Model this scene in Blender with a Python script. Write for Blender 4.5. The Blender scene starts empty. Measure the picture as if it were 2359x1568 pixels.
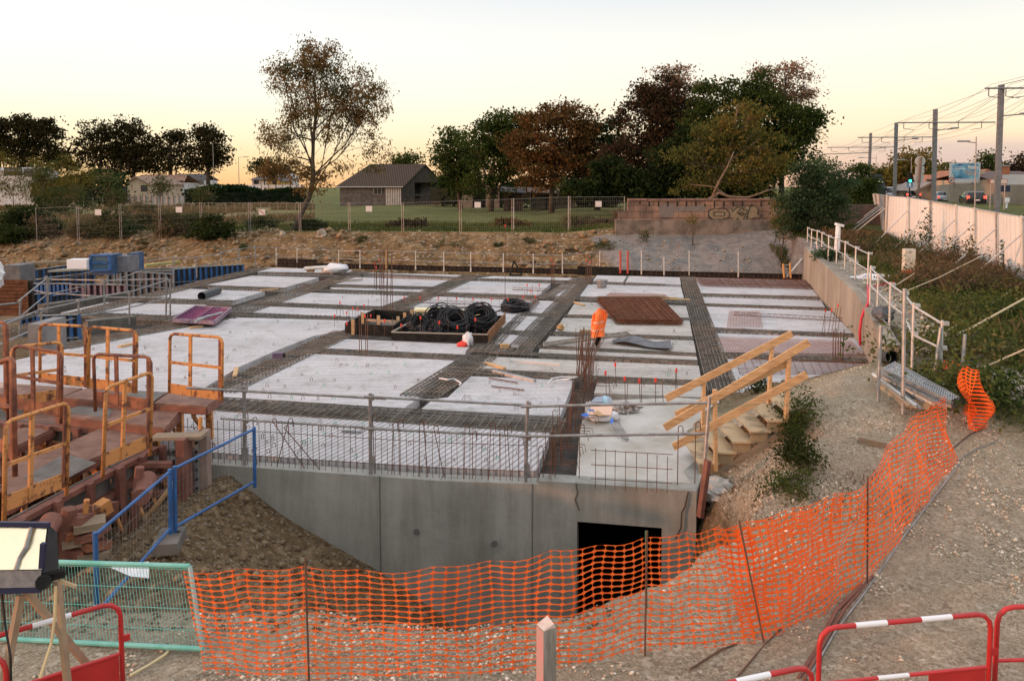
import bpy, bmesh, math, random
import numpy as np
from mathutils import Matrix, Vector, noise
R = math.radians
random.seed(7)
S = bpy.context.scene
COL = S.collection
EYE = 4.45; PITCH = R(4.0); FOC = 1750.0; CX = 1179.0; CY = 550.4   # photograph measured on a 2358 x 1568 grid
cd = bpy.data.cameras.new('camera'); cam = bpy.data.objects.new('camera', cd); COL.objects.link(cam)
cam.location = (0, 0, EYE); cam.rotation_euler = (R(90) - PITCH, 0, 0)
cd.sensor_width = 36; cd.lens = 36 * FOC / 2358; cd.shift_y = -(784 - CY) / 2358
cd.clip_start = 0.1; cd.clip_end = 3000
S.camera = cam
S.view_settings.view_transform = 'Standard'; S.view_settings.look = 'None'
S.view_settings.exposure = 0.08; S.view_settings.gamma = 1.0
W = bpy.data.worlds.new('World'); S.world = W; W.use_nodes = True
wn = W.node_tree.nodes; wl = W.node_tree.links; wn.clear()
def wnode(t, **k):
    n = wn.new(t)
    for a, b in k.items(): setattr(n, a, b)
    return n
out = wnode('ShaderNodeOutputWorld'); bg = wnode('ShaderNodeBackground')
tc = wnode('ShaderNodeTexCoord'); sp = wnode('ShaderNodeSeparateXYZ'); wl.new(tc.outputs['Generated'], sp.inputs[0])
def wramp(stops, src):
    n = wnode('ShaderNodeValToRGB'); e = n.color_ramp.elements
    while len(e) < len(stops): e.new(0.5)
    for el, (p, c) in zip(e, stops): el.position = p; el.color = (*c, 1)
    wl.new(src, n.inputs[0]); return n.outputs[0]
def wmath(op, a, b=None, clamp=False):
    n = wnode('ShaderNodeMath', operation=op, use_clamp=clamp)
    for i, v in enumerate((a, b)):
        if v is None: continue
        if isinstance(v, (int, float)): n.inputs[i].default_value = v
        else: wl.new(v, n.inputs[i])
    return n.outputs[0]
def wmix(f, a, b):
    n = wnode('ShaderNodeMixRGB')
    if isinstance(f, (int, float)): n.inputs[0].default_value = f
    else: wl.new(f, n.inputs[0])
    for i, v in ((1, a), (2, b)):
        if isinstance(v, tuple): n.inputs[i].default_value = (*v, 1)
        else: wl.new(v, n.inputs[i])
    return n.outputs[0]
z = sp.outputs[2]
ZEN = (1.18, 1.15, 1.20)
left = wramp([(0.0, (1.0, .55, .25)), (0.025, (1.0, .68, .36)), (0.06, (1.0, .84, .58)), (0.11, (1.0, .94, .80)), (0.17, (1.0, .96, .90)), (0.25, (.86, .855, .87)), (0.6, ZEN)], z)
right = wramp([(0.0, (.80, .46, .36)), (0.03, (.92, .57, .42)), (0.07, (.98, .72, .51)), (0.12, (.98, .83, .66)), (0.17, (.92, .84, .74)), (0.235, (.70, .71, .73)), (0.6, ZEN)], z)
back = wramp([(0.0, (.60, .53, .48)), (0.15, (.78, .73, .68)), (0.5, (1.10, 1.08, 1.05))], z)
side = wmath('MULTIPLY', wmath('ADD', sp.outputs[0], 0.30), 1.25, True)
front = wmix(side, left, right)
bk = wmath('MULTIPLY', wmath('ADD', wmath('MULTIPLY', sp.outputs[1], -1.0), 0.25), 1.0, True)
allsky = wmix(bk, front, back)
# low bank of mauve cloud on the right, above the horizon
mp = wnode('ShaderNodeMapping'); mp.inputs['Scale'].default_value = (5, 5, 34); wl.new(tc.outputs['Generated'], mp.inputs[0])
ns = wnode('ShaderNodeTexNoise'); ns.inputs['Scale'].default_value = 1.0; ns.inputs['Detail'].default_value = 5; wl.new(mp.outputs[0], ns.inputs[0])
zb = wramp([(0.0, (1, 1, 1)), (0.045, (.9, .9, .9)), (0.058, (0, 0, 0))], wmath('ADD', z, wmath('MULTIPLY', wmath('SUBTRACT', ns.outputs[0], .5), .03)))
cm = wmath('MULTIPLY', wmath('MULTIPLY', zb, wmath('MULTIPLY', wmath('SUBTRACT', sp.outputs[0], 0.33), 7.0, True)), 0.95)
allsky = wmix(cm, allsky, (.56, .42, .45))
n3 = wnode('ShaderNodeTexNoise'); n3.inputs['Scale'].default_value = .22; n3.inputs['Detail'].default_value = 6; wl.new(mp.outputs[0], n3.inputs[0])
allsky = wmix(wmath('MULTIPLY', wmath('SUBTRACT', n3.outputs[0], .5, True), .35), allsky, (.95, .86, .80))
sk = wnode('ShaderNodeTexSky', sky_type='NISHITA'); sk.sun_disc = False; sk.sun_elevation = R(5); sk.sun_rotation = R(-108)
allsky = wmix(0.06, allsky, sk.outputs[0])
wl.new(allsky, bg.inputs[0]); bg.inputs[1].default_value = 1.0
wl.new(bg.outputs[0], out.inputs[0])
sl = bpy.data.lights.new('sun', 'SUN'); sun = bpy.data.objects.new('sun', sl); COL.objects.link(sun)
sl.energy = 2.4; sl.angle = R(1.5); sl.color = (1.0, .42, .21)
az = R(-108); el = R(6)
sdir = Vector((math.sin(az) * math.cos(el), math.cos(az) * math.cos(el), math.sin(el)))
sun.rotation_euler = sdir.to_track_quat('Z', 'Y').to_euler(); sun.location = (-60, -20, 30)
def ray(px, py):
    u = (px - CX) / FOC; v = -(py - CY) / FOC
    return Vector((u, math.cos(PITCH) + v * math.sin(PITCH), -math.sin(PITCH) + v * math.cos(PITCH)))
def gz(px, py, zz=0.0):
    d = ray(px, py); t = (zz - EYE) / d.z
    return Vector((d.x * t, d.y * t, zz))
def gy(px, py, Y):
    d = ray(px, py); t = Y / d.y
    return Vector((d.x * t, Y, EYE + d.z * t))
WM = {}
class MB:
    def __init__(s): s.v = []; s.f = []
    def face(s, pts):
        b = len(s.v); s.v += [tuple(p) for p in pts]; s.f.append(tuple(range(b, b + len(pts)))); return s
    def add(s, vs, fs, M=None):
        b = len(s.v)
        s.v += [tuple(M @ Vector(p)) for p in vs] if M is not None else [tuple(p) for p in vs]
        s.f += [tuple(i + b for i in f) for f in fs]; return s
    def box(s, c, d, rz=0.0, M=None, rx=0.0, ry=0.0):
        x, y, z_ = d[0] / 2, d[1] / 2, d[2] / 2
        vs = [(a * x, b * y, e * z_) for e in (-1, 1) for b in (-1, 1) for a in (-1, 1)]
        m = Matrix.Translation(c) @ Matrix.Rotation(rz, 4, 'Z') @ Matrix.Rotation(ry, 4, 'Y') @ Matrix.Rotation(rx, 4, 'X')
        if M is not None: m = M @ m
        return s.add(vs, [(0, 2, 3, 1), (4, 5, 7, 6), (0, 1, 5, 4), (2, 6, 7, 3), (0, 4, 6, 2), (1, 3, 7, 5)], m)
    def bar(s, p, q, r, n=6, r2=None, cap=True):
        p = Vector(p); q = Vector(q); d = q - p
        if d.length < 1e-6: return s
        z_ = d.normalized(); a = Vector((0, 0, 1)) if abs(z_.z) < .9 else Vector((1, 0, 0))
        x = z_.cross(a).normalized(); y = z_.cross(x); r2 = r if r2 is None else r2; b = len(s.v)
        for c, rr in ((p, r), (q, r2)):
            for i in range(n):
                t = 2 * math.pi * (i + .5) / n; s.v.append(tuple(c + (x * math.cos(t) + y * math.sin(t)) * rr))
        for i in range(n): s.f.append((b + i, b + (i + 1) % n, b + n + (i + 1) % n, b + n + i))
        if cap: s.f.append(tuple(b + i for i in reversed(range(n)))); s.f.append(tuple(b + n + i for i in range(n)))
        return s
    def tube(s, pts, r, n=6, closed=False):
        pts = [Vector(p) for p in pts]; m = len(pts); b = len(s.v); prev = None
        for i, p in enumerate(pts):
            rr = r[i] if isinstance(r, (list, tuple)) else r
            a = pts[(i - 1) % m] if (i or closed) else p; c = pts[(i + 1) % m] if (i < m - 1 or closed) else p
            t = (c - a).normalized()
            if prev is None:
                u = t.cross(Vector((0, 0, 1)) if abs(t.z) < .9 else Vector((1, 0, 0))).normalized()
            else:
                u = (prev - t * prev.dot(t))
                u = u.normalized() if u.length > 1e-6 else t.orthogonal().normalized()
            prev = u; w = t.cross(u)
            for k in range(n):
                an = 2 * math.pi * (k + .5) / n; s.v.append(tuple(p + (u * math.cos(an) + w * math.sin(an)) * rr))
        for i in range(m if closed else m - 1):
            j = (i + 1) % m
            for k in range(n): s.f.append((b + i * n + k, b + i * n + (k + 1) % n, b + j * n + (k + 1) % n, b + j * n + k))
        if not closed:
            s.f.append(tuple(b + k for k in reversed(range(n)))); s.f.append(tuple(b + (m - 1) * n + k for k in range(n)))
        return s
    def prism(s, poly, z0, z1):
        a = sum(poly[i][0] * poly[(i + 1) % len(poly)][1] - poly[(i + 1) % len(poly)][0] * poly[i][1] for i in range(len(poly)))
        if a < 0: poly = poly[::-1]
        n = len(poly); b = len(s.v)
        s.v += [(p[0], p[1], z0) for p in poly] + [(p[0], p[1], z1) for p in poly]
        s.f.append(tuple(b + i for i in reversed(range(n)))); s.f.append(tuple(b + n + i for i in range(n)))
        for i in range(n): s.f.append((b + i, b + (i + 1) % n, b + n + (i + 1) % n, b + n + i))
        return s
    def beam(s, p, q, w, h, up=(0, 0, 1)):
        p = Vector(p); q = Vector(q); d = (q - p).normalized(); sd = d.cross(Vector(up)).normalized() * w / 2; u = sd.cross(d).normalized() * h / 2
        vs = [p - sd - u, p + sd - u, p + sd + u, p - sd + u, q - sd - u, q + sd - u, q + sd + u, q - sd + u]
        return s.add(vs, [(0, 1, 2, 3), (7, 6, 5, 4), (0, 4, 5, 1), (1, 5, 6, 2), (2, 6, 7, 3), (3, 7, 4, 0)])
    def build(s, name, mat, parent=None, smooth=False):
        me = bpy.data.meshes.new(name)
        if parent is None:
            xs = [v[0] for v in s.v]; ys = [v[1] for v in s.v]; zs = [v[2] for v in s.v]
            M = Matrix.Translation(((min(xs) + max(xs)) / 2, (min(ys) + max(ys)) / 2, min(zs)))
        else: M = WM[parent]
        Mi = M.inverted(); A = np.array(s.v, dtype=np.float64); MA = np.array(Mi)
        A = A @ MA[:3, :3].T + MA[:3, 3]
        me.from_pydata([tuple(a) for a in A.tolist()], [], s.f); me.update()
        if smooth: me.polygons.foreach_set('use_smooth', [True] * len(me.polygons))
        for m in (mat if isinstance(mat, (list, tuple)) else [mat]): me.materials.append(m)
        o = bpy.data.objects.new(name, me); COL.objects.link(o)
        if parent is None: o.matrix_world = M; o.location = M.translation
        else: o.parent = parent
        WM[o] = M
        return o
def thing(name, label, cat, loc=(0, 0, 0), rz=0.0, group=None):
    o = bpy.data.objects.new(name, None); COL.objects.link(o); o.empty_display_size = .2
    o.location = loc; o.rotation_euler = (0, 0, rz)
    WM[o] = Matrix.Translation(loc) @ Matrix.Rotation(rz, 4, 'Z')
    o['label'] = label; o['category'] = cat
    if group: o['group'] = group
    return o
def tag(o, label, cat, group=None, kind=None):
    o['label'] = label; o['category'] = cat
    if group: o['group'] = group
    if kind: o['kind'] = kind
    return o
def struct(o, label=None):
    o['kind'] = 'structure'
    if label: o['label'] = label
    return o
def copy_tree(o, loc, rz=None, label=None):
    c = o.copy(); COL.objects.link(c); c.location = loc
    if rz is not None: c.rotation_euler = (0, 0, rz)
    if label: c['label'] = label
    for ch in [k for k in bpy.data.objects if k.parent is o]:
        d = ch.copy(); COL.objects.link(d); d.parent = c
        for g in [k for k in bpy.data.objects if k.parent is ch]:
            e = g.copy(); COL.objects.link(e); e.parent = d
    return c
MATS = {}
def mat(name, c1, c2=None, scale=4.0, rough=.7, metal=0.0, bump=0.0, bscale=None, detail=6.0, lo=.4, hi=.6, coord='Object', spec=None, stretch=None, dist=.02):
    if name in MATS: return MATS[name]
    m = bpy.data.materials.new(name); m.use_nodes = True; nt = m.node_tree; b = nt.nodes['Principled BSDF']
    b.inputs['Roughness'].default_value = rough; b.inputs['Metallic'].default_value = metal
    if spec is not None: b.inputs['Specular IOR Level'].default_value = spec
    b.inputs['Base Color'].default_value = (*c1, 1)
    if c2 or bump:
        t = nt.nodes.new('ShaderNodeTexCoord'); src = t.outputs['Object']
        if coord == 'World': g = nt.nodes.new('ShaderNodeNewGeometry'); src = g.outputs['Position']
        if stretch:
            mpn = nt.nodes.new('ShaderNodeMapping'); mpn.inputs['Scale'].default_value = stretch; nt.links.new(src, mpn.inputs[0]); src = mpn.outputs[0]
    if c2:
        n = nt.nodes.new('ShaderNodeTexNoise'); n.inputs['Scale'].default_value = scale; n.inputs['Detail'].default_value = detail; n.inputs['Roughness'].default_value = .65
        nt.links.new(src, n.inputs['Vector'])
        r = nt.nodes.new('ShaderNodeValToRGB'); r.color_ramp.elements[0].position = lo; r.color_ramp.elements[1].position = hi
        r.color_ramp.elements[0].color = (*c1, 1); r.color_ramp.elements[1].color = (*c2, 1)
        nt.links.new(n.outputs[0], r.inputs[0]); nt.links.new(r.outputs[0], b.inputs['Base Color'])
    if bump:
        n2 = nt.nodes.new('ShaderNodeTexNoise'); n2.inputs['Scale'].default_value = bscale or scale * 4; n2.inputs['Detail'].default_value = 5
        nt.links.new(src, n2.inputs['Vector'])
        bp = nt.nodes.new('ShaderNodeBump'); bp.inputs['Strength'].default_value = bump; bp.inputs['Distance'].default_value = dist
        nt.links.new(n2.outputs[0], bp.inputs['Height']); nt.links.new(bp.outputs[0], b.inputs['Normal'])
    MATS[name] = m; return m
def leafmat(name, cols, trans=.35):
    if name in MATS: return MATS[name]
    m = bpy.data.materials.new(name); m.use_nodes = True; nt = m.node_tree; nt.nodes.clear()
    o = nt.nodes.new('ShaderNodeOutputMaterial'); d = nt.nodes.new('ShaderNodeBsdfDiffuse'); t = nt.nodes.new('ShaderNodeBsdfTranslucent'); mx = nt.nodes.new('ShaderNodeMixShader')
    g = nt.nodes.new('ShaderNodeNewGeometry'); r = nt.nodes.new('ShaderNodeValToRGB'); e = r.color_ramp.elements
    while len(e) < len(cols): e.new(.5)
    for i, c in enumerate(cols): e[i].position = i / max(1, len(cols) - 1); e[i].color = (*c, 1)
    n = nt.nodes.new('ShaderNodeTexNoise'); n.inputs['Scale'].default_value = .55; n.inputs['Detail'].default_value = 3; nt.links.new(g.outputs['Position'], n.inputs['Vector'])
    a = nt.nodes.new('ShaderNodeMath'); a.operation = 'MULTIPLY_ADD'; a.inputs[1].default_value = .42; nt.links.new(g.outputs['Random Per Island'], a.inputs[0])
    a2 = nt.nodes.new('ShaderNodeMath'); a2.operation = 'MULTIPLY_ADD'; a2.inputs[1].default_value = 2.2; a2.inputs[2].default_value = -.82; nt.links.new(n.outputs[0], a2.inputs[0]); nt.links.new(a2.outputs[0], a.inputs[2])
    nt.links.new(a.outputs[0], r.inputs[0])
    nt.links.new(r.outputs[0], d.inputs[0]); nt.links.new(r.outputs[0], t.inputs[0]); mx.inputs[0].default_value = trans
    nt.links.new(d.outputs[0], mx.inputs[1]); nt.links.new(t.outputs[0], mx.inputs[2]); nt.links.new(mx.outputs[0], o.inputs[0])
    MATS[name] = m; return m
def emat(name, c, s=1.0):
    if name in MATS: return MATS[name]
    m = bpy.data.materials.new(name); m.use_nodes = True; b = m.node_tree.nodes['Principled BSDF']
    b.inputs['Base Color'].default_value = (*c, 1); b.inputs['Emission Color'].default_value = (*c, 1); b.inputs['Emission Strength'].default_value = s
    MATS[name] = m; return m
rust = mat('rusty_rebar', (.085, .045, .03), (.16, .075, .045), 9, .85)
cagem = mat('weathered_rebar', (.10, .085, .07), (.20, .175, .145), 3, .75, coord='World')
galv = mat('galvanised_steel', (.30, .31, .32), (.42, .43, .44), 8, .45, .6)
galvd = mat('dull_scaffold_steel', (.20, .20, .20), (.32, .32, .32), 6, .5, .5)
white_paint = mat('white_painted_steel', (.62, .60, .56), (.42, .38, .32), 5, .6, lo=.5, hi=.7)
orange_rust = mat('orange_paint_over_rust', (.12, .045, .025), (.58, .26, .085), 7, .75, lo=.38, hi=.49, bump=.3, bscale=30)
brown_rust = mat('brown_red_steel', (.13, .05, .035), (.24, .10, .07), 3, .75, lo=.35, hi=.65, bump=.3, bscale=25)
red_rust = mat('red_brown_painted_steel', (.11, .04, .03), (.32, .12, .06), 4, .7, lo=.42, hi=.62)
conc = mat('grey_concrete', (.25, .25, .235), (.38, .38, .36), 1.2, .9, lo=.3, hi=.7, bump=.25, bscale=14)
concd = mat('dark_form_concrete', (.10, .095, .085), (.17, .16, .145), 2, .95, bump=.4, bscale=9)
black_ply = mat('black_filmed_plywood', (.010, .010, .010), (.025, .023, .02), 5, .7, spec=.15)
wood = mat('fresh_sawn_timber', (.38, .22, .10), (.66, .43, .22), 3.5, .75, lo=.30, hi=.66, stretch=(1.5, 6, 9), bump=.3, bscale=20)
woodold = mat('weathered_timber', (.20, .15, .10), (.33, .26, .18), 3, .85, lo=.35, hi=.7, stretch=(1, 1, 6))
ply = mat('light_plywood', (.50, .37, .22), (.20, .15, .10), 3.6, .8, lo=.50, hi=.68, detail=9)
blue_steel = mat('blue_painted_steel', (.022, .085, .24), (.03, .12, .33), 4, .5)
blue_dark = mat('dark_blue_form_steel', (.02, .05, .12), (.05, .10, .20), 3, .6)
purple = mat('purple_form_steel', (.14, .03, .10), (.20, .06, .16), 4, .6)
redp = mat('red_powder_coat', (.52, .022, .025), (.42, .02, .02), 3, .4)
whitep = mat('white_reflective_band', (.78, .79, .82), None, rough=.4)
turq = mat('turquoise_fence_paint', (.12, .42, .36), (.20, .50, .44), 4, .5)
netm = mat('orange_plastic_net', (.86, .16, .03), (.95, .22, .05), 6, .5)
cable = mat('black_cable_plastic', (.012, .012, .013), (.022, .022, .025), 8, .45, spec=.3)
DK = [gz(590, 615), gz(1850, 642), gz(1965, 770), gz(2018, 868), gz(1860, 880), gz(1705, 925), gz(1640, 1000), gz(1604, 1130), gz(1326, 1111), gz(1240, 1106), gz(1013, 1098), gz(470, 1060), gz(250, 1042), gz(-160, 905), gz(-60, 850)]
DKP = [(p.x, p.y) for p in DK]
def seg_dist(X, Y, a, b):
    ax, ay = a; bx, by = b; dx, dy = bx - ax, by - ay; L = dx * dx + dy * dy + 1e-9
    t = np.clip(((X - ax) * dx + (Y - ay) * dy) / L, 0, 1)
    return np.hypot(X - ax - t * dx, Y - ay - t * dy)
def sdf(X, Y, poly):
    d = np.full(np.shape(X), 1e9); ins = np.zeros(np.shape(X), bool)
    for i in range(len(poly)):
        a = poly[i]; b = poly[(i + 1) % len(poly)]; d = np.minimum(d, seg_dist(X, Y, a, b))
        c = ((a[1] > Y) != (b[1] > Y)) & (X < (b[0] - a[0]) * (Y - a[1]) / (b[1] - a[1] + 1e-12) + a[0])
        ins ^= c
    return np.where(ins, -d, d)
def ss(a, b, x):
    t = np.clip((x - a) / (b - a), 0, 1); return t * t * (3 - 2 * t)
FE0 = np.array(DKP[0]); FE1 = np.array(DKP[1]); fdir = (FE1 - FE0) / np.linalg.norm(FE1 - FE0); fnrm = np.array([-fdir[1], fdir[0]])
if fnrm[1] < 0: fnrm = -fnrm
RW = [gz(1850, 642), gz(1965, 770), gz(2018, 868), gz(2034, 905)]        # foot of the retaining wall
HOARD = [gz(2560, 715, 1.35), gz(2362, 640, 1.4), gz(2205, 585, 1.6), gz(2095, 556, 1.75), gz(2042, 545, 1.8), gz(2010, 520, 2.0)]
rwY = np.array([p.y for p in reversed(RW)]); rwX = np.array([p.x for p in reversed(RW)])
hY = np.array([p.y for p in HOARD]); hX = np.array([p.x for p in HOARD])
rng = np.random.default_rng(3)
def vnoise(X, Y, s, seed=0):
    X = X / s + seed * 17.3; Y = Y / s + seed * 9.1
    xi = np.floor(X).astype(int); yi = np.floor(Y).astype(int); fx = X - xi; fy = Y - yi
    fx = fx * fx * (3 - 2 * fx); fy = fy * fy * (3 - 2 * fy)
    def h(a, b):
        n = (a * 374761393 + b * 668265263 + seed * 1442695) & 0x7fffffff
        n = ((n ^ (n >> 13)) * 1274126177) & 0x7fffffff
        return ((n ^ (n >> 16)) & 0xffff) / 65535.0
    return (h(xi, yi) * (1 - fx) + h(xi + 1, yi) * fx) * (1 - fy) + (h(xi, yi + 1) * (1 - fx) + h(xi + 1, yi + 1) * fx) * fy
def fbm(X, Y, s, seed=0, o=3):
    r = 0; a = 1; t = 0
    for i in range(o): r = r + a * (vnoise(X, Y, s / 2 ** i, seed + i) - .5); t += a; a *= .5
    return r / t
PITB = [(-0.9, 12.2), (1.95, 11.6), (1.75, 9.8), (0.9, 9.15), (-0.7, 8.5)]
LPIT = [(-60, 17), (-9.5, 13.5), (-9, 24), (-14, 42), (-60, 50)]
def height(X, Y):
    X = np.asarray(X, float); Y = np.asarray(Y, float)
    near = np.interp(Y, [0, 5, 8, 12, 16], [.36, .34, .30, .25, .2])
    rr = np.interp(Y, [0, 7, 10, 12, 15, 20, 36, 50, 90], [.40, .42, .62, 1.0, 1.0, 1.1, 1.45, 1.8, 2.3])
    wr = ss(1.8, 4.2, X - .12 * np.maximum(Y - 12, 0))
    H = near * (1 - wr) + rr * wr
    hx = np.interp(Y, hY, hX); beyond = ss(0.5, 5, X - hx)
    H = H + (np.maximum(2.25, H) - H) * beyond * ss(14, 22, Y)
    far = 1.15 + .22 * ss(-28, -14, X) + .32 * ss(3, 7, X) + .4 * ss(12, 24, X) + .6 * ss(24, 30, X)
    wf = ss(40, 48, Y + .2 * X); H = H * (1 - wf) + far * wf
    # bank behind the deck
    d = (X - FE0[0]) * fnrm[0] + (Y - FE0[1]) * fnrm[1]
    wdt = 7.5 + 3.0 * ss(-25, 5, X) + 1.7 * ss(4, 14, X)
    t = np.clip((d - .8) / wdt, 0, 1)
    bank = -2.6 + (far + 2.6) * (t ** .85)
    bank = bank + (.5 * fbm(X, Y, 2.6, 5) + .8 * np.abs(fbm(X, Y * .6, 1.3, 6)) + .3 * fbm(X, Y, .7, 9)) * np.sin(np.pi * np.clip(t * 1.02, 0, 1)) - .25 * np.abs(fbm(X, Y * .4, 2, 8)) * ss(.75, .95, t) * (t < 1)
    inb = (d > -1.0) & (d < 16) & (X < np.interp(Y, [36, 48], [13.9, 17.5]))
    H = np.where(inb, np.minimum(H, bank), H)
    H = np.where(inb & (t >= 1), far, H)
    # left part of the excavation
    sl = sdf(X, Y, LPIT)
    H = np.where(d < 0, np.minimum(H, np.maximum(-1.9 + .75 * sl, -1.9)), H)
    # strip of earth left of the deck and under the forms
    m = ss(-4.4, -5.4, X) * (Y < 13.5) * (Y > 5)
    H = H - m * (.6 + .5 * ss(-5, -8, X)) * ss(5.8, 8.0, Y)
    # hole before the front wall
    sp_ = sdf(X, Y, PITB); dd = np.maximum(sp_, 0)
    dd = np.maximum(dd + .55 * fbm(X, Y, 1.1, 31) * ss(0, .5, dd), 0)
    lx = ss(-0.6, -1.3, X) * ss(8.2, 9.4, Y)
    k = (1.75 + .45 * ss(1.6, 2.2, X)) * (1 - lx) + .56 * lx
    H = np.where(Y < 13, np.minimum(H, -2.7 + .4 * lx + k * dd), H)
    H = H - .42 * ss(-1.2, -2.4, X) * ss(7.05, 7.9, Y) * (Y < 13.5) * ss(-.2, .1, H)
    # under and around the deck
    sd_ = sdf(X, Y, DKP)
    H = np.where(sd_ < -.45, -2.8, H)
    band = (sd_ >= -.45) & (sd_ < 2.6) & (Y > 12.2) & (X > 2.9) & (X < 9.2) & (Y < 18.4)
    H = np.where(band, np.minimum(H, .03 + .45 * np.maximum(sd_ + .1, 0)), H)
    rx = np.interp(Y, rwY, rwX)
    H = np.where((sd_ < .3) & (Y > 17.5) & (X > 5), np.where(X < rx + .12, -2.8, H), H)
    H = np.where((X < rx + .1) & (X > rx - 3) & (Y > 17.8) & (Y < 36.2), -2.8, H)
    H = np.where((X > 2.5) & (X < 4.55) & (Y < 12.9) & (Y > 9), np.minimum(H, np.maximum((X - 2.85) * .60 - .26, -.25) + .42 * np.maximum(11.0 - Y, 0)), H)
    # small unevenness
    a = np.clip(1.2 - np.abs(Y - 20) / 60, .1, 1)
    H = H + .05 * fbm(X, Y, 1.1, 11) * a + .02 * fbm(X, Y, .3, 12) * (Y < 20) + .25 * fbm(X, Y, 30, 14) * ss(60, 120, Y)
    return H
def hz(x, y): return float(height(np.array([x]), np.array([y]))[0])
def axis(segs):
    o = [segs[0][0]]
    for a, b, s0, s1 in segs:
        x = a
        while x < b - 1e-6:
            f = (x - a) / (b - a); x = x + s0 + (s1 - s0) * f; o.append(min(x, b))
    return np.unique(np.round(o, 4))
xs = axis([(-700, -60, 60, 6), (-60, -14, 1.6, .5), (-14, -6.5, .35, .14), (-6.5, 7, .11, .11), (7, 16, .14, .35), (16, 40, .4, 1.2), (40, 700, 3, 60)])
ys = axis([(-12, 3, 1.5, .3), (3, 5, .2, .12), (5, 13.5, .1, .11), (13.5, 20, .14, .3), (20, 34, .5, .4), (34, 54, .24, .3), (54, 90, .8, 2.5), (90, 1400, 5, 90)])
GX, GY = np.meshgrid(xs, ys); GH = height(GX, GY)
nx, ny = len(xs), len(ys)
V = np.stack([GX, GY, GH], -1).reshape(-1, 3)
idx = np.arange(nx * ny).reshape(ny, nx)
F = np.stack([idx[:-1, :-1], idx[:-1, 1:], idx[1:, 1:], idx[1:, :-1]], -1).reshape(-1, 4)
gm = bpy.data.meshes.new('ground'); gm.from_pydata(V.tolist(), [], F.tolist()); gm.update()
gm.polygons.foreach_set('use_smooth', [True] * len(gm.polygons))
ground = bpy.data.objects.new('ground', gm); COL.objects.link(ground); struct(ground); WM[ground] = Matrix.Identity(4)
# zone masks: r gravel, g earth, b sprayed concrete, (none) grass ; second: r bank soil
fx, fy = V[:, 0], V[:, 1]; fz = V[:, 2]
dB = (fx - FE0[0]) * fnrm[0] + (fy - FE0[1]) * fnrm[1]
jit = 1.2 * fbm(fx, fy, 1.6, 21)
hxx = np.interp(fy, hY, hX); rxx = np.interp(fy, rwY, rwX)
wdx = 7.5 + 3.0 * ss(-25, 5, fx) + 1.7 * ss(4, 14, fx)
inbank = ss(-1.5, -.5, dB) * (1 - ss(.7, 1.5, dB + jit * .4 - wdx)) * (1 - ss(14.5, 16.5, fx))
spray = ss(-1.5, -.5, dB) * (fy < 48.6) * (fx < 17.5) * ss(5.2, 6.2, fx + .25 * (fy - 45) + jit)
gravel = (1 - ss(13, 17.5, fy + jit * 2)) * 1.0
verge = ss(6.9, 7.9, fx + jit * .7 - .06 * (fy - 8)) * ss(9.2, 11, fy + jit) * (1 - ss(0, .1, -fx))
gravel = gravel * (1 - verge)
walk = ((fx > rxx) & (fx < rxx + 1.6 + jit * .6) & (fy > 12) & (fy < 37)).astype(float)
earth = np.clip(ss(.05, -.25, fz + .05 * jit) * (fy < 14) * (fx < 3.6), 0, 1)
earth = np.maximum(earth, (1 - ss(.4, 1.0, fx + jit * .4)) * ss(7.05, 7.25, fy + jit * .12) * (fy < 14))
leftp = ((dB < 0.5) & (fx < 9)).astype(float) * ss(14, 16, fy)
def vcol(name, r, g, b):
    at = gm.color_attributes.new(name, 'FLOAT_COLOR', 'POINT')
    at.data.foreach_set('color', np.stack([r, g, b, np.ones_like(r)], -1).astype(np.float32).ravel())
vcol('zone', np.clip(gravel, 0, 1), np.clip(np.maximum(earth, leftp), 0, 1), np.clip(spray, 0, 1))
vcol('zone2', np.clip(inbank, 0, 1), np.clip(walk, 0, 1), np.clip(ss(54, 62, fy + 3 * jit) * (1 - ss(-.31, -.24, fx / np.maximum(fy, 1))), 0, 1))
g_ = bpy.data.materials.new('site_ground'); g_.use_nodes = True; nt = g_.node_tree; bs = nt.nodes['Principled BSDF']; bs.inputs['Roughness'].default_value = .95; bs.inputs['Specular IOR Level'].default_value = .15
L = nt.links
def N(t, **k):
    n = nt.nodes.new(t)
    for a, b in k.items(): setattr(n, a, b)
    return n
geo = N('ShaderNodeNewGeometry')
def tex(kind, sc, det=6, dst=0, rough=.6, sca=None):
    src = geo.outputs['Position']
    if sca: mpn = N('ShaderNodeMapping'); mpn.inputs['Scale'].default_value = sca; L.new(src, mpn.inputs[0]); src = mpn.outputs[0]
    n = N('ShaderNodeTexNoise' if kind == 'n' else 'ShaderNodeTexVoronoi'); n.inputs['Scale'].default_value = sc
    if kind == 'n': n.inputs['Detail'].default_value = det; n.inputs['Roughness'].default_value = rough; n.inputs['Distortion'].default_value = dst
    L.new(src, n.inputs['Vector']); return n
def ramp(src, stops, interp='LINEAR'):
    n = N('ShaderNodeValToRGB'); n.color_ramp.interpolation = interp; e = n.color_ramp.elements
    while len(e) < len(stops): e.new(.5)
    for el_, (p, c) in zip(e, stops): el_.position = p; el_.color = (*c, 1)
    L.new(src, n.inputs[0]); return n.outputs[0]
def mix(f, a, b, bt='MIX'):
    n = N('ShaderNodeMixRGB', blend_type=bt)
    if isinstance(f, (int, float)): n.inputs[0].default_value = f
    else: L.new(f, n.inputs[0])
    for i, v in ((1, a), (2, b)):
        if isinstance(v, tuple): n.inputs[i].default_value = (*v, 1)
        else: L.new(v, n.inputs[i])
    return n.outputs[0]
patch = tex('n', .9, 5, .6).outputs[0]
vor = tex('v', 26); vorc = vor.outputs['Color']; vor2 = tex('v', 60)
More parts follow.
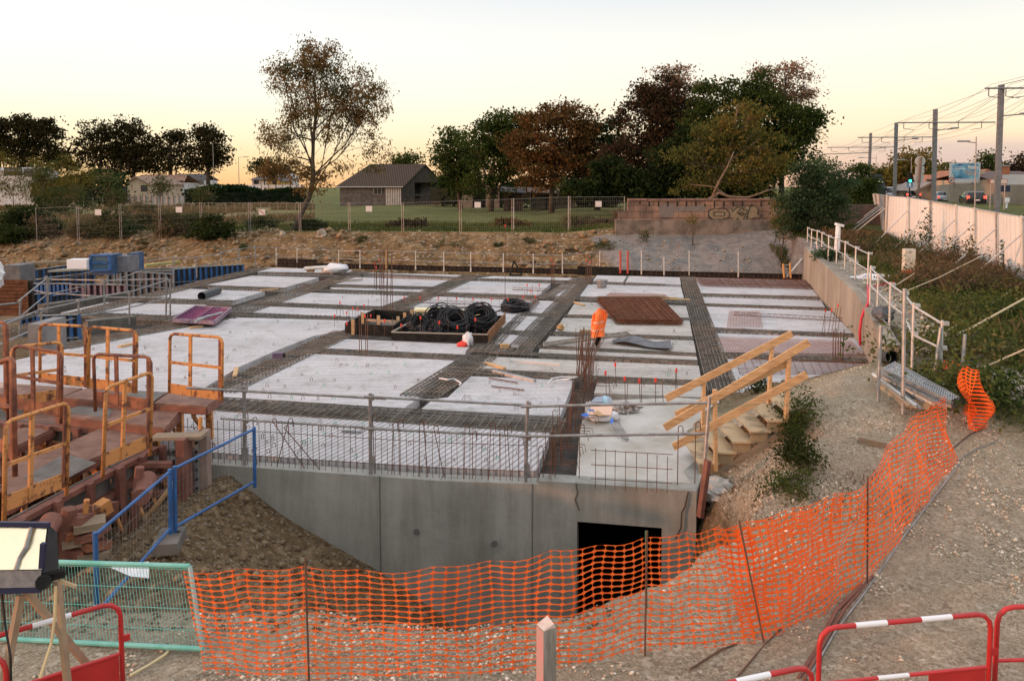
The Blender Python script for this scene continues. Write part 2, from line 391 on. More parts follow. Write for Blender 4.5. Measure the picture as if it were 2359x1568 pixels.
sepv = N('ShaderNodeSeparateColor'); L.new(vorc, sepv.inputs[0]); sepw = N('ShaderNodeSeparateColor'); L.new(vor2.outputs['Color'], sepw.inputs[0])
stone = ramp(sepv.outputs[0], [(0, (.26, .21, .15)), (.35, (.45, .37, .26)), (.7, (.60, .50, .37)), (.92, (.76, .67, .53)), (1, (.78, .71, .60))])
stone2 = ramp(sepw.outputs[0], [(0, (.26, .21, .15)), (.5, (.48, .39, .28)), (1, (.70, .60, .45))])
stones = mix(ramp(tex('n', 7, 3).outputs[0], [(.42, (0, 0, 0)), (.58, (1, 1, 1))]), stone, stone2)
sand = mix(tex('n', 12, 8).outputs[0], (.36, .29, .20), (.50, .41, .295))
gravc = mix(ramp(patch, [(.40, (1, 1, 1)), (.60, (.5, .5, .5))]), sand, stones)
gravc = mix(ramp(tex('n', .35, 4).outputs[0], [(.35, (0, 0, 0)), (.7, (.35, .35, .35))]), gravc, (.34, .28, .22))
er = ramp(tex('n', 8, 10, .3).outputs[0], [(.3, (.10, .066, .035)), (.5, (.21, .145, .08)), (.68, (.33, .245, .15))])
chips = ramp(sepv.outputs[1], [(.93, (0, 0, 0)), (.96, (1, 1, 1))])
earthc = mix(chips, er, (.32, .28, .22))
bk_ = ramp(tex('n', 1.1, 12, .8, .78, (1, 1, .6)).outputs[0], [(.34, (.055, .035, .018)), (.44, (.15, .09, .04)), (.55, (.27, .17, .08)), (.66, (.37, .255, .135)), (.8, (.46, .34, .21))])
bankv = tex('v', 7); sb = N('ShaderNodeSeparateColor'); L.new(bankv.outputs['Color'], sb.inputs[0])
bankc = mix(ramp(sb.outputs[0], [(.9, (0, 0, 0)), (.95, (.8, .8, .8))]), bk_, (.45, .38, .30))
spr = ramp(tex('n', 2.2, 9, .4, .7).outputs[0], [(.3, (.17, .155, .145)), (.7, (.34, .31, .285))])
gr = ramp(tex('n', .35, 9, .2, .7).outputs[0], [(.3, (.08, .09, .028)), (.5, (.145, .155, .045)), (.66, (.21, .19, .07)), (.8, (.28, .22, .11))])
gr2 = mix(tex('n', 6, 6).outputs[0], gr, mix(.5, gr, (.03, .045, .015)))
dry = ramp(tex('n', .16, 6, .3, .7, (.4, 1.6, 1)).outputs[0], [(.36, (.10, .13, .04)), (.48, (.20, .165, .075)), (.62, (.31, .215, .12))])
za = N('ShaderNodeAttribute', attribute_name='zone'); zs = N('ShaderNodeSeparateColor'); L.new(za.outputs['Color'], zs.inputs[0])
zb_ = N('ShaderNodeAttribute', attribute_name='zone2'); zt = N('ShaderNodeSeparateColor'); L.new(zb_.outputs['Color'], zt.inputs[0])
c = mix(zt.outputs[2], gr2, dry)
c = mix(zs.outputs[0], c, gravc)
c = mix(zt.outputs[1], c, mix(.4, stones, (.30, .28, .25)))
c = mix(zt.outputs[0], c, bankc)
c = mix(zs.outputs[1], c, earthc)
c = mix(zs.outputs[2], c, spr)
L.new(c, bs.inputs['Base Color'])
b1 = N('ShaderNodeBump'); b1.inputs['Strength'].default_value = .9; b1.inputs['Distance'].default_value = .05
L.new(tex('n', 9, 9, 0, .75).outputs[0], b1.inputs['Height'])
b2 = N('ShaderNodeBump'); b2.inputs['Strength'].default_value = .7; b2.inputs['Distance'].default_value = .02; L.new(vor.outputs['Distance'], b2.inputs['Height']); L.new(b1.outputs[0], b2.inputs['Normal'])
b3 = N('ShaderNodeBump'); b3.inputs['Strength'].default_value = .8; b3.inputs['Distance'].default_value = .45
L.new(tex('n', 1.6, 8, .5, .7).outputs[0], b3.inputs['Height']); L.new(b2.outputs[0], b3.inputs['Normal'])
mfar = N('ShaderNodeMapRange'); 
L.new(b3.outputs[0], bs.inputs['Normal'])
gm.materials.append(g_)
def hit(px, py, ymax=140.0):
    d = ray(px, py); t = np.arange(3.0, ymax, .04); X = d.x * t; Y = d.y * t; Z = EYE + d.z * t
    w = Z < height(X, Y); k = np.argmax(w) if w.any() else int(100 / .04)
    return Vector((X[k], Y[k], Z[k]))
def poly_in(pp, zz=0.0): return [(p.x, p.y) for p in (gz(a, b, zz) for a, b in pp)]
slabm = mat('deck_formwork_base', (.028, .025, .022), (.07, .062, .052), 2.2, .95, bump=.4, bscale=12)
deck = MB().prism([(p[0] - .1 * (i == 7), p[1] + (.16 if 7 <= i <= 12 else 0)) for i, p in enumerate(DKP)], -.40, -.19).build('basement_deck', slabm)
tag(deck, 'dark recessed deck over the basement under the white planks and cages', 'slab')
# front wall with the doorway
fw = thing('basement_wall', 'grey cast concrete basement wall with a black doorway facing the pit', 'concrete wall', (0, 11.6, -2.8))
FT = [gz(250, 1042), gz(470, 1060), gz(1013, 1098), gz(1240, 1106), gz(1326, 1111), gz(1604, 1130)]
def wallseg(mb, a, b, z0, z1, th=.22):
    d = (b - a); d.z = 0; n = Vector((-d.y, d.x, 0)).normalized()
    if n.y < 0: n = -n
    mb.prism([(a.x, a.y), (b.x, b.y), (b.x + n.x * th, b.y + n.y * th), (a.x + n.x * th, a.y + n.y * th)], z0, z1)
wallm = bpy.data.materials.new('cast_wall_concrete'); wallm.use_nodes = True
def wall_nodes(m):
    nt = m.node_tree; L = nt.links; b = nt.nodes['Principled BSDF']; b.inputs['Roughness'].default_value = .9
    g = nt.nodes.new('ShaderNodeNewGeometry')
    def nz(s, d, sc=None):
        src = g.outputs['Position']
        if sc: mp_ = nt.nodes.new('ShaderNodeMapping'); mp_.inputs['Scale'].default_value = sc; L.new(src, mp_.inputs[0]); src = mp_.outputs[0]
        n = nt.nodes.new('ShaderNodeTexNoise'); n.inputs['Scale'].default_value = s; n.inputs['Detail'].default_value = d; n.inputs['Roughness'].default_value = .65; L.new(src, n.inputs['Vector']); return n.outputs[0]
    r = nt.nodes.new('ShaderNodeValToRGB'); e = r.color_ramp.elements; e.new(.5)
    for el_, (p, c) in zip(e, [(.3, (.25, .25, .23)), (.5, (.32, .32, .295)), (.72, (.39, .385, .355))]): el_.position = p; el_.color = (*c, 1)
    L.new(nz(.9, 8), r.inputs[0])
    r2 = nt.nodes.new('ShaderNodeValToRGB'); r2.color_ramp.elements[0].position = .35; r2.color_ramp.elements[0].color = (.72, .71, .68, 1); r2.color_ramp.elements[1].position = .6; r2.color_ramp.elements[1].color = (1, 1, 1, 1)
    L.new(nz(1.9, 8, (1.6, 1.6, .22)), r2.inputs[0])
    mx = nt.nodes.new('ShaderNodeMixRGB'); mx.blend_type = 'MULTIPLY'; mx.inputs[0].default_value = 1; L.new(r.outputs[0], mx.inputs[1]); L.new(r2.outputs[0], mx.inputs[2]); L.new(mx.outputs[0], b.inputs['Base Color'])
    bp = nt.nodes.new('ShaderNodeBump'); bp.inputs['Strength'].default_value = .35; bp.inputs['Distance'].default_value = .03; L.new(nz(6, 9), bp.inputs['Height']); L.new(bp.outputs[0], b.inputs['Normal'])
wall_nodes(wallm)
m = MB()
TZ = -.06
wallseg(m, FT[0], FT[1], -3, TZ); wallseg(m, FT[1], FT[2], -3, TZ); wallseg(m, FT[2], FT[3], -3, TZ)
wallseg(m, FT[3], FT[4] + Vector((0, 0, 0)), -3, -.005, .3)
A, B = FT[4], FT[5]
pA = A.lerp(B, .012); pB = A.lerp(B, .725)
wallseg(m, A, pA, -3, -.005, .3); wallseg(m, pA, pB, -.60, -.003, .3); wallseg(m, pB, B, -3, -.005, .3)
m.build('wall_face', wallm, fw)
m = MB(); pts = [Vector(p) for p in (gy(1326, 1112, A.y - .012), gy(1330, 1135, A.y - .012), gy(1324, 1150, A.y - .012), gy(1334, 1175, A.y - .012))]; m.tube(pts, .008, 4); pts = [gy(p, q, B.y - .0) for p, q in ((1585, 1132), (1578, 1165), (1570, 1180), (1568, 1215), (1556, 1240))]; m.tube(pts, .012, 4); m.build('crack', mat('crack_dark', (.05, .045, .04), None), fw)
# return of the wall on the right, dark inside the doorway
m = MB(); m.prism([(B.x, B.y), (B.x + .25, B.y + .8), (B.x + .25, B.y + 1.2), (B.x - .02, B.y + .8)], -3, -.01); m.build('wall_return', wallm, fw)
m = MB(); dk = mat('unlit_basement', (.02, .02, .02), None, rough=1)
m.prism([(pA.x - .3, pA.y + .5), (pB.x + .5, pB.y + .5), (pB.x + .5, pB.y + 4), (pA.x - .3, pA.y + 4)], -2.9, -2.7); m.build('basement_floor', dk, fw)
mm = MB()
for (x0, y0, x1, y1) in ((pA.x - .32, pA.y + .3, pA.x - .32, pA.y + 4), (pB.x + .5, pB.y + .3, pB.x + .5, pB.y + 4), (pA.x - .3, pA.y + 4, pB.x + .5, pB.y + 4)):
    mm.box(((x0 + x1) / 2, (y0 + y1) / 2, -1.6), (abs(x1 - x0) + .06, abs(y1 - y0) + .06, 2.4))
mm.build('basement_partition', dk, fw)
# seam joints of the casting
m = MB()
for px in (880, 1226):
    p = gy(px, 1120, 1); k = (px - 470) / (1240 - 470) if px < 1240 else 0
    a = FT[1].lerp(FT[2], (px - 470) / 543) if px < 1013 else FT[2].lerp(FT[3], (px - 1013) / 227)
    m.box((a.x, a.y - .004, -1.5), (.012, .014, 2.9), rz=-.05)
for px, py in ((965, 1203), (1140, 1215)):
    Y = 11.75; q = gy(px, py, Y)
    a = FT[1].lerp(FT[2], (px - 470) / 543); 
    m.bar((q.x, a.y + .02, q.z), (q.x, a.y - .012, q.z), .05, 10)
m.build('joint', mat('wall_joint_dark', (.12, .12, .115), None, rough=.9), fw)
# retaining wall on the right
rw = thing('retaining_wall', 'long tan concrete retaining wall along the right edge of the deck', 'retaining wall', tuple(RW[1]))
rm = mat('stained_tan_concrete', (.21, .175, .13), (.37, .33, .27), 1.1, .9, lo=.3, hi=.7, bump=.3, bscale=9, stretch=(1, 1, .35))
m = MB(); tops = [1.53, 1.28, 1.12, 1.05]
for i in range(3):
    a, b = RW[i], RW[i + 1]; d = b - a; n = Vector((-d.y, d.x, 0)).normalized()
    if n.x < 0: n = -n
    t = .28; vs = [(a.x, a.y, -3), (b.x, b.y, -3), (b.x + n.x * t, b.y + n.y * t, -3), (a.x + n.x * t, a.y + n.y * t, -3)]
    vs += [(v[0], v[1], tops[i] if k in (0, 3) else tops[i + 1]) for k, v in enumerate(vs)]
    m.add(vs, [(0, 3, 2, 1), (4, 5, 6, 7), (0, 1, 5, 4), (1, 2, 6, 5), (2, 3, 7, 6), (3, 0, 4, 7)])
m.build('wall_face', rm, rw)
# planks --------------------------------------------------------------
def plankmat(name, ang, width, dark, base=(.57, .55, .56), dirt=(.33, .31, .28), groove=.12):
    m = bpy.data.materials.new(name); m.use_nodes = True; nt = m.node_tree; L = nt.links; b = nt.nodes['Principled BSDF']; b.inputs['Roughness'].default_value = .75
    g = nt.nodes.new('ShaderNodeNewGeometry'); mp_ = nt.nodes.new('ShaderNodeMapping'); mp_.inputs['Rotation'].default_value = (0, 0, ang); L.new(g.outputs['Position'], mp_.inputs[0])
    s = nt.nodes.new('ShaderNodeSeparateXYZ'); L.new(mp_.outputs[0], s.inputs[0])
    def M(op, a, b_=None):
        n = nt.nodes.new('ShaderNodeMath'); n.operation = op
        for i, v in enumerate((a, b_)):
            if v is None: continue
            if isinstance(v, (int, float)): n.inputs[i].default_value = v
            else: L.new(v, n.inputs[i])
        return n.outputs[0]
    fr = M('FRACT', M('DIVIDE', s.outputs[0], width)); gv = M('LESS_THAN', fr, groove)
    n = nt.nodes.new('ShaderNodeTexNoise'); n.inputs['Scale'].default_value = 1.7; n.inputs['Detail'].default_value = 9; n.inputs['Roughness'].default_value = .7; L.new(g.outputs['Position'], n.inputs['Vector'])
    r = nt.nodes.new('ShaderNodeValToRGB'); e = r.color_ramp.elements; e.new(.5)
    for el_, (p, c) in zip(e, [(.30, dirt), (.46, tuple(x * .88 for x in base)), (.62, base)]): el_.position = p; el_.color = (*c, 1)
    L.new(n.outputs[0], r.inputs[0])
    n2 = nt.nodes.new('ShaderNodeTexNoise'); n2.inputs['Scale'].default_value = 11; n2.inputs['Detail'].default_value = 5; L.new(g.outputs['Position'], n2.inputs['Vector'])
    r3 = nt.nodes.new('ShaderNodeValToRGB'); r3.color_ramp.elements[0].position = .29; r3.color_ramp.elements[0].color = (.45, .42, .37, 1); r3.color_ramp.elements[1].position = .42; r3.color_ramp.elements[1].color = (1, 1, 1, 1); L.new(n2.outputs[0], r3.inputs[0])
    mx0 = nt.nodes.new('ShaderNodeMixRGB'); mx0.blend_type = 'MULTIPLY'; mx0.inputs[0].default_value = .8; L.new(r.outputs[0], mx0.inputs[1]); L.new(r3.outputs[0], mx0.inputs[2])
    # each board a little different in tone
    cell = M('FLOOR', M('DIVIDE', s.outputs[0], width * 5)); wn_ = nt.nodes.new('ShaderNodeTexWhiteNoise'); wn_.noise_dimensions = '1D'; L.new(cell, wn_.inputs['W'])
    tone = M('ADD', M('MULTIPLY', wn_.outputs['Value'], .12), .88)
    mx1 = nt.nodes.new('ShaderNodeMixRGB'); mx1.blend_type = 'MULTIPLY'; mx1.inputs[0].default_value = 1; L.new(mx0.outputs[0], mx1.inputs[1]); L.new(tone, mx1.inputs[2])
    mx = nt.nodes.new('ShaderNodeMixRGB'); L.new(M('MULTIPLY', gv, dark), mx.inputs[0]); L.new(mx1.outputs[0], mx.inputs[1]); mx.inputs[2].default_value = (.20, .19, .20, 1)
    L.new(mx.outputs[0], b.inputs['Base Color'])
    bp = nt.nodes.new('ShaderNodeBump'); bp.inputs['Strength'].default_value = .5; bp.inputs['Distance'].default_value = .02; L.new(M('SUBTRACT', 1.0, gv), bp.inputs['Height']); L.new(bp.outputs[0], b.inputs['Normal'])
    return m
pm_front = plankmat('ribbed_white_plank', R(25), .115, .85, groove=.30)
pm = plankmat('white_polystyrene_plank', R(90 - 5), .30, .30)
pm_dirty = plankmat('dirty_white_plank', R(90 - 5), .30, .35, base=(.49, .46, .425), dirt=(.27, .23, .18))
planks = [
 (pm_front, [(300, 930), (467, 944), (974, 974), (1268, 994), (1235, 1085), (1013, 1075), (470, 1042), (300, 1032)], 'long ribbed white floor plank strip behind the starter bars on the basement wall'),
 (pm, [(709, 814), (1046, 830), (956, 911), (966, 915), (931, 939), (568, 921), (480, 915), (540, 888)], 'large white floor plank field behind the front ribbed strip, in the middle'),
 (pm, [(1084, 866), (1322, 876), (1290, 958), (971, 941), (999, 918), (1031, 915)], 'white floor plank field with timber offcuts, left of the rusty starter bars'),
 (pm, [(547, 731), (803, 738), (793, 760), (721, 774), (634, 808), (552, 844), (470, 893), (460, 912), (330, 905), (0, 880), (-80, 860), (36, 829), (317, 768), (500, 737)], 'largest white floor plank field, behind the orange guard frames'),
 (pm, [(560, 703), (871, 716), (809, 730), (534, 717)], 'narrow white plank field right of the purple form panel'),
 (pm, [(659, 672), (946, 682), (878, 705), (600, 696)], 'white plank field with a bent bar and dark offcuts behind the tall column bars'),
 (pm, [(760, 662), (985, 668), (975, 673), (770, 667)], 'sliver of white plank between two close rebar cages behind the column bars'),
 (pm, [(800, 638), (1037, 646), (1003, 660), (765, 654)], 'white plank field just right of the wrapped white bundle'),
 (pm, [(830, 627.5), (1062, 633.5), (1048, 638.5), (815, 632)], 'thin white plank strip against the black edge form, left of the diagonal cage'),
 (pm, [(612, 616), (812, 622), (802, 628), (593, 626)], 'white plank field carrying the wrapped white bundle at the deck far corner'),
 (pm, [(580, 635), (734, 639), (656, 662), (476, 656)], 'white plank field at the deck edge left of the wrapped bundle'),
 (pm, [(394, 664), (610, 671), (537, 692), (310, 685)], 'white plank field with the black pipe lying on it'),
 (pm, [(246, 696), (476, 702), (391, 729), (140, 720)], 'white plank field beside the tall scaffold posts at the left deck edge'),
 (pm, [(1077, 647), (1268, 653), (1237, 683), (1012, 674)], 'white plank field right of the long diagonal cage, near the far edge'),
 (pm, [(1135, 636), (1333, 640.5), (1325, 645.5), (1100, 641)], 'thin white plank strip against the black edge form, above the coil'),
 (pm, [(990, 682), (1227, 693), (1208, 712), (1130, 706), (1080, 714), (930, 709)], 'white plank field with a lattice bar, behind the black shallow boxes'),
 (pm, [(1130, 704), (1212, 712), (1160, 755), (1050, 740)], 'white plank field beneath the small black cable coil'),
 (pm, [(925, 718), (1058, 723), (1050, 741), (880, 736)], 'white plank strip under the pale packing blocks'),
 (pm, [(1240, 692), (1287, 694), (1259, 722), (1215, 719)], 'small square white plank right of the cable coil'),
 (pm, [(1196, 728), (1256, 728), (1224, 763), (1171, 760)], 'small white plank right of the rusty box side'),
 (pm, [(1155, 769), (1218, 774), (1190, 801), (1137, 794)], 'small white plank carrying the small cardboard box'),
 (pm, [(784, 780), (1090, 793), (1068, 818), (740, 804)], 'white plank field in front of the black box of cable coils'),
 (pm, [(1297, 653), (1328, 655), (1300, 685), (1259, 682)], 'small narrow white plank between two diagonal cages'),
 (pm, [(1375, 634), (1443, 636), (1434, 650), (1365, 647)], 'small white plank at the black edge form beside the short dark joint'),
 (pm, [(1449, 636), (1565, 639), (1568, 655), (1440, 650)], 'white plank against the black edge form, left of the far end of the wide cage strip'),
 (pm, [(1355, 655), (1568, 661), (1575, 686), (1335, 682)], 'white plank field with yellow timber lengths behind the rusty mesh stack'),
 (pm_dirty, [(1325, 695), (1580, 704), (1587, 732), (1306, 725)], 'grey white plank field under the rusty mesh stack'),
 (pm_dirty, [(1297, 732), (1588, 738), (1595, 776), (1278, 763)], 'white plank field in front of the rusty mesh stack, behind the orange vest'),
 (pm_dirty, [(1265, 774), (1597, 784), (1603, 812), (1250, 796)], 'white plank field under the dark sheet and the leaning ladder'),
 (pm_dirty, [(1243, 803), (1604, 821), (1606, 829), (1240, 812)], 'thin white plank strip between two long cages behind the starter bars'),
 (pm_dirty, [(1124, 821), (1240, 826), (1609, 842), (1615, 875), (1360, 864), (1096, 850)], 'sandy white plank field around the leaning starter bars'),
 (pm_dirty, [(1375, 881), (1615, 889), (1622, 914), (1368, 905)], 'white plank behind the plastic water bottle'),
 (pm, [(1600, 640), (1852, 646), (1884, 682), (1613, 675)], 'white plank under the reddish mesh at the far right corner of the deck'),
 (pm, [(1618, 684), (1890, 692), (1900, 708), (1623, 699)], 'white plank second from the far end beside the retaining wall'),
 (pm, [(1626, 706), (1912, 716), (1965, 769), (1640, 753)], 'wide white plank field with a patch of pink mesh near the retaining wall'),
 (pm, [(1647, 767), (1968, 778), (1995, 815), (1662, 811)], 'white plank covered with rusty mesh behind the timber stair'),
 (pm, [(1674, 826), (2003, 838), (2018, 866), (1870, 872), (1760, 895), (1702, 922)], 'white plank under bare mesh by the gravel behind the timber stair'),
]
for pmx, pp, lb in planks:
    o = MB().prism(poly_in(pp), -.188, 0.0).build('floor_plank', pmx)
    tag(o, lb, 'floor plank', 'white floor planks of the deck')
# cast landing slab at the foot of the stair
padm = mat('stained_cast_slab', (.36, .33, .28), (.52, .50, .47), 1.0, .85, lo=.35, hi=.62, bump=.2, bscale=12, coord='World')
nt = padm.node_tree
o = MB().prism(poly_in([(1350, 922), (1560, 914), (1700, 925), (1645, 1000), (1604, 1128), (1326, 1109), (1334, 1000)]), -.188, -.012).build('landing_slab', padm)
tag(o, 'sandy stained concrete slab at the foot of the timber stair', 'concrete slab')
edge = MB(); 
for i in range(1, 4):
    a, b = FT[i - 1] if i == 1 else FT[i - 1], FT[i]
    d = (b - a).normalized(); n = Vector((-d.y, d.x, 0)); n = n if n.y > 0 else -n
    edge.prism([(a.x + n.x * .22, a.y + n.y * .22), (b.x + n.x * .22, b.y + n.y * .22), (b.x + n.x * .34, b.y + n.y * .34), (a.x + n.x * .34, a.y + n.y * .34)], -.19, -.09)
edge.build('wall_shelf', conc, fw)
# rebar cages ------------------------------------------------------------
def cage(pa, pb, w, label, h=.16, sp=.17, nl=5, z0=-.16, m=cagem, r=.011, zt=None):
    a = gz(*pa); b = gz(*pb); d = (b - a); Ln = d.length; d.normalize(); n = Vector((-d.y, d.x, 0)) * w / 2
    mb = MB(); top = z0 + h + .03
    for i in range(nl):
        f = -1 + 2 * i / (nl - 1)
        for zz in (z0, top - .01):
            o_ = n * f; j = random.uniform(-.01, .01)
            mb.bar((a.x + o_.x, a.y + o_.y, zz + j), (b.x + o_.x, b.y + o_.y, zz + j), r * 1.25, 4, cap=False)
    k = int(Ln / sp)
    for i in range(k + 1):
        c = a + d * (i * sp + random.uniform(-.02, .02)); j = random.uniform(-.012, .012)
        p = [(c.x - n.x, c.y - n.y, z0), (c.x + n.x, c.y + n.y, z0), (c.x + n.x, c.y + n.y, top + j), (c.x - n.x, c.y - n.y, top + j)]
        for q in range(4):
            if q == 0: continue
            mb.bar(p[q], p[(q + 1) % 4], r, 4, cap=False)
    o = mb.build('rebar_cage', m); tag(o, label, 'rebar cage', 'rebar cages between the white planks'); return o
cagelist = [
 ((330, 920), (1300, 983), .80, 'long dark rebar cage right behind the front ribbed strip', 9),
 ((500, 903), (795, 766), .80, 'diagonal rebar cage between the largest plank field and the middle field', 9),
 ((700, 807), (1065, 824), .45, 'rebar cage behind the middle plank field, in front of the cable box', 5),
 ((965, 915), (1110, 820), .85, 'diagonal rebar cage between the middle field and the offcut field', 9),
 ((1080, 803), (1195, 806), .95, 'wide rebar mat in front of the rusty box side', 9),
 ((1190, 812), (1350, 640), .72, 'long diagonal rebar cage running to the far edge beside the orange vest', 8),
 ((1098, 856), (1360, 872), .45, 'rebar cage behind the offcut field', 6),
 ((1372, 873), (1612, 883), .30, 'rebar cage behind the plastic water bottle', 4),
 ((1130, 812), (1606, 834), .32, 'rebar cage at the far side of the sandy plank field', 5),
 ((1240, 799), (1603, 817), .30, 'rebar cage in front of the dark sheet', 4),
 ((1275, 768), (1597, 780), .35, 'rebar cage behind the dark sheet', 5),
 ((1300, 728), (1590, 736), .30, 'rebar cage hidden under the front of the rusty mesh stack', 4),
 ((985, 676), (1592, 697), .70, 'long rebar cage crossing the deck behind the cable coil', 7),
 ((1360, 651), (1534, 657), .35, 'short rebar cage left of the wide cage strip near the far edge', 4),
 ((1105, 643.5), (1345, 650), .60, 'rebar cage near the far edge behind the coil', 5),
 ((1330, 641), (1250, 690), .45, 'narrow diagonal rebar cage left of the narrow white plank', 5),
 ((1078, 639), (870, 727), 1.0, 'wide diagonal rebar cage from the far edge down to the black boxes', 9),
 ((690, 656), (1010, 665), .60, 'rebar cage behind the tall column bars, farther of two', 5),
 ((675, 667), (985, 677), .45, 'rebar cage behind the tall column bars, nearer of two', 5),
 ((590, 699), (885, 711), .60, 'rebar cage between two plank fields left of the packing blocks', 6),
 ((520, 724), (800, 734), .60, 'rebar cage behind the largest plank field', 6),
 ((795, 630), (1062, 641), .60, 'rebar cage near the far edge right of the wrapped bundle', 5),
 ((600, 629), (800, 633), .60, 'rebar cage just in front of the wrapped bundle', 5),
 ((835, 625), (505, 733), 1.05, 'wide diagonal rebar cage passing right of the black pipe', 9),
 ((505, 733), (140, 800), .9, 'wide rebar cage running on under the orange frames along the plank edge', 9),
 ((470, 660), (655, 667), .55, 'rebar cage behind the black pipe', 5),
 ((300, 690), (535, 697), .7, 'rebar cage in front of the black pipe', 6),
 ((150, 724), (395, 734), .9, 'rebar cage beside the blue form panel at the left deck edge', 8),
 ((605, 618), (330, 686), .9, 'rebar cage along the left deck edge, farther half', 8),
 ((330, 686), (20, 765), .9, 'rebar cage along the left deck edge, nearer half', 8),
 ((1205, 725), (1262, 727), .45, 'short rebar cage left of the diagonal cage, beyond the rusty box side', 4),
 ((1165, 764), (1228, 768), .40, 'short rebar cage beside the rusty box side', 4),
 ((1232, 696), (1135, 795), .35, 'narrow diagonal rebar cage beside the cable coil', 4),
 ((880, 714), (1130, 708), .40, 'rebar cage behind the packing blocks', 4),
 ((1583, 638), (1668, 905), .66, 'wide straight rebar strip running from the far edge toward the stair', 8),
 ((1612, 679), (1887, 687), .40, 'rebar cage farthest of those joining the retaining wall', 4),
 ((1622, 702), (1915, 712), .40, 'rebar cage second from the far end at the retaining wall', 4),
 ((1640, 759), (1970, 773), .40, 'rebar cage third from the far end at the retaining wall', 5),
 ((1664, 818), (2005, 833), .45, 'rebar cage joining the near end of the retaining wall', 5),
]
for pa, pb, w, lb, nl in cagelist: cage(pa, pb, w, lb, nl=nl, sp=.17 if w > .4 else .22)
# black edge form at the far side
ef = thing('edge_form', 'long black plywood edge form along the far side of the deck', 'formwork', tuple(gz(1250, 630)))
m = MB()
def edgef(mb, p, q, h, z0=-.1): 
    a = gz(*p); b = gz(*q); mb.beam((a.x, a.y, z0 + h / 2), (b.x, b.y, z0 + h / 2), .06, h)
edgef(m, (640, 611), (1850, 640), .28)
m.build('form_board', black_ply, ef)
m = MB(); edgef(m, (640, 608), (730, 611), .42); m.build('raised_board', black_ply, ef); m = MB(); edgef(m, (1330, 629), (1425, 631.5), .46); m.build('raised_board', black_ply, ef)
m = MB()
for i in range(120):
    a = gz(640, 611.5).lerp(gz(1850, 640.5), i / 119); m.bar((a.x, a.y - .1, -.1), (a.x, a.y - .1, .3 + random.uniform(-.05, .05)), .008, 4)
for k in (0.05, .2): 
    a = gz(640, 611.5); b = gz(1850, 640.5); m.bar((a.x, a.y - .1, k), (b.x, b.y - .1, k), .008, 4)
m.build('starter_mesh', rust, ef)
def leaves_mesh(name, C, size, mt, parent, droop=0.0, aspect=.5, seed=1, flat=0.0):
    """C: (n,3) centres; size: (n,) lengths. One rhombus per leaf clump."""
    r = np.random.default_rng(seed); n = len(C)
    a = r.normal(size=(n, 3)); a[:, 2] -= droop * 2; a[:, 2] *= (1 - flat); a /= np.linalg.norm(a, axis=1)[:, None]
    b = np.cross(a, r.normal(size=(n, 3))); b /= np.linalg.norm(b, axis=1)[:, None]
    size = np.asarray(size)[:, None]; L_ = a * size * .5; B_ = b * size * aspect * .5
    v = np.stack([C - L_, C + B_ * 1.0 - L_ * .1, C + L_, C - B_ - L_ * .1], 1).reshape(-1, 3)
    M = np.array(WM[parent].inverted()) if parent is not None else np.eye(4)
    v = v @ M[:3, :3].T + M[:3, 3]
    f = np.arange(n * 4).reshape(n, 4)
    me = bpy.data.meshes.new(name); me.vertices.add(n * 4); me.vertices.foreach_set('co', v.astype(np.float32).ravel())
    me.loops.add(n * 4); me.loops.foreach_set('vertex_index', f.ravel().astype(np.int32))
    me.polygons.add(n); me.polygons.foreach_set('loop_start', np.arange(0, n * 4, 4, dtype=np.int32)); me.polygons.foreach_set('loop_total', np.full(n, 4, np.int32))
    me.update(); me.validate(); me.materials.append(mt)
    o = bpy.data.objects.new(name, me); COL.objects.link(o)
    if parent is not None: o.parent = parent
    WM[o] = WM[parent] if parent is not None else Matrix.Identity(4)
    return o
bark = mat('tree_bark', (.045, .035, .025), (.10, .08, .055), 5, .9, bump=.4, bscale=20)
barkr = mat('lit_reddish_bark', (.12, .075, .05), (.22, .14, .09), 5, .9, bump=.4, bscale=20)
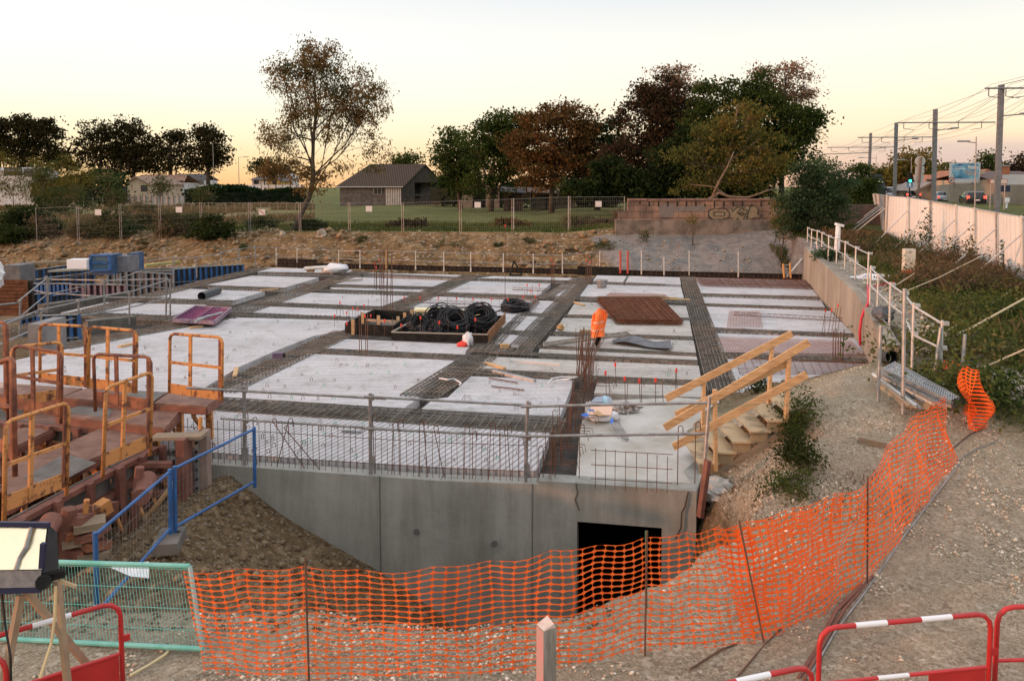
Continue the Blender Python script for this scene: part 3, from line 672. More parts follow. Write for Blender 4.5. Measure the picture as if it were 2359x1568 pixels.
def tree(name, label, cat, trunk, Y, blobs, lm, ncl, lpc, ls, tr, group=None, seed=1, spread=.5, droop=.15, limbs=9, bk=None, aspect=.55, twigs=True, thick=1.0, lo=.34, lr=.42):
    """trunk: pixel polyline on the photo grid at distance Y ; blobs: (px, py, rx, ry[, density]) ellipses at distance Y, given real depth."""
    r = np.random.default_rng(seed)
    sc = Y / FOC
    tp = [gy(a, b, Y) for a, b in trunk]; tp[0].z = min(tp[0].z, hz(tp[0].x, Y) - .1)
    t = thing(name, label, cat, tuple(tp[0]), group=group)
    ls *= .70; lpc = int(lpc * 1.75)
    if group == 'trees behind the barn and the stone wall': ncl = int(ncl * 1.35); lpc = int(lpc * 1.25); spread *= 1.15
    if ncl > 35: blobs = list(blobs) + [(b_[0] + b_[2] * math.cos(q), b_[1] - b_[3] * math.sin(q) * .95, b_[2] * k_, b_[3] * k_, 1.3) for b_ in blobs for q, k_ in zip(r.uniform(-.7, 3.8, 5), r.uniform(.16, .34, 5))]
    w = np.array([bl[2] * bl[3] * (bl[4] if len(bl) > 4 else 1) for bl in blobs], float); w /= w.sum()
    cl = []
    for k in r.choice(len(blobs), ncl, p=w):
        bl = blobs[k]; c = gy(bl[0], bl[1], Y)
        d = r.normal(size=3); d /= np.linalg.norm(d); rad = r.random() ** (1 / 2.4)
        cl.append((c.x + d[0] * rad * bl[2] * sc, Y + d[1] * rad * min(bl[2], bl[3] * 1.3) * sc * .8 * thick, c.z + d[2] * rad * bl[3] * sc))
    cl = np.array(cl); cl[:, 2] = np.maximum(cl[:, 2], tp[0].z + .25)
    cs = r.uniform(.5, 1.5, ncl)
    cen = np.repeat(cl, lpc, 0) + np.clip(r.normal(size=(ncl * lpc, 3)), -1.7, 1.7) * (spread * sc * 22 * np.repeat(cs, lpc))[:, None] * np.array([1.1, 1.1, .85 if lo > .4 else .5])
    cen[:, 2] = np.maximum(cen[:, 2], tp[0].z + .05)
    sz = ls * r.uniform(.5, 1.3, len(cen))
    mb = MB(); n = len(tp)
    rad = [tr * (1 - .75 * i / (n - 1)) if n > 1 else tr for i in range(n)]
    mb.tube(tp, rad, 8)
    # limbs
    K = min(limbs, ncl); pick = cl[r.choice(ncl, K, replace=False)]
    lab = np.argmin(((cl[:, None] - pick[None]) ** 2).sum(-1), 1)
    for k in range(K):
        mem = cl[lab == k]
        if len(mem) == 0: continue
        e = Vector(mem.mean(0)); i = r.integers(max(1, int(n * lo)), n) if n > 2 else 1; f = r.random()
        s0 = tp[i - 1].lerp(tp[i], f)
        if s0.z > e.z - .1 * abs(e.x - s0.x): s0 = tp[max(0, int(n * lo))].lerp(tp[-1], .2 * r.random())
        mid = s0.lerp(e, .5) + Vector((r.normal() * .2, r.normal() * .2, -.08 * (e - s0).length)); r0 = tr * lr
        mb.tube([s0, s0.lerp(mid, .5) + Vector((0, 0, .05)), mid, mid.lerp(e, .5), e], [r0, r0 * .85, r0 * .65, r0 * .5, r0 * .35], 5)
        if twigs:
            for q in mem[:14]:
                q = Vector(q); a = mid.lerp(e, r.random()); md = a.lerp(q, .5) + Vector((r.normal(), r.normal(), r.normal())) * .08 * (q - a).length
                mb.tube([a, md, q], [r0 * .3, r0 * .2, r0 * .08], 3)
    mb.build('trunk', bk or bark, t, smooth=True)
    leaves_mesh('crown', cen, sz, lm, t, droop, aspect, seed)
    return t
L_rus = leafmat('russet_leaves', [(.05, .055, .02), (.12, .07, .025), (.24, .095, .035), (.10, .085, .03)])
L_lone = leafmat('thin_autumn_leaves', [(.06, .075, .03), (.13, .105, .042), (.22, .125, .048), (.16, .115, .045)], .5)
L_org = leafmat('orange_brown_leaves', [(.04, .04, .015), (.08, .05, .02), (.17, .085, .035), (.11, .08, .03), (.24, .13, .05)])
L_dk = leafmat('dark_green_leaves', [(.014, .024, .010), (.028, .042, .015), (.05, .065, .02)])
L_gr = leafmat('green_leaves', [(.022, .038, .012), (.05, .075, .02), (.09, .11, .03)])
L_yg = leafmat('yellow_green_leaves', [(.045, .055, .015), (.10, .105, .028), (.19, .15, .04), (.16, .10, .03)])
L_drk = leafmat('dark_wine_leaves', [(.022, .02, .013), (.045, .033, .02), (.075, .042, .025), (.035, .036, .018), (.10, .06, .035)])
L_pink = leafmat('dry_pinkish_leaves', [(.20, .12, .08), (.30, .17, .11), (.12, .09, .04)])
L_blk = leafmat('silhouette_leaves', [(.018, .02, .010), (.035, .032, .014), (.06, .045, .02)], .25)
L_pop = leafmat('poplar_leaves', [(.02, .04, .018), (.045, .075, .035), (.09, .13, .06)])
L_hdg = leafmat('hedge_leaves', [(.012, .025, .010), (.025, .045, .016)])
L_brn = leafmat('brown_scrub_leaves', [(.09, .065, .035), (.16, .105, .065), (.12, .105, .05), (.08, .085, .035)])
L_wd = leafmat('weed_leaves', [(.03, .05, .018), (.06, .085, .03), (.11, .10, .045), (.14, .10, .06)])
# lone tree on the bank
tree('lone_tree', 'tall thin-leaved leaning tree on the edge of the earth bank left of the barn', 'tree',
     [(676, 534), (692, 495), (712, 455), (722, 410), (720, 370), (722, 320), (728, 250), (722, 180)], 52,
     [(735, 225, 70, 95), (700, 150, 48, 42), (665, 190, 45, 42, .9), (770, 150, 30, 40), (815, 215, 62, 50), (865, 255, 38, 32), (668, 300, 46, 60, .55), (630, 340, 28, 50, .5), (790, 300, 60, 45, .55), (862, 355, 36, 20, .8), (835, 392, 40, 18, .35), (690, 402, 80, 22, .8), (750, 400, 50, 18, .35), (720, 430, 42, 24, .55), (640, 385, 34, 24, .8)],
     L_lone, 620, 21, .29, .22, seed=4, spread=.46, droop=.6, limbs=22, aspect=.42, bk=bark, lo=.48, lr=.26)
# wall of trees right of the barn
RT = 'trees behind the barn and the stone wall'
tree('acacia_tree', 'green feathery tree just behind the barn gable', 'tree', [(1060, 470), (1055, 420), (1050, 350)], 96, [(1052, 352, 52, 50), (1040, 395, 42, 45), (1075, 420, 40, 35)], L_gr, 130, 26, .55, .35, RT, 11, limbs=7)
tree('acacia_tree', 'taller green tree with layered feathery top, left of the orange-brown tree', 'tree', [(1130, 465), (1135, 400), (1140, 320)], 90, [(1150, 300, 62, 42), (1120, 350, 66, 60), (1180, 280, 40, 26), (1190, 360, 50, 60), (1140, 420, 55, 36)], L_gr, 190, 26, .55, .4, RT, 12, limbs=9)
tree('autumn_tree', 'round orange-brown autumn tree above the low shed', 'tree', [(1270, 465), (1272, 400), (1275, 300)], 84, [(1272, 330, 84, 84), (1250, 280, 45, 40), (1310, 275, 45, 38), (1250, 400, 62, 42), (1330, 380, 45, 55)], L_org, 260, 26, .50, .4, RT, 13, limbs=9)
tree('dark_tree', 'dark green tree filling the gap right of the orange-brown tree', 'tree', [(1375, 465), (1380, 400), (1385, 330)], 86, [(1385, 330, 48, 55), (1375, 410, 60, 55), (1430, 400, 50, 60)], L_dk, 190, 24, .55, .4, RT, 14)
tree('copper_tree', 'tall dark wine-coloured tree behind the left end of the stone wall', 'tree', [(1500, 470), (1495, 380), (1500, 260)], 76, [(1490, 290, 62, 80), (1545, 240, 62, 66), (1500, 380, 92, 80), (1580, 330, 55, 110), (1450, 420, 60, 45)], L_drk, 400, 26, .48, .45, RT, 15, limbs=12, spread=.5)
tree('bare_topped_tree', 'dry pinkish thin tree top rising above the dark wine-coloured tree', 'tree', [(1545, 460), (1550, 330), (1550, 190)], 80, [(1545, 190, 58, 34, .8), (1590, 205, 45, 35, .7), (1500, 215, 38, 24, .6), (1550, 240, 60, 40)], L_pink, 90, 22, .38, .3, RT, 16, spread=.5, limbs=10)
tree('ash_tree', 'broad green tree crowning the wood behind the graffiti on the stone wall', 'tree', [(1730, 470), (1720, 380), (1700, 250)], 72, [(1690, 250, 62, 62), (1640, 290, 50, 95), (1760, 300, 92, 90), (1830, 300, 55, 60), (1820, 370, 55, 60), (1700, 390, 120, 75), (1870, 270, 22, 22), (1760, 215, 30, 45)], L_gr, 470, 26, .46, .45, RT, 17, limbs=14)
tree('bare_topped_tree', 'dry pinkish fan-shaped tree top highest at the right of the wood', 'tree', [(1800, 460), (1800, 340), (1795, 190)], 74, [(1800, 200, 66, 50, .8), (1830, 240, 45, 40, .7), (1780, 165, 36, 18, .8), (1770, 250, 50, 40, .7)], L_pink, 110, 20, .36, .3, RT, 18, spread=.55, limbs=12)
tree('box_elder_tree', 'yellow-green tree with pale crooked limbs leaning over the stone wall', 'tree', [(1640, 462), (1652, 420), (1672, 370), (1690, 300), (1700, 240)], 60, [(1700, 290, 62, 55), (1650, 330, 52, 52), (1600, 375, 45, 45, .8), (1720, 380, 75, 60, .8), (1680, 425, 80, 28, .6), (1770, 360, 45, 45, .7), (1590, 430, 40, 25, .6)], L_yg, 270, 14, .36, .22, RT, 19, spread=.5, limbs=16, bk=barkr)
fl = thing('fallen_limb', 'bare pinkish crooked limb lying along the top of the stone wall', 'fallen limb', tuple(gy(1700, 452, 54)))
pts = [gy(a, b, 54) for a, b in ((1612, 470), (1640, 455), (1655, 445), (1680, 454), (1720, 456), (1745, 448), (1770, 438), (1800, 436))]
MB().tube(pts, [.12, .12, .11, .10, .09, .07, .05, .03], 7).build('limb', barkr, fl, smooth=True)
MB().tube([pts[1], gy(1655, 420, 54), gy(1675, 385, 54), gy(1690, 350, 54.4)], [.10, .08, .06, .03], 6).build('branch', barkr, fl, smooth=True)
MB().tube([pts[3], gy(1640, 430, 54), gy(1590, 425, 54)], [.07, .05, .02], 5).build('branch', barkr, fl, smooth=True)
# poplar scrub at the end of the wood
tree('poplar_bush', 'dark grey-green poplar scrub at the right end of the stone wall', 'shrub', [(1850, 560), (1855, 500), (1858, 420)], 42, [(1858, 480, 48, 70), (1892, 425, 22, 52, .8), (1815, 500, 28, 50), (1915, 495, 32, 44), (1872, 385, 12, 34, .6), (1845, 420, 20, 44, .7)], L_pop, 300, 24, .22, .1, None, 20, limbs=10)
tree('poplar_bush', 'tall slim young poplar shoots rising beside the dark tram', 'shrub', [(1925, 520), (1925, 450)], 43, [(1915, 400, 18, 34, .6), (1935, 430, 26, 36), (1880, 385, 12, 24, .5)], L_pop, 60, 22, .22, .06, None, 21, limbs=6)
tree('round_bush', 'round dark green bush left of the tram', 'shrub', [(1975, 500), (1972, 450)], 55, [(1965, 430, 44, 48), (1935, 470, 40, 44), (1990, 470, 32, 50), (2000, 440, 16, 30)], L_gr, 200, 24, .28, .1, None, 22, limbs=7)
tree('autumn_bush', 'brownish yellow creeper bush at the foot of the poplar scrub', 'shrub', [(1800, 555), (1805, 530)], 43, [(1815, 530, 26, 30), (1795, 490, 16, 34, .7)], L_yg, 60, 20, .18, .05, None, 23, limbs=5)
# left skyline
LG = 'tall dark trees on the left skyline'
for nm, lb, tk, bl, sd in (
 ('poplar_tree', 'dark tree cut off by the left frame edge of the skyline', [(0, 440), (0, 350)], [(-8, 330, 26, 45)], 31),
 ('poplar_tree', 'ragged dark tree with two tips, left of the white house', [(48, 440), (50, 340), (52, 290)], [(50, 320, 32, 44), (60, 365, 36, 36), (45, 290, 18, 22)], 32),
 ('poplar_tree', 'ragged dark tree behind the white house, left of the bright gap', [(112, 440), (110, 340), (105, 300)], [(112, 330, 34, 50), (130, 370, 30, 36), (100, 298, 20, 18)], 33),
 ('oak_tree', 'broad dark tree right of the bright gap in the skyline', [(230, 440), (232, 340), (235, 300)], [(228, 325, 45, 48), (215, 370, 36, 42), (262, 350, 34, 50)], 34),
 ('oak_tree', 'tall narrow dark tree behind the broad one in the skyline', [(308, 440), (306, 330), (306, 290)], [(305, 320, 36, 50), (300, 370, 46, 44), (280, 290, 14, 16)], 35),
 ('oak_tree', 'low dark tree above the tiled bungalow roofs', [(392, 440), (392, 350), (394, 320)], [(390, 350, 48, 42), (400, 320, 22, 18), (350, 370, 36, 40), (430, 375, 28, 32)], 36),
 ('oak_tree', 'separate ragged dark tree at the right end of the left skyline', [(478, 430), (480, 350), (482, 310)], [(482, 340, 36, 44), (500, 360, 24, 26), (484, 310, 20, 18), (470, 375, 34, 26)], 37)):
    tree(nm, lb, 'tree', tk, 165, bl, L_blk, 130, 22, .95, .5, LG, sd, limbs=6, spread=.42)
tree('garden_tree', 'small rounded tree behind the barn roof ridge', 'tree', [(935, 400), (935, 365)], 150, [(936, 368, 24, 16), (920, 378, 16, 10)], L_gr, 40, 22, .8, .25, None, 38, limbs=4)
tree('garden_tree', 'low dark tree at the horizon just left of the lone tree', 'tree', [(610, 420), (608, 385)], 170, [(605, 388, 24, 16), (640, 395, 24, 14)], L_dk, 50, 20, .9, .25, None, 39, limbs=4)
# hedge rows
def hedge(name, label, a, b, Y0, Y1, py_top, seed, lm, dep=1.6, n=2600, ls=.7):
    r = np.random.default_rng(seed); p = gy(a, 440, Y0); q = gy(b, 440, Y1); z0 = min(hz(p.x, Y0), hz(q.x, Y1)); zt = gy(a, py_top, Y0).z
    C = np.zeros((n, 3)); t = r.random(n); C[:, 0] = p.x + (q.x - p.x) * t; C[:, 1] = Y0 + (Y1 - Y0) * t + r.uniform(-dep, dep, n)
    C[:, 2] = z0 + (zt - z0) * r.random(n) ** .7 * (.60 + .75 * vnoise(C[:, 0], C[:, 1] * 0, 4.0, seed))
    th = thing(name, label, 'hedge', ((p.x + q.x) / 2, (Y0 + Y1) / 2, z0))
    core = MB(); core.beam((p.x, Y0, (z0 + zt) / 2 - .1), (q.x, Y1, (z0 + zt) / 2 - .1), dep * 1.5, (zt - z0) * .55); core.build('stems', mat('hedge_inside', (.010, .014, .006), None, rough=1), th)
    leaves_mesh('foliage', C, ls * r.uniform(.6, 1.2, n), lm, th, 0, .7, seed); return th
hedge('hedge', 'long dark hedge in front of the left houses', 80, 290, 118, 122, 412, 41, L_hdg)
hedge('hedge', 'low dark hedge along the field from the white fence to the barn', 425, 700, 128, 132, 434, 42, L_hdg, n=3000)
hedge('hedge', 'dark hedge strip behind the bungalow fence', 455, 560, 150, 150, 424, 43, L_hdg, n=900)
tree('undergrowth', 'dense dark undergrowth beneath the trees behind the stone wall', 'undergrowth', [(1500, 470), (1500, 440)], 70, [(1370, 436, 40, 26), (1440, 428, 50, 34), (1520, 432, 50, 30), (1590, 422, 50, 40), (1660, 432, 50, 30), (1740, 428, 50, 34), (1400, 400, 30, 30), (1330, 440, 30, 22), (1560, 380, 50, 50), (1610, 340, 40, 50)], L_dk, 520, 26, .6, .1, None, 44, limbs=16)
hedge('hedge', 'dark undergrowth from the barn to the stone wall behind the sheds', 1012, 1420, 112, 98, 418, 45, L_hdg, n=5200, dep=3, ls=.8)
hedge('tree_row', 'far row of yellow-green garden trees beyond the tram road', 2020, 2330, 190, 170, 398, 46, L_yg, dep=4, n=5200, ls=1.2)
# scrub on the bank edge, left
SG = 'scrub bushes along the top of the earth bank'
sc_ = [(60, 505, 70, 40, L_dk, 'dark green scrub mass at the left end of the bank'), (150, 470, 60, 42, L_wd, 'tall olive scrub behind the leaning fence panel'), (30, 412, 80, 62, L_yg, 'tall yellow-brown thicket at the far left of the bank'), (150, 412, 62, 52, L_yg, 'tall rust-tinged thicket before the dark hedge'),
 (90, 530, 40, 24, L_brn, 'reddish brown low bush at the left bank edge'), (200, 525, 42, 26, L_brn, 'reddish brown rounded bush below the first white sign'), (265, 520, 40, 36, L_wd, 'light green bush right of the first white sign'), (330, 505, 46, 34, L_brn, 'dull brown bush before the twin fence posts'), (400, 520, 40, 28, L_brn, 'brown bush left of the big dark bush'),
 (490, 530, 50, 28, L_dk, 'big dark green bush hanging over the bank'), (440, 515, 36, 26, L_wd, 'olive bush under the second white sign'), (605, 515, 26, 18, L_wd, 'small light green bush under the striped sign'), (715, 520, 28, 14, L_dk, 'dark clump at the foot of the lone tree'), (935, 517, 34, 13, L_drk, 'dark brown brush heap on the grass edge'), (1180, 516, 42, 10, L_org, 'dry orange grass clump below the fence post'), (1350, 512, 50, 12, L_brn, 'dry brown weeds near the left end of the stone wall'), (1440, 500, 22, 16, L_brn, 'brown weeds against the end of the stone wall'), (20, 545, 30, 20, L_dk, 'dark bush spilling over the bank at the far left')]
for i, (px, py, rx, ry, lm, lb) in enumerate(sc_):
    Y = hit(px, py + ry * .75).y
    tree('scrub_bush', lb, 'bush', [(px, py + ry * .6), (px, py)], Y, [(px, py, rx, ry), (px + rx * .4, py + ry * .3, rx * .7, ry * .7), (px - rx * .4, py + ry * .3, rx * .7, ry * .7)], lm, int(36 + rx * ry / 22), 22, .28, .05, SG, 60 + i, limbs=5, twigs=False, spread=.35)
for i, (px, py, h) in enumerate(((265, 440, 60), (368, 425, 34), (465, 445, 24), (250, 410, 30), (95, 400, 40))):
    tree('sapling', ['slender light green sapling left of the bungalow gable', 'small green sapling in front of the bungalow fence', 'tiny sapling in the dry field', 'light sapling before the dark hedge', 'light green young tree by the white house'][i], 'sapling', [(px, py + h * .7), (px, py)], [70, 90, 100, 75, 80][i], [(px, py, h * .35, h * .6), (px, py + h * .3, h * .5, h * .4)], L_wd, 26, 18, .4, .06, 'saplings in the field', 90 + i, limbs=4)
tile = mat('old_grey_roof_tiles', (.05, .045, .045), (.11, .095, .09), 6, .9, bump=.6, bscale=30)
tiler = mat('brown_pink_roof_tiles', (.20, .13, .10), (.30, .20, .15), 2, .9)
tileo = mat('orange_roof_tiles', (.34, .11, .055), (.46, .17, .08), 2, .85)
plank_old = mat('old_barn_planks', (.025, .02, .018), (.065, .055, .045), 3, .95, stretch=(4, 4, .4), bump=.5, bscale=12)
render_g = mat('grey_cement_render', (.07, .062, .058), (.13, .115, .105), 1.5, .95)
def roofm():
    m = bpy.data.materials.new('corrugated_dark_roof'); m.use_nodes = True; nt = m.node_tree; b = nt.nodes['Principled BSDF']; b.inputs['Roughness'].default_value = .85
    t = nt.nodes.new('ShaderNodeTexCoord'); w = nt.nodes.new('ShaderNodeTexWave'); w.inputs['Scale'].default_value = 1.1; w.inputs['Distortion'].default_value = .3; w.bands_direction = 'X'
    nt.links.new(t.outputs['Object'], w.inputs['Vector']); r = nt.nodes.new('ShaderNodeValToRGB'); r.color_ramp.elements[0].color = (.024, .018, .015, 1); r.color_ramp.elements[1].color = (.09, .072, .06, 1)
    nt.links.new(w.outputs['Fac'], r.inputs[0]); nt.links.new(r.outputs[0], b.inputs['Base Color'])
    bp = nt.nodes.new('ShaderNodeBump'); bp.inputs['Distance'].default_value = .1; nt.links.new(w.outputs['Fac'], bp.inputs['Height']); nt.links.new(bp.outputs[0], b.inputs['Normal']); return m
YB = 122
def bp_(px, py, Y=YB): return gy(px, py, Y)
b0 = bp_(783, 475); b1 = bp_(925, 475); gz_ = hz(b0.x, YB)
barn = thing('old_barn', 'old wooden barn with a dark corrugated roof and an open gable', 'barn', (b0.x, YB, gz_))
ez = bp_(925, 429).z; rz_ = bp_(960, 378).z
Lx, Rx = b0.x, b1.x; depthY = 9.0; gx = bp_(1012, 430).x
# the gable wall turns away to the right: long side faces the camera, gable end is angled
p_fl = Vector((Lx, YB, gz_)); p_fr = Vector((Rx, YB, gz_)); p_gr = Vector((gx + .3, YB + 5, gz_)); p_bl = p_fl + (p_gr - p_fr)
m = MB()
def wallq(mb, a, b, z0, z1): mb.face([(a.x, a.y, z0), (b.x, b.y, z0), (b.x, b.y, z1), (a.x, a.y, z1)])
wallq(m, p_fl, p_fr, gz_ - .2, ez); wallq(m, p_bl, p_gr, gz_ - .2, ez); wallq(m, p_fl, p_bl, gz_ - .2, ez); m.build('front_wall', render_g, barn)
mid = (p_fr + p_gr) / 2; midl = (p_fl + p_bl) / 2; midl.x += 1.6
m = MB(); gd = (p_gr - p_fr)
def gpt(t, zz, off=0): q = p_fr + gd * t; return (q.x + off, q.y, zz)
m.face([gpt(0, gz_), gpt(.30, gz_), gpt(.30, ez + (rz_ - ez) * .62), gpt(0, ez)]); m.face([gpt(.82, gz_), gpt(1, gz_), gpt(1, ez), gpt(.82, ez + .36 * (rz_ - ez))]); m.face([gpt(.3, ez + .6), gpt(.82, ez + .6), gpt(.82, ez + .36 * (rz_ - ez)), gpt(.5, rz_), gpt(.30, ez + (rz_ - ez) * .6)])
m.face([gpt(.3, gz_ + 1.6, .02), gpt(.82, gz_ + 1.6, .02), gpt(.82, gz_ + 1.9, .02), gpt(.3, gz_ + 1.9, .02)]); m.build('gable_wall', plank_old, barn)
m = MB(); bx_ = 3.5
m.face([(p_fr.x - 4, p_fr.y + .1, gz_ + .05), (p_gr.x - 4, p_gr.y - .1, gz_ + .05), (p_gr.x - 4, p_gr.y - .1, rz_ - .6), (p_fr.x - 4, p_fr.y + .1, ez)]); m.build('inner_wall', mat('barn_interior', (.02, .017, .015), None, rough=1), barn)
rf = roofm(); o_ = .35
e0 = (Lx - .6, YB - .5, ez - .08); e1 = (Rx + .35, YB - .5, ez - .08); r1 = (mid.x + .4, mid.y, rz_ + .05); r0 = (midl.x - .3, midl.y, rz_ + .05); f0 = (p_bl.x - .3, p_bl.y + .4, ez - .08); f1 = (p_gr.x + .4, p_gr.y + .4, ez - .08)
m = MB(); m.face([e0, e1, r1, r0]); m.face([r0, r1, f1, f0]); m.face([e0, r0, f0]); 
dz_ = Vector((0, 0, -.14)); m.face([Vector(e0) + dz_, Vector(e1) + dz_, Vector(r1) + dz_, Vector(r0) + dz_][::-1]); m.face([e0, Vector(e0) + dz_, Vector(e1) + dz_, e1]); m.face([e1, Vector(e1) + dz_, Vector(r1) + dz_, r1]); m.face([r1, Vector(r1) + dz_, Vector(f1) + dz_, f1]); m.build('roof', rf, barn)
MB().bar((Lx - .6, YB - .6, ez - .15), (Rx + .3, YB - .6, ez - .15), .09, 6).build('gutter', mat('pale_gutter', (.35, .33, .31), None), barn)
m = MB()
cx0 = bp_(888, 450).x; cx1 = Rx - .05
n = 9
for i in range(n):
    x = cx0 + (cx1 - cx0) * (i + .5) / n; m.box((x, YB - .08, (gz_ + ez) / 2), ((cx1 - cx0) / n * .55, .08, ez - gz_ - .1))
m.build('striped_cladding', mat('pale_vertical_boards', (.66, .60, .56), (.50, .45, .42), 3, .85), barn)
w_ = MB(); wx0, wx1 = bp_(861, 440).x, bp_(879, 440).x; wz0, wz1 = bp_(870, 448).z, bp_(870, 432).z
wfr = MB()
for (x, zc, dx, dz) in ((wx0, (wz0 + wz1) / 2, .12, wz1 - wz0), (wx1, (wz0 + wz1) / 2, .12, wz1 - wz0), ((wx0 + wx1) / 2, wz0, wx1 - wx0 + .12, .12), ((wx0 + wx1) / 2, wz1, wx1 - wx0 + .12, .12), ((wx0 + wx1) / 2, (wz0 + wz1) / 2, .08, wz1 - wz0)):
    wfr.box((x, YB - .05, zc), (dx, .12, dz))
wo = wfr.build('window', mat('old_window_wood', (.25, .22, .20), None, rough=.8), barn)
MB().box(((wx0 + wx1) / 2, YB - .02, (wz0 + wz1) / 2), (wx1 - wx0, .05, wz1 - wz0)).build('pane', mat('dark_glass', (.02, .022, .025), None, rough=.15), wo)
# picket enclosure and goods by the gable
pk = thing('picket_fence', 'small rusty-brown picket fence in front of the barn gable', 'fence', tuple(bp_(955, 475, 112)))
m = MB()
for i in range(22):
    q = gy(930 + i * 3.6, 475, 112); m.box((q.x, 112, hz(q.x, 112) + .55), (.12, .05, 1.1 + .15 * random.random()))
m.build('pickets', plank_old, pk)
wpile = thing('wood_pile', 'light scrap timber pile beside the barn picket fence', 'wood pile', tuple(gy(1000, 475, 111)))
m = MB()
for i in range(8):
    q = gy(985 + i * 4, 474, 111); z0_ = hz(q.x, 111); m.beam((q.x, 111, z0_ + .1 + .1 * i % .4), (q.x + 1.5, 111.3, z0_ + .4 + .5 * random.random()), .1, .1)
m.build('scrap_boards', woodold, wpile)
# ruined stone building among the trees
ru = thing('ruined_house', 'ruined pale stone wall with a tall dark opening under the trees', 'ruin', tuple(gy(1110, 470, 104)))
m = MB(); zz = hz(gy(1110, 470, 104).x, 104); zt = gy(1110, 420, 104).z
for a, b, t_ in ((1055, 1088, .85), (1118, 1150, .9), (1088, 1118, 1.0)):
    p = gy(a, 440, 104); q = gy(b, 440, 104); h = (zt - zz) * t_
    if a == 1088: m.box(((p.x + q.x) / 2, 104.2, zt - .2), (q.x - p.x, .5, .4))
    else: m.box(((p.x + q.x) / 2, 104.2, zz + h / 2), (q.x - p.x, .5, h))
m.build('stone_wall', mat('ruin_stone', (.16, .13, .10), (.26, .21, .17), 2.5, .95, bump=.5, bscale=6), ru)
p = gy(1103, 440, 104); MB().box((p.x, 105.2, (zz + zt) / 2), (2.4, .1, zt - zz)).build('dark_doorway', mat('barn_interior', (.02, .017, .015)), ru)
# two little sheds
def shed(name, label, a, b, ytop, ybot, Y, wm, rm_, mono=True, group=None):
    p = gy(a, 450, Y); q = gy(b, 450, Y); z0 = hz((p.x + q.x) / 2, Y); zt = gy(a, ytop, Y).z
    t = thing(name, label, 'shed', ((p.x + q.x) / 2, Y, z0), group=group)
    MB().box(((p.x + q.x) / 2, Y + 1.5, (z0 + zt - .4) / 2), (q.x - p.x, 3, zt - .4 - z0)).build('wall', wm, t)
    m = MB(); m.face([(p.x - .4, Y - .4, zt - .25), (q.x + .4, Y - .4, zt - .45), (q.x + .4, Y + 3.4, zt + .25), (p.x - .4, Y + 3.4, zt + .35)])
    m.face([(p.x - .4, Y - .4, zt - .40), (q.x + .4, Y - .4, zt - .60), (q.x + .4, Y - .4, zt - .45), (p.x - .4, Y - .4, zt - .25)]); m.build('roof', rm_, t)
    MB().box(((p.x * .6 + q.x * .4), Y - .02, z0 + .9), (.8, .06, 1.8)).build('door', mat('barn_interior', (.02, .017, .015)), t)
shed('garden_shed', 'narrow dark timber garden shed with a slanted roof', 1160, 1204, 436, 474, 92, plank_old, tile)
shed('garden_shed', 'long low garden shed with a brown tiled roof beneath the autumn tree', 1222, 1325, 438, 474, 94, mat('mossy_shed_wall', (.06, .055, .04), (.12, .10, .07), 2, .9), mat('brown_shed_roof', (.09, .055, .04), (.15, .09, .06), 3, .9))
# houses on the left
def house(name, label, a, b, ywall, yroof, Y, wm, rm_, gable=True, depth=8, cat='house', win=()):
    p = gy(a, 440, Y); q = gy(b, 440, Y); z0 = hz((p.x + q.x) / 2, Y) - .3; ze = gy(a, ywall, Y).z; zr = gy(a, yroof, Y).z
    t = thing(name, label, cat, ((p.x + q.x) / 2, Y, z0))
    m = MB(); m.box(((p.x + q.x) / 2, Y + depth / 2, (z0 + ze) / 2), (q.x - p.x, depth, ze - z0))
    xm = (p.x + q.x) / 2
    if gable: m.face([(p.x, Y - .003, ze - .003), (q.x, Y - .003, ze - .003), (xm, Y - .003, zr - .1)])
    m.build('wall', wm, t); m = MB(); o = .5
    if gable:
        m.face([(p.x - o, Y - o, ze - .2), (xm, Y - o, zr), (xm, Y + depth, zr), (p.x - o, Y + depth, ze - .2)]); m.face([(q.x + o, Y - o, ze - .2), (q.x + o, Y + depth, ze - .2), (xm, Y + depth, zr), (xm, Y - o, zr)])
        m.face([(p.x - o, Y - o, ze - .45), (xm, Y - o, zr - .25), (xm, Y - o, zr), (p.x - o, Y - o, ze - .2)]); m.face([(q.x + o, Y - o, ze - .45), (q.x + o, Y - o, ze - .2), (xm, Y - o, zr), (xm, Y - o, zr - .25)])
    else:
        m.face([(p.x - o, Y - o, ze - .1), (q.x + o, Y - o, ze - .1), (q.x + o - 1, Y + depth / 2, zr), (p.x - o + 1, Y + depth / 2, zr)]); m.face([(p.x - o + 1, Y + depth / 2, zr), (q.x + o - 1, Y + depth / 2, zr), (q.x + o, Y + depth + o, ze - .1), (p.x - o, Y + depth + o, ze - .1)])
    m.build('roof', rm_, t)
    for wx, wy, ww, wh in win:
        c_ = gy(wx, wy, Y); MB().box((c_.x, Y - .03, c_.z), (ww, .1, wh)).build('window', mat('dark_glass', (.02, .022, .025)), t)
    return t
cream = mat('cream_render', (.42, .33, .24), (.48, .38, .28), 1, .9); whitew = mat('white_render', (.50, .50, .52), (.58, .57, .58), 1, .9)
house('bungalow', 'cream gabled bungalow with brown-pink roof behind the white fence', 288, 345, 423, 406, 140, cream, tiler, depth=14, win=((332, 434, 1.2, 1.2),))
house('bungalow', 'long low bungalow roof right behind the cream gable', 300, 420, 421, 402, 158, whitew, tiler, gable=False, win=((415, 424, 1.4, 1.4),))
house('bungalow', 'dark roofed bungalow beside the white gable trim', 385, 470, 415, 400, 175, whitew, tile, gable=False, win=((440, 421, 1.4, 1.2),))
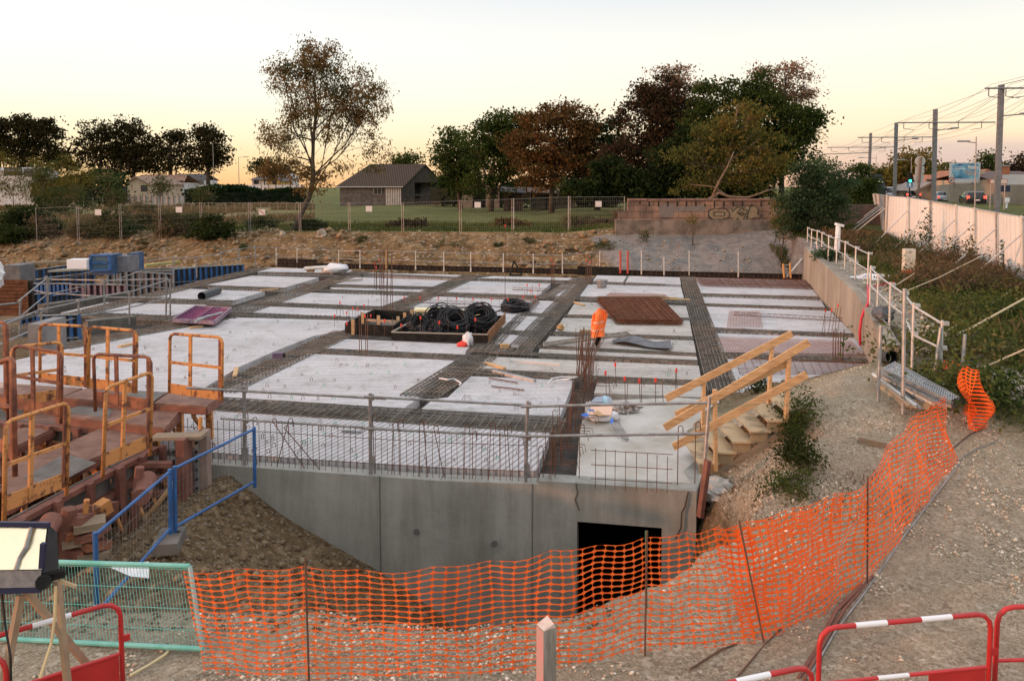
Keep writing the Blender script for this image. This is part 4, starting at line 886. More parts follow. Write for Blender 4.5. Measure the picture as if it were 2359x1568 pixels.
house('white_house', 'white flat-roofed house behind the thicket at the far left', -30, 80, 392, 385, 130, whitew, mat('flat_roof_edge', (.45, .46, .48), None), gable=False, depth=7, win=((30, 395, 3, 1.4), (70, 398, 2.2, 1.4)))
house('yellow_house', 'small ochre gabled house left of the lone tree', 615, 648, 416, 406, 190, mat('ochre_render', (.42, .30, .10), (.48, .34, .12), 1, .9), tile, win=((632, 420, 1, 1),))
house('bungalow', 'low dark-roofed bungalow beside the ochre house', 580, 620, 414, 405, 200, whitew, tile, gable=False, win=((590, 419, 1.4, 1.2),))
house('bungalow', 'small white gabled house farthest behind the lone tree', 640, 670, 408, 398, 215, whitew, whitew, win=((655, 412, 1, 1),))
# white boundary fence of the bungalow and field fences
wf = thing('garden_fence', 'white solid garden fence with posts below the cream bungalow', 'fence', tuple(gy(360, 440, 126)))
a, b = gy(285, 440, 126), gy(425, 440, 126); z0 = hz(a.x, 126)
MB().beam((a.x, 126, z0 + .75), (b.x, 126, z0 + .75), .1, 1.7).build('panel', mat('pale_fence_panel', (.34, .31, .28), (.42, .39, .36), 1), wf)
m = MB()
for i in range(12):
    x = a.x + (b.x - a.x) * i / 11; m.box((x, 125.9, z0 + .9), (.12, .12, 1.9))
m.build('posts', mat('grey_posts', (.16, .15, .14), None), wf)
wf2 = thing('garden_fence', 'thin white fence line right of the bungalows above the dark hedge', 'fence', tuple(gy(580, 430, 140)))
a, b = gy(455, 432, 140), gy(700, 430, 140); zt = gy(500, 427, 140).z
MB().beam((a.x, 140, zt - .2), (b.x, 140, zt - .2), .1, .5).build('panel', whitew, wf2)
m = MB()
for i in range(16):
    x = a.x + (b.x - a.x) * i / 15; m.box((x, 140, (zt + 1) / 2), (.15, .15, zt - .8))
m.build('posts', mat('grey_posts', (.16, .15, .14)), wf2)
ff = thing('field_fence', 'dark wire fence with posts in front of the long dark hedge', 'fence', tuple(gy(180, 450, 108)))
m = MB()
for i in range(12):
    q = gy(60 + i * 22, 450, 108); z0 = hz(q.x, 108); m.bar((q.x, 108, z0), (q.x, 108, z0 + 1.7), .05, 5)
for k in (.6, 1.1, 1.6):
    a = gy(60, 450, 108); b = gy(302, 450, 108); m.bar((a.x, 108, z0 + k), (b.x, 108, z0 + k), .02, 4)
m.build('wire_and_posts', galvd, ff)
ff = thing('field_fence', 'low wire fence on short stakes crossing the dry field', 'fence', tuple(gy(560, 460, 96)))
m = MB()
for i in range(20):
    q = gy(380 + i * 20, 460, 96); z0 = hz(q.x, 96); m.bar((q.x, 96, z0), (q.x, 96, z0 + 1.1), .05, 5)
for k in (.5, 1.0):
    a = gy(380, 450, 96); b = gy(760, 450, 96); m.bar((a.x, 96, z0 + k), (b.x, 96, z0 + k), .02, 4)
m.build('wire_and_posts', woodold, ff)
# street lamps left
for px, py, lb in ((549, 362, 'thin street lamp against the yellow sky left of the lone tree'), (490, 330, 'thin pole standing before the right end of the skyline trees')):
    q = gy(px, py, 150); t = thing('street_lamp', lb, 'street lamp', (q.x, 150, hz(q.x, 150)))
    MB().bar((q.x, 150, hz(q.x, 150)), (q.x, 150, q.z), .09, 6, .05).build('pole', galvd, t)
    if px == 549:
        MB().bar((q.x, 150, q.z - .1), (q.x + 1.2, 150, q.z), .04, 5).build('arm', galvd, t); MB().box((q.x + 1.5, 150, q.z), (.9, .3, .14)).build('lamp_head', galvd, t)
YW = 48.6
def brickm():
    m = bpy.data.materials.new('old_stone_blocks'); m.use_nodes = True; nt = m.node_tree; L = nt.links; b = nt.nodes['Principled BSDF']; b.inputs['Roughness'].default_value = .95
    g = nt.nodes.new('ShaderNodeNewGeometry'); mp_ = nt.nodes.new('ShaderNodeMapping'); mp_.inputs['Rotation'].default_value = (R(90), 0, 0); L.new(g.outputs['Position'], mp_.inputs[0])
    br = nt.nodes.new('ShaderNodeTexBrick'); br.inputs['Scale'].default_value = 1.0; br.inputs['Brick Width'].default_value = .82; br.inputs['Row Height'].default_value = .40; br.inputs['Mortar Size'].default_value = .018; br.inputs['Bias'].default_value = -.2; br.inputs['Color1'].default_value = (.30, .20, .145, 1); br.inputs['Color2'].default_value = (.21, .145, .11, 1); br.inputs['Mortar'].default_value = (.11, .08, .06, 1)
    L.new(mp_.outputs[0], br.inputs['Vector']); n = nt.nodes.new('ShaderNodeTexNoise'); n.inputs['Scale'].default_value = .8; n.inputs['Detail'].default_value = 8; L.new(g.outputs['Position'], n.inputs['Vector'])
    r = nt.nodes.new('ShaderNodeValToRGB'); r.color_ramp.elements[0].position = .38; r.color_ramp.elements[1].position = .62; r.color_ramp.elements[0].color = (.48, .48, .52, 1); r.color_ramp.elements[1].color = (1.15, 1.05, 1, 1); L.new(n.outputs[0], r.inputs[0])
    mx = nt.nodes.new('ShaderNodeMixRGB'); mx.blend_type = 'MULTIPLY'; mx.inputs[0].default_value = 1; L.new(br.outputs[0], mx.inputs[1]); L.new(r.outputs[0], mx.inputs[2]); L.new(mx.outputs[0], b.inputs['Base Color'])
    bp = nt.nodes.new('ShaderNodeBump'); bp.inputs['Distance'].default_value = .06; L.new(mx.outputs[0], bp.inputs['Height']); L.new(bp.outputs[0], b.inputs['Normal']); return m
sw = thing('stone_wall', 'old pinkish stone block wall with graffiti above the sprayed concrete slope', 'stone wall', tuple(gy(1620, 530, YW)))
zb0 = gy(1620, 508, YW).z; zt0 = gy(1620, 462, YW).z; bm_ = brickm()
def wx(px): return gy(px, 500, YW).x
m = MB(); m.box(((wx(1446) + wx(1796)) / 2, YW + .25, (zb0 + zt0) / 2), (wx(1796) - wx(1446), .5, zt0 - zb0))
m.box(((wx(1425) + wx(1446)) / 2, YW + .27, (zb0 + zt0) / 2 - .35), (wx(1446) - wx(1425), .46, zt0 - zb0 - .7)); m.box(((wx(1796) + wx(1835)) / 2, YW + .27, (zb0 + zt0) / 2 - .25), (wx(1835) - wx(1796), .46, zt0 - zb0 - .5)); m.build('block_courses', bm_, sw)
m = MB(); m.box(((wx(1418) + wx(1840)) / 2, YW + .2, zb0 - .8), (wx(1840) - wx(1418), .7, 1.7)); m.build('footing', mat('wall_footing', (.12, .095, .078), (.25, .195, .155), 1.2, .95, bump=.4, bscale=6), sw)
m = MB()
x = wx(1446)
while x < wx(1790):
    w = random.uniform(.7, 1.3); m.box((x + w / 2, YW + .2, zt0 + .06 + random.uniform(-.02, .02)), (w - .04, .62, .12)); x += w
m.build('coping', mat('coping_tiles', (.17, .10, .08), (.26, .15, .11), 2, .9), sw)
# paint patches and letters
def flat_px(pts, off, Y=YW): return [(gy(a, b, Y).x, Y - off, gy(a, b, Y).z) for a, b in pts]
def D4(x, y): return (1418.5 + x * .1718, 451.3 + y * .1718)
m = MB()
m.face(flat_px([D4(*p) for p in [(580, 130), (640, 105), (780, 115), (790, 200), (760, 280), (640, 290), (580, 240)]], .004)); m.face(flat_px([D4(*p) for p in [(790, 150), (1180, 120), (1190, 200), (1150, 215), (1000, 200), (800, 215)]], .006))
m.build('grey_paint_patch', mat('blue_grey_wall_paint', (.14, .125, .12), (.23, .18, .155), 3, .9, lo=.3, hi=.7), sw)
m = MB(); m.face(flat_px([D4(*p) for p in [(1510, 165), (1700, 130), (1890, 135), (1910, 200), (1890, 270), (1760, 320), (1600, 310), (1520, 250)]], .004)); m.face(flat_px([D4(*p) for p in [(1230, 230), (1280, 190), (1480, 190), (1490, 300), (1300, 310)]], .005)); m.build('green_paint_patch', mat('olive_wall_paint', (.22, .17, .105), (.28, .215, .14), 3, .9), sw)
m = MB()
strokes = [[(1240, 190), (1320, 170), (1310, 140)], [(1240, 200), (1235, 270), (1280, 310), (1340, 320), (1500, 315)], [(1350, 180), (1420, 160), (1480, 175), (1520, 230), (1510, 290), (1440, 300)], [(1310, 215), (1450, 215), (1450, 270), (1310, 270), (1310, 215)],
 [(1510, 165), (1550, 165), (1555, 210), (1620, 150), (1690, 155), (1620, 230), (1700, 245)], [(1640, 130), (1800, 130), (1740, 320), (1700, 325), (1760, 190), (1700, 190), (1720, 150)], [(1800, 135), (1880, 140), (1910, 200), (1890, 235), (1960, 260), (1890, 320), (1850, 300), (1770, 325), (1760, 270)], [(1520, 290), (1560, 320), (1610, 325), (1640, 290)], [(1640, 240), (1690, 215), (1720, 240), (1680, 270), (1640, 240)]]
for s_ in strokes:
    q = flat_px([D4(*p) for p in s_], .012)
    for i in range(len(q) - 1): m.beam(q[i], q[i + 1], .09, .004, up=(0, 1, 0)) if False else m.bar(q[i], q[i + 1], .026, 4)
m.build('graffiti_letters', mat('black_spray_paint', (.03, .027, .025), None, rough=.9), sw)
m = MB()
for i in range(14):
    for k in (0, 1):
        if random.random() < .8:
            q = D4(320 + i * 125, 92 + k * 35); c_ = gy(q[0], q[1], YW); m.box((c_.x, YW - .0, c_.z), (.09, .02, .16))
m.build('beam_hole', mat('barn_interior', (.02, .017, .015)), sw)
for px, py, lb in ((1490, 540, 'small weed tuft growing on the left part of the sprayed slope'), (1596, 515, 'yellowish weed hanging at the middle foot of the stone wall'), (1390, 560, 'green weed where the earth bank meets the sprayed slope')):
    tree('weed', lb, 'weed', [(px, py + 12), (px, py)], 47, [(px, py, 10, 18)], L_yg if px > 1500 else L_wd, 10, 18, .16, .03, 'weeds on the sprayed slope', px, limbs=3, twigs=False, spread=.3)
YF = 51.0
mesh_th = galvd
posts = [(80, 478), (178, 474), (276, 470), (367, 468), (462, 466), (574, 466), (690, 466), (804, 466), (927, 466), (1060, 461), (1181, 457), (1311, 452), (1440, 452)]
sgn = {1: 227, 3: 413, 5: 604, 7: 850, 9: 1100, 11: 1378}
for i in range(len(posts) - 1):
    (xa, ya), (xb, yb) = posts[i], posts[i + 1]
    a = gy(xa, ya, YF); b = gy(xb, yb, YF); a2 = gy(xa + (8 if i < 2 else 3), ya, YF); za, zb2 = hz(a.x, YF), hz(b.x, YF)
    side_ = ['left of the first white sign', 'carrying the first white sign', 'right of the first white sign', 'carrying the second white sign', 'right of the second white sign', 'carrying the striped sign', 'behind the leaning trunk', 'carrying the sign before the barn', 'in front of the barn gable', 'carrying the sign between barn and sheds', 'in front of the long low shed', 'carrying the sign nearest the stone wall'][i]
    t = thing('site_fence', 'wire site fence panel on the meadow edge, ' + side_, 'fence', (a.x, YF, za), group='site fence panels on the meadow edge')
    for p_, z_0 in ((a, za), (b, zb2)):
        MB().bar((p_.x + (.06 if p_ is a else -.06), YF, z_0 - .1), (p_.x + (.06 if p_ is a else -.06), YF, p_.z), .019, 5).build('post', white_paint if i == 10 else galvd, t)
    if i != 1: MB().bar((a.x, YF, a.z - .05), (b.x, YF, b.z - .05), .013, 4).build('top_rail', galvd, t)
    m = MB(); n = 26
    for k in range(1, n):
        f = k / n; x = a.x + (b.x - a.x) * f; m.bar((x, YF, za + .1), (x, YF, a.z + (b.z - a.z) * f - .05), .0018 if i < 8 else .0035, 3, cap=False)
    for k in range(1, 7): m.bar((a.x, YF, za + (a.z - za) * k / 7), (b.x, YF, zb2 + (b.z - zb2) * k / 7), .003, 3, cap=False)
    m.build('wire_mesh', galvd, t)
    if i in sgn:
        c_ = gy(sgn[i], {1: 489, 3: 483, 5: 489, 7: 481, 9: 472, 11: 470}[i], YF)
        s_ = thing('fence_sign', ['small white square sign on the mesh right of the leaning fence frame', 'small white square sign on the mesh above the bank bushes', 'small white sign with a faint diagonal red stripe', 'small white square sign in front of the striped barn boards', 'small white square sign between the barn and the sheds', 'small white square sign nearest the stone wall'][(i - 1) // 2], 'sign', (c_.x, YF - .05, c_.z), group='white signs on the meadow fence')
        MB().box((c_.x, YF - .06, c_.z), (.42, .02, .38)).build('plate', mat('white_sign_plate', (.70, .62, .58), None, rough=.5), s_)
        if i == 5:
            m = MB(); m.bar((c_.x - .17, YF - .074, c_.z + .14), (c_.x + .17, YF - .074, c_.z - .14), .03, 4); m.build('diagonal_stripe', mat('faded_red', (.45, .15, .12), None), s_)
def blob(mb, c, r, n1=14, n2=9, amp=.15, seed=0, fr=2.0, flat=None):
    b = len(mb.v); c = Vector(c)
    for j in range(n2 + 1):
        for i in range(n1):
            th = 2 * math.pi * i / n1; ph = math.pi * j / n2
            d = Vector((math.cos(th) * math.sin(ph), math.sin(th) * math.sin(ph), math.cos(ph)))
            k = 1 + amp * noise.noise(d * fr + Vector((seed, seed * 2.3, 0))) * 2
            p = Vector((d.x * r[0], d.y * r[1], d.z * r[2])) * k
            if flat is not None: p.z = max(p.z, flat)
            mb.v.append(tuple(c + p))
    for j in range(n2):
        for i in range(n1): mb.f.append((b + j * n1 + i, b + (j + 1) * n1 + i, b + (j + 1) * n1 + (i + 1) % n1, b + j * n1 + (i + 1) % n1))
    return mb
def standbar(px, y0, y1, zz=0.0, lean=0):
    a = gz(px, y0, zz); return a, gy(px + lean, y1, a.y)
def along_front(t):   # t = pixel x on the front edge
    for i in range(len(FT) - 1):
        pass
    xs_ = [250, 470, 1013, 1240, 1326, 1604]
    for i in range(5):
        if xs_[i] <= t <= xs_[i + 1]: return FT[i].lerp(FT[i + 1], (t - xs_[i]) / (xs_[i + 1] - xs_[i])) + Vector((0, .1, 0))
m = MB(); hb = []
x = 300
while x < 1238:
    a = along_front(x); tz = .66 + random.uniform(-.02, .03); m.bar((a.x, a.y, TZ), (a.x + random.uniform(-.015, .015), a.y, tz), .0055, 4, cap=False); x += 14.2
for zz in (.10, .50):
    for i in range(300, 1228, 60):
        a = along_front(i); b = along_front(min(i + 60, 1238)); m.bar((a.x, a.y, zz), (b.x, b.y, zz), .0055, 4, cap=False)
tag(m.build('starter_mesh', rust), 'rusty welded mesh of thin bars standing along the front wall top', 'starter mesh')
m = MB()
for i, x in enumerate((1371, 1394, 1416, 1440, 1465, 1490, 1512, 1536)):
    a = gz(x, 1122 + i * 1.5); m.bar((a.x, a.y, -.02), (a.x, a.y, .60 - .01 * i), .006, 4, cap=False)
for k in (.13, .34, .56):
    a = gz(1360, 1121); b = gz(1548, 1133); m.bar((a.x, a.y, k), (b.x, b.y, k), .006, 4, cap=False)
tag(m.build('starter_mesh', rust), 'short open grid of rusty bars standing on the sandy landing slab', 'starter mesh')
def hooked(px, h, lean=0, grp=True, lb='thin hooked bar standing among the wall starter mesh', a=None, r=.008):
    a = a or along_front(px); mb = MB(); t = Vector((a.x + lean, a.y, h)); pts = [(a.x, a.y, -.05), t]
    for k in range(1, 6):
        an = math.pi * k / 5; pts.append((t.x + .035 * (1 - math.cos(an)), t.y, t.z + .035 * math.sin(an)))
    pts.append((t.x + .07, t.y, t.z - .10)); mb.tube(pts, r, 4)
    o = mb.build('hooked_bar', rust); tag(o, lb, 'rebar', 'hooked bars along the front wall' if 'wall starter' in lb else 'hooked bars on the landing slab')
for px, h, ln in ((560, .76, .02), (592, .70, -.05), (640, .70, .2), (705, .72, -.5), (740, .62, -.55), (866, .86, -.02), (905, .76, .03), (922, .80, 0), (965, .78, .02), (985, .80, -.06), (1022, .74, -.16), (1068, .76, .02), (1088, .66, 0), (1125, .80, .04), (1152, .76, 0), (1176, .78, -.05), (1195, .6, 0)): hooked(px, h, ln)
for px, py, h in ((1560, 1140 - 25, .86), (1600, 1112, .9), (1334, 1100, .8)): hooked(px, h, 0, a=gz(px, py), lb='single hooked bar rising from the edge of the landing slab')
# dense brown bars left of the landing slab
t = thing('column_bars', 'dense fan of tall rusty starter bars between the ribbed strip and the landing slab', 'starter bars', tuple(gz(1300, 1000)))
m = MB()
for k in range(70):
    f = random.random(); px = 1362 - 112 * f + random.uniform(-14, 26); py = 880 + 225 * f; a = gz(px, py); h = random.uniform(.25, .75) * (1.0 if f > .25 else 1.2)
    p = [(a.x, a.y, -.1), (a.x, a.y, h)]
    if random.random() < .5: p += [(a.x + .03, a.y, h + .03), (a.x + .06, a.y, h)]
    m.tube(p, .008, 4)
for k in range(18):
    f = k / 17; px = 1375 - 100 * f; py = 885 + 215 * f; a = gz(px - 16, py); b = gz(px + 42, py + 3); zz = .12 + .05 * (k % 3); m.tube([(a.x, a.y, zz), (b.x, b.y, zz), (b.x + .02, b.y, zz - .12)], .007, 4)
m.build('hooked_stirrups', rust, t)
m = MB()
for k in range(26):
    a = gz(1340 + random.uniform(-16, 18), 868 + random.uniform(-10, 14)); h = random.uniform(.8, 1.15); m.bar((a.x, a.y, 0), (a.x + random.uniform(-.06, .12), a.y, h), .009, 4)
for d_ in (.18, .28, .34, -.05): a = gz(1345, 862); m.bar((a.x, a.y, .0), (a.x + d_, a.y, 1.05), .01, 4)
m.build('tall_bars', rust, t)
redcap = mat('red_plastic_cap', (.75, .05, .03), None, rough=.5)
def cluster(lb, pts, hs, caps=True, r=.008, lean=0.0, name='column_bars'):
    c = gz(*pts[0]); t = thing(name, lb, 'starter bars', tuple(c)); m = MB(); cp = []
    for (px, py), h in zip(pts, hs):
        a = gz(px, py); e = (a.x + random.uniform(-.03, .03) + lean * random.random(), a.y, h); MB().bar((a.x, a.y, -.1), e, r, 4).build('bar', rust, t); cp.append(e)
    if caps:
        for e in cp[::2][:12]: MB().bar((e[0], e[1], e[2] - .05), (e[0], e[1], e[2] + .04), .022, 6).build('cap', redcap, t)
    return t
cluster('four tall rusty column bars standing before the black box with timber pegs', [(828, 816), (833, 817), (842, 818), (846, 818)], [1.05, 1.15, 1.0, 1.1], False, .012)
cluster('tall thin column bars crossed by two ties behind the packing blocks', [(878, 722), (884, 724), (893, 725), (898, 722), (904, 720), (888, 718)], [2.2, 2.3, 2.35, 2.0, 2.3, 1.9], False, .014, .1)
cluster('reddish capped column bars near the far edge left of centre', [(862, 665), (868, 666), (874, 668), (880, 666), (866, 670), (884, 668)], [1.1, 1.25, 1.3, 1.15, 1.0, 1.2], True, .014)
cluster('column bars with red caps at the far edge behind the cable coil', [(1270, 652), (1273, 653), (1276, 652)], [1.1, 1.2, .9], True, .02)
cluster('column bars with red caps at the top of the long diagonal cage', [(1349, 655), (1353, 656), (1357, 655), (1361, 656)], [1.1, 1.3, 1.0, 1.2], True, .02)
cluster('one lone leaning bar with a cap right of the diagonal cages', [(1163, 690)], [2.9], True, .014)
cluster('rusty bars with red caps beside the small cable coil', [(1205 + i * 4.4, 718 - (i % 3) * 8) for i in range(9)], [.55 + .1 * (i % 3) for i in range(9)], True, .008)
cluster('row of thin capped bars behind the plank with the lattice bar', [(930 + i * 20, 710 + i * .4) for i in range(14)], [.4 + .12 * (i % 2) for i in range(14)], True, .006)
cluster('thin bars with red caps left of the black box with timber pegs', [(770 + i * 7, 752 - (i % 4) * 9) for i in range(14)], [.35 + .1 * (i % 3) for i in range(14)], True, .007)
cluster('slim bars standing in front of the two black boxes', [(800 + i * 21, 777 + i * .8) for i in range(16)], [.42 + .12 * (i % 3) for i in range(16)], True, .006)
cluster('capped bars at the retaining wall by the second cage', [(1893, 688), (1897, 689), (1916, 706), (1920, 708), (1935, 706)], [.6, .6, .9, .8, 1.0], True, .01)
cluster('crossed capped bars at the retaining wall by the third cage', [(1892 + i * 7, 768 + i) for i in range(6)], [.7, .8, .75, .8, .9, .85], True, .008, .15)
cluster('tight group of thick rusty bars on the nearest cage by the retaining wall', [(1918, 832), (1923, 833), (1930, 834), (1935, 834), (1940, 833)], [.8, .85, .7, .78, .82], False, .013)
cluster('thin upright and hooked bars across the sandy plank behind the bottle', [(1397, 918), (1404, 918), (1440, 926), (1443, 927), (1475, 926), (1478, 925), (1510, 930), (1528, 930), (1560, 905), (1556, 904), (1420, 890)], [.55, .5, .5, .5, .45, .52, .5, .5, .5, .45, .5], True, .008, -.05)
def flatmesh(lb, quad, nu, nv, r, mt, zz=.03, group=None, layers=1):
    P = [gz(*p) for p in quad]; mb = MB()
    for l in range(layers):
        o_ = l * .03
        for i in range(nu + 1):
            f = i / nu; a = P[0].lerp(P[1], f); b = P[3].lerp(P[2], f); j = random.uniform(-.05, .05) * (layers > 1); mb.bar((a.x + j, a.y, zz + o_), (b.x + j, b.y, zz + o_), r, 4, cap=False)
        for i in range(nv + 1):
            f = i / nv; a = P[0].lerp(P[3], f); b = P[1].lerp(P[2], f); j = random.uniform(-.05, .05) * (layers > 1); mb.bar((a.x, a.y + j, zz + o_ + .008), (b.x, b.y + j, zz + o_ + .008), r, 4, cap=False)
    o = mb.build('reinforcing_mesh', mt); tag(o, lb, 'reinforcing mesh'); return o
rustm = mat('fresh_rust_mesh', (.10, .035, .015), (.19, .075, .035), 5, .85)
rustp = mat('pinkish_rust_mesh', (.26, .13, .10), (.34, .18, .14), 5, .85)
flatmesh('stack of dark rusty reinforcing mesh sheets beside the orange vest', [(1375, 694), (1520, 694), (1572, 750), (1422, 748)], 30, 26, .012, rustm, .05, layers=5)
flatmesh('reddish reinforcing mesh covering the far right corner of the deck', [(1600, 642), (1850, 647), (1880, 668), (1618, 661)], 50, 12, .008, rustm, .04, layers=2)
flatmesh('dense mesh spread over the plank beside the nearest retaining wall cage', [(1655, 780), (1960, 790), (1995, 825), (1672, 815)], 46, 14, .006, rustp, .05)
flatmesh('open mesh spread over the last plank behind the stair', [(1690, 826), (2003, 840), (2012, 866), (1705, 868)], 16, 14, .006, rustm, .05)
flatmesh('small square patch of pink mesh on the wide plank by the retaining wall', [(1680, 719), (1750, 720), (1756, 757), (1674, 756)], 12, 18, .006, rustp, .05)
flatmesh('pale mesh lying behind the rusty mesh stack', [(1405, 677), (1530, 681), (1545, 691), (1390, 688)], 24, 8, .008, rustp, .05)
for a, b, lb in (((949, 697), (1118, 703), 'lattice girder lying on the plank behind the black boxes'), ((1180, 668), (1262, 671), 'lattice girder lying on the plank near the far edge'), ((1690, 726), (1960, 742), 'long lattice bar on the wide plank by the retaining wall')):
    p, q = gz(*a), gz(*b); mb = MB()
    for o_ in (-.06, .06): mb.bar((p.x, p.y + o_, .02), (q.x, q.y + o_, .02), .008, 4)
    mb.bar((p.x, p.y, .12), (q.x, q.y, .12), .01, 4); n = int((q - p).length / .2)
    for i in range(n):
        c0 = p.lerp(q, i / n); c1 = p.lerp(q, (i + .5) / n); c2 = p.lerp(q, (i + 1) / n)
        mb.bar((c0.x, c0.y - .06, .02), (c1.x, c1.y, .12), .006, 4); mb.bar((c1.x, c1.y, .12), (c2.x, c2.y + .06, .02), .006, 4)
    tag(mb.build('lattice_girder', rust), lb, 'lattice girder')
for lb, mt, n in (('tiny dark lifting loops and bar ends dotted over the white planks', rust, 150), ('tiny green plastic spacers dotted over the white planks', mat('green_plastic', (.10, .45, .28), None), 46)):
    mb = MB(); k = 0
    while k < n:
        px = random.uniform(60, 1600); py = random.uniform(625, 1065) if mt is rust else random.uniform(730, 1075)
        ok = any(bool(sdf(np.array([px]), np.array([py]), [(float(a), float(b)) for a, b in pp])[0] < -6) for _, pp, _ in planks)
        if not ok: continue
        a = gz(px, py); h = random.uniform(.05, .09); s_ = random.uniform(.015, .03); mb.tube([(a.x - s_, a.y, -.01), (a.x - s_, a.y, h * .7), (a.x, a.y, h), (a.x + s_, a.y, h * .7), (a.x + s_, a.y, -.01)], .006, 4); k += 1
    o = mb.build('lifting_loops' if mt is rust else 'plastic_spacers', mt); tag(o, lb, 'small fittings', kind='stuff')
def boxwall(mb, P, h, th=.04, z0=0):
    for i in range(len(P) - 1): 
        a, b = P[i], P[i + 1]; mb.beam((a.x, a.y, z0 + h / 2), (b.x, b.y, z0 + h / 2), th, h)
A4 = [gz(796, 769), gz(905, 776), gz(952, 741), gz(862, 735)]
bx = thing('opening_form', 'open black plywood box with upright timber pegs, left of the cable box', 'formwork box', tuple(A4[0]))
m = MB(); boxwall(m, A4 + [A4[0]], .33); m.build('side_boards', black_ply, bx)
for i, (px, py, h) in enumerate(((813, 772, .45), (835, 768, .62), (872, 770, .55), (917, 764, .45), (932, 752, .42), (948, 745, .42))):
    a = gz(px, py); MB().box((a.x, a.y, h / 2 + .02), (.09, .05, h)).build('timber_peg', wood if i != 3 else ply, bx)
a, b = gz(845, 764), gz(912, 768); MB().beam((a.x, a.y, .36), (b.x, b.y, .36), .05, .07).build('cross_rail', mat('beige_rail', (.42, .30, .22), None), bx)
B4 = [gz(903, 783), gz(1124, 789), gz(1163, 742), gz(975, 742)]
bx = thing('cable_box', 'large open black plywood box holding coils of black cable', 'formwork box', tuple(B4[0]))
m = MB(); boxwall(m, [B4[1], B4[0]], .22); boxwall(m, [B4[0], B4[3]], .22); boxwall(m, [B4[3], B4[2]], .22); m.build('side_boards', black_ply, bx)
m = MB(); boxwall(m, [B4[1], B4[2]], .30); m.build('rusty_side', mat('rusty_box_side', (.10, .04, .02), (.34, .16, .06), 6, .9, lo=.4, hi=.6, stretch=(3, 3, 1)), bx)
m = MB(); boxwall(m, [B4[1], B4[0]], .025, .06, .22); boxwall(m, [B4[0], B4[3]], .03, .06, .22); m.build('top_lip', mat('pale_ply_edge', (.30, .27, .22), None), bx)
def coil(lb, px, py, R0, tilt, az_, n=16, r=.026, zc=None, seed=0, thick=.12):
    n = int(n * 1.9); r *= .66; tilt *= .8
    rr = random.Random(seed); c = gz(px, py); zc = zc if zc is not None else .12
    mb = MB(); M0 = Matrix.Translation((c.x, c.y, zc)) @ Matrix.Rotation(az_, 4, 'Z') @ Matrix.Rotation(tilt, 4, 'X')
    for k in range(n):
        cx_, cy_, tz_ = rr.uniform(-.09, .09), rr.uniform(-.07, .07), rr.uniform(-.35, .35); ra = R0 * rr.uniform(.5, 1.0); oz = rr.uniform(-thick, thick); ph = rr.random() * 6; ex = rr.uniform(-.05, .05); pts = []
        for i in range(26):
            t_ = 2 * math.pi * i / 26; pts.append(M0 @ Vector((cx_ + (ra + ex * math.cos(2 * t_ + ph)) * math.cos(t_), cy_ + (ra + .04 * math.sin(3 * t_ + ph)) * math.sin(t_), oz + tz_ * ra * math.sin(t_) + .03 * math.sin(2 * t_ + ph))))
        mb.tube(pts, r, 5, closed=True)
    o = mb.build('cable_coil', cable, smooth=True); tag(o, lb, 'cable coil', 'black cable coils on the deck')
coil('black cable coil standing on edge at the left end of the box', 966, 772, .30, R(70), R(20), 12, .028, .30, 1)
coil('loose tangle of black cable loops in front of the standing coil', 990, 778, .27, R(45), R(-10), 12, .026, .20, 2)
coil('black cable coil leaning behind the loose tangle', 1010, 760, .42, R(62), R(0), 14, .028, .34, 3)
coil('big round black cable coil with a clear hole in the middle of the box', 1046, 768, .44, R(38), R(10), 26, .030, .36, 4, .16)
coil('heavy flat wound black cable coil at the right end of the box', 1104, 762, .46, R(40), R(-5), 30, .030, .40, 5, .2)
coil('small black cable coil lying alone beyond the box', 1186, 716, .50, R(6), 0, 14, .040, .15, 6, .08)
mb = MB(); mb.tube([gz(1075, 741, .02), gz(1100, 728, .02), gz(1128, 722, .02), gz(1160, 712, .02), gz(1172, 716, .02)], .02, 5); tag(mb.build('loose_cable', cable), 'loose black cable running from the box to the small coil', 'cable')
foam = mat('pale_packing', (.72, .64, .38), (.80, .74, .50), 8, .8); foams = mat('packing_side', (.34, .28, .14), (.42, .36, .20), 8, .85)
for i, (px, py, w, h, lb) in enumerate(((972, 736, .46, .30, 'pale packing block with a crumpled edge, first behind the cable box'), (1010, 736, .34, .32, 'narrow pale packing block, second behind the cable box'), (1048, 738, .55, .26, 'long pale packing block, third behind the cable box'), (1105, 742, .60, .24, 'longest pale packing block above the heavy coil'))):
    a = gz(px, py); t = thing('packing_block', lb, 'packing block', tuple(a)); MB().box((a.x, a.y, h / 2), (w, .4, h)).build('side', foams, t); MB().box((a.x, a.y, h + .035), (w + .04, .44, .07)).build('top_pad', foam, t)
def simple(name, lb, cat, mb, mt, smooth=False, group=None):
    o = mb.build(name, mt, smooth=smooth); tag(o, lb, cat, group); return o
bagm = mat('thin_white_plastic', (.66, .66, .68), (.74, .74, .76), 6, .35)
a = gz(1072, 797); t = thing('plastic_bag', 'small clear plastic bag of red caps in front of the cable box', 'bag', tuple(a))
blob(MB(), (a.x - .06, a.y, .06), (.18, .13, .08), amp=.2, seed=3).build('red_caps', redcap, t, True); blob(MB(), (a.x + .07, a.y + .02, .17), (.14, .12, .20), amp=.35, seed=5, fr=3).build('bag_film', bagm, t, True)
a = gz(1162, 802); simple('cardboard_box', 'small brown cardboard box lying on a white plank right of the red-cap bag', 'box', MB().box((a.x, a.y, .06), (.22, .16, .12), rz=.2), mat('cardboard', (.42, .27, .13), (.50, .33, .17), 6, .9))
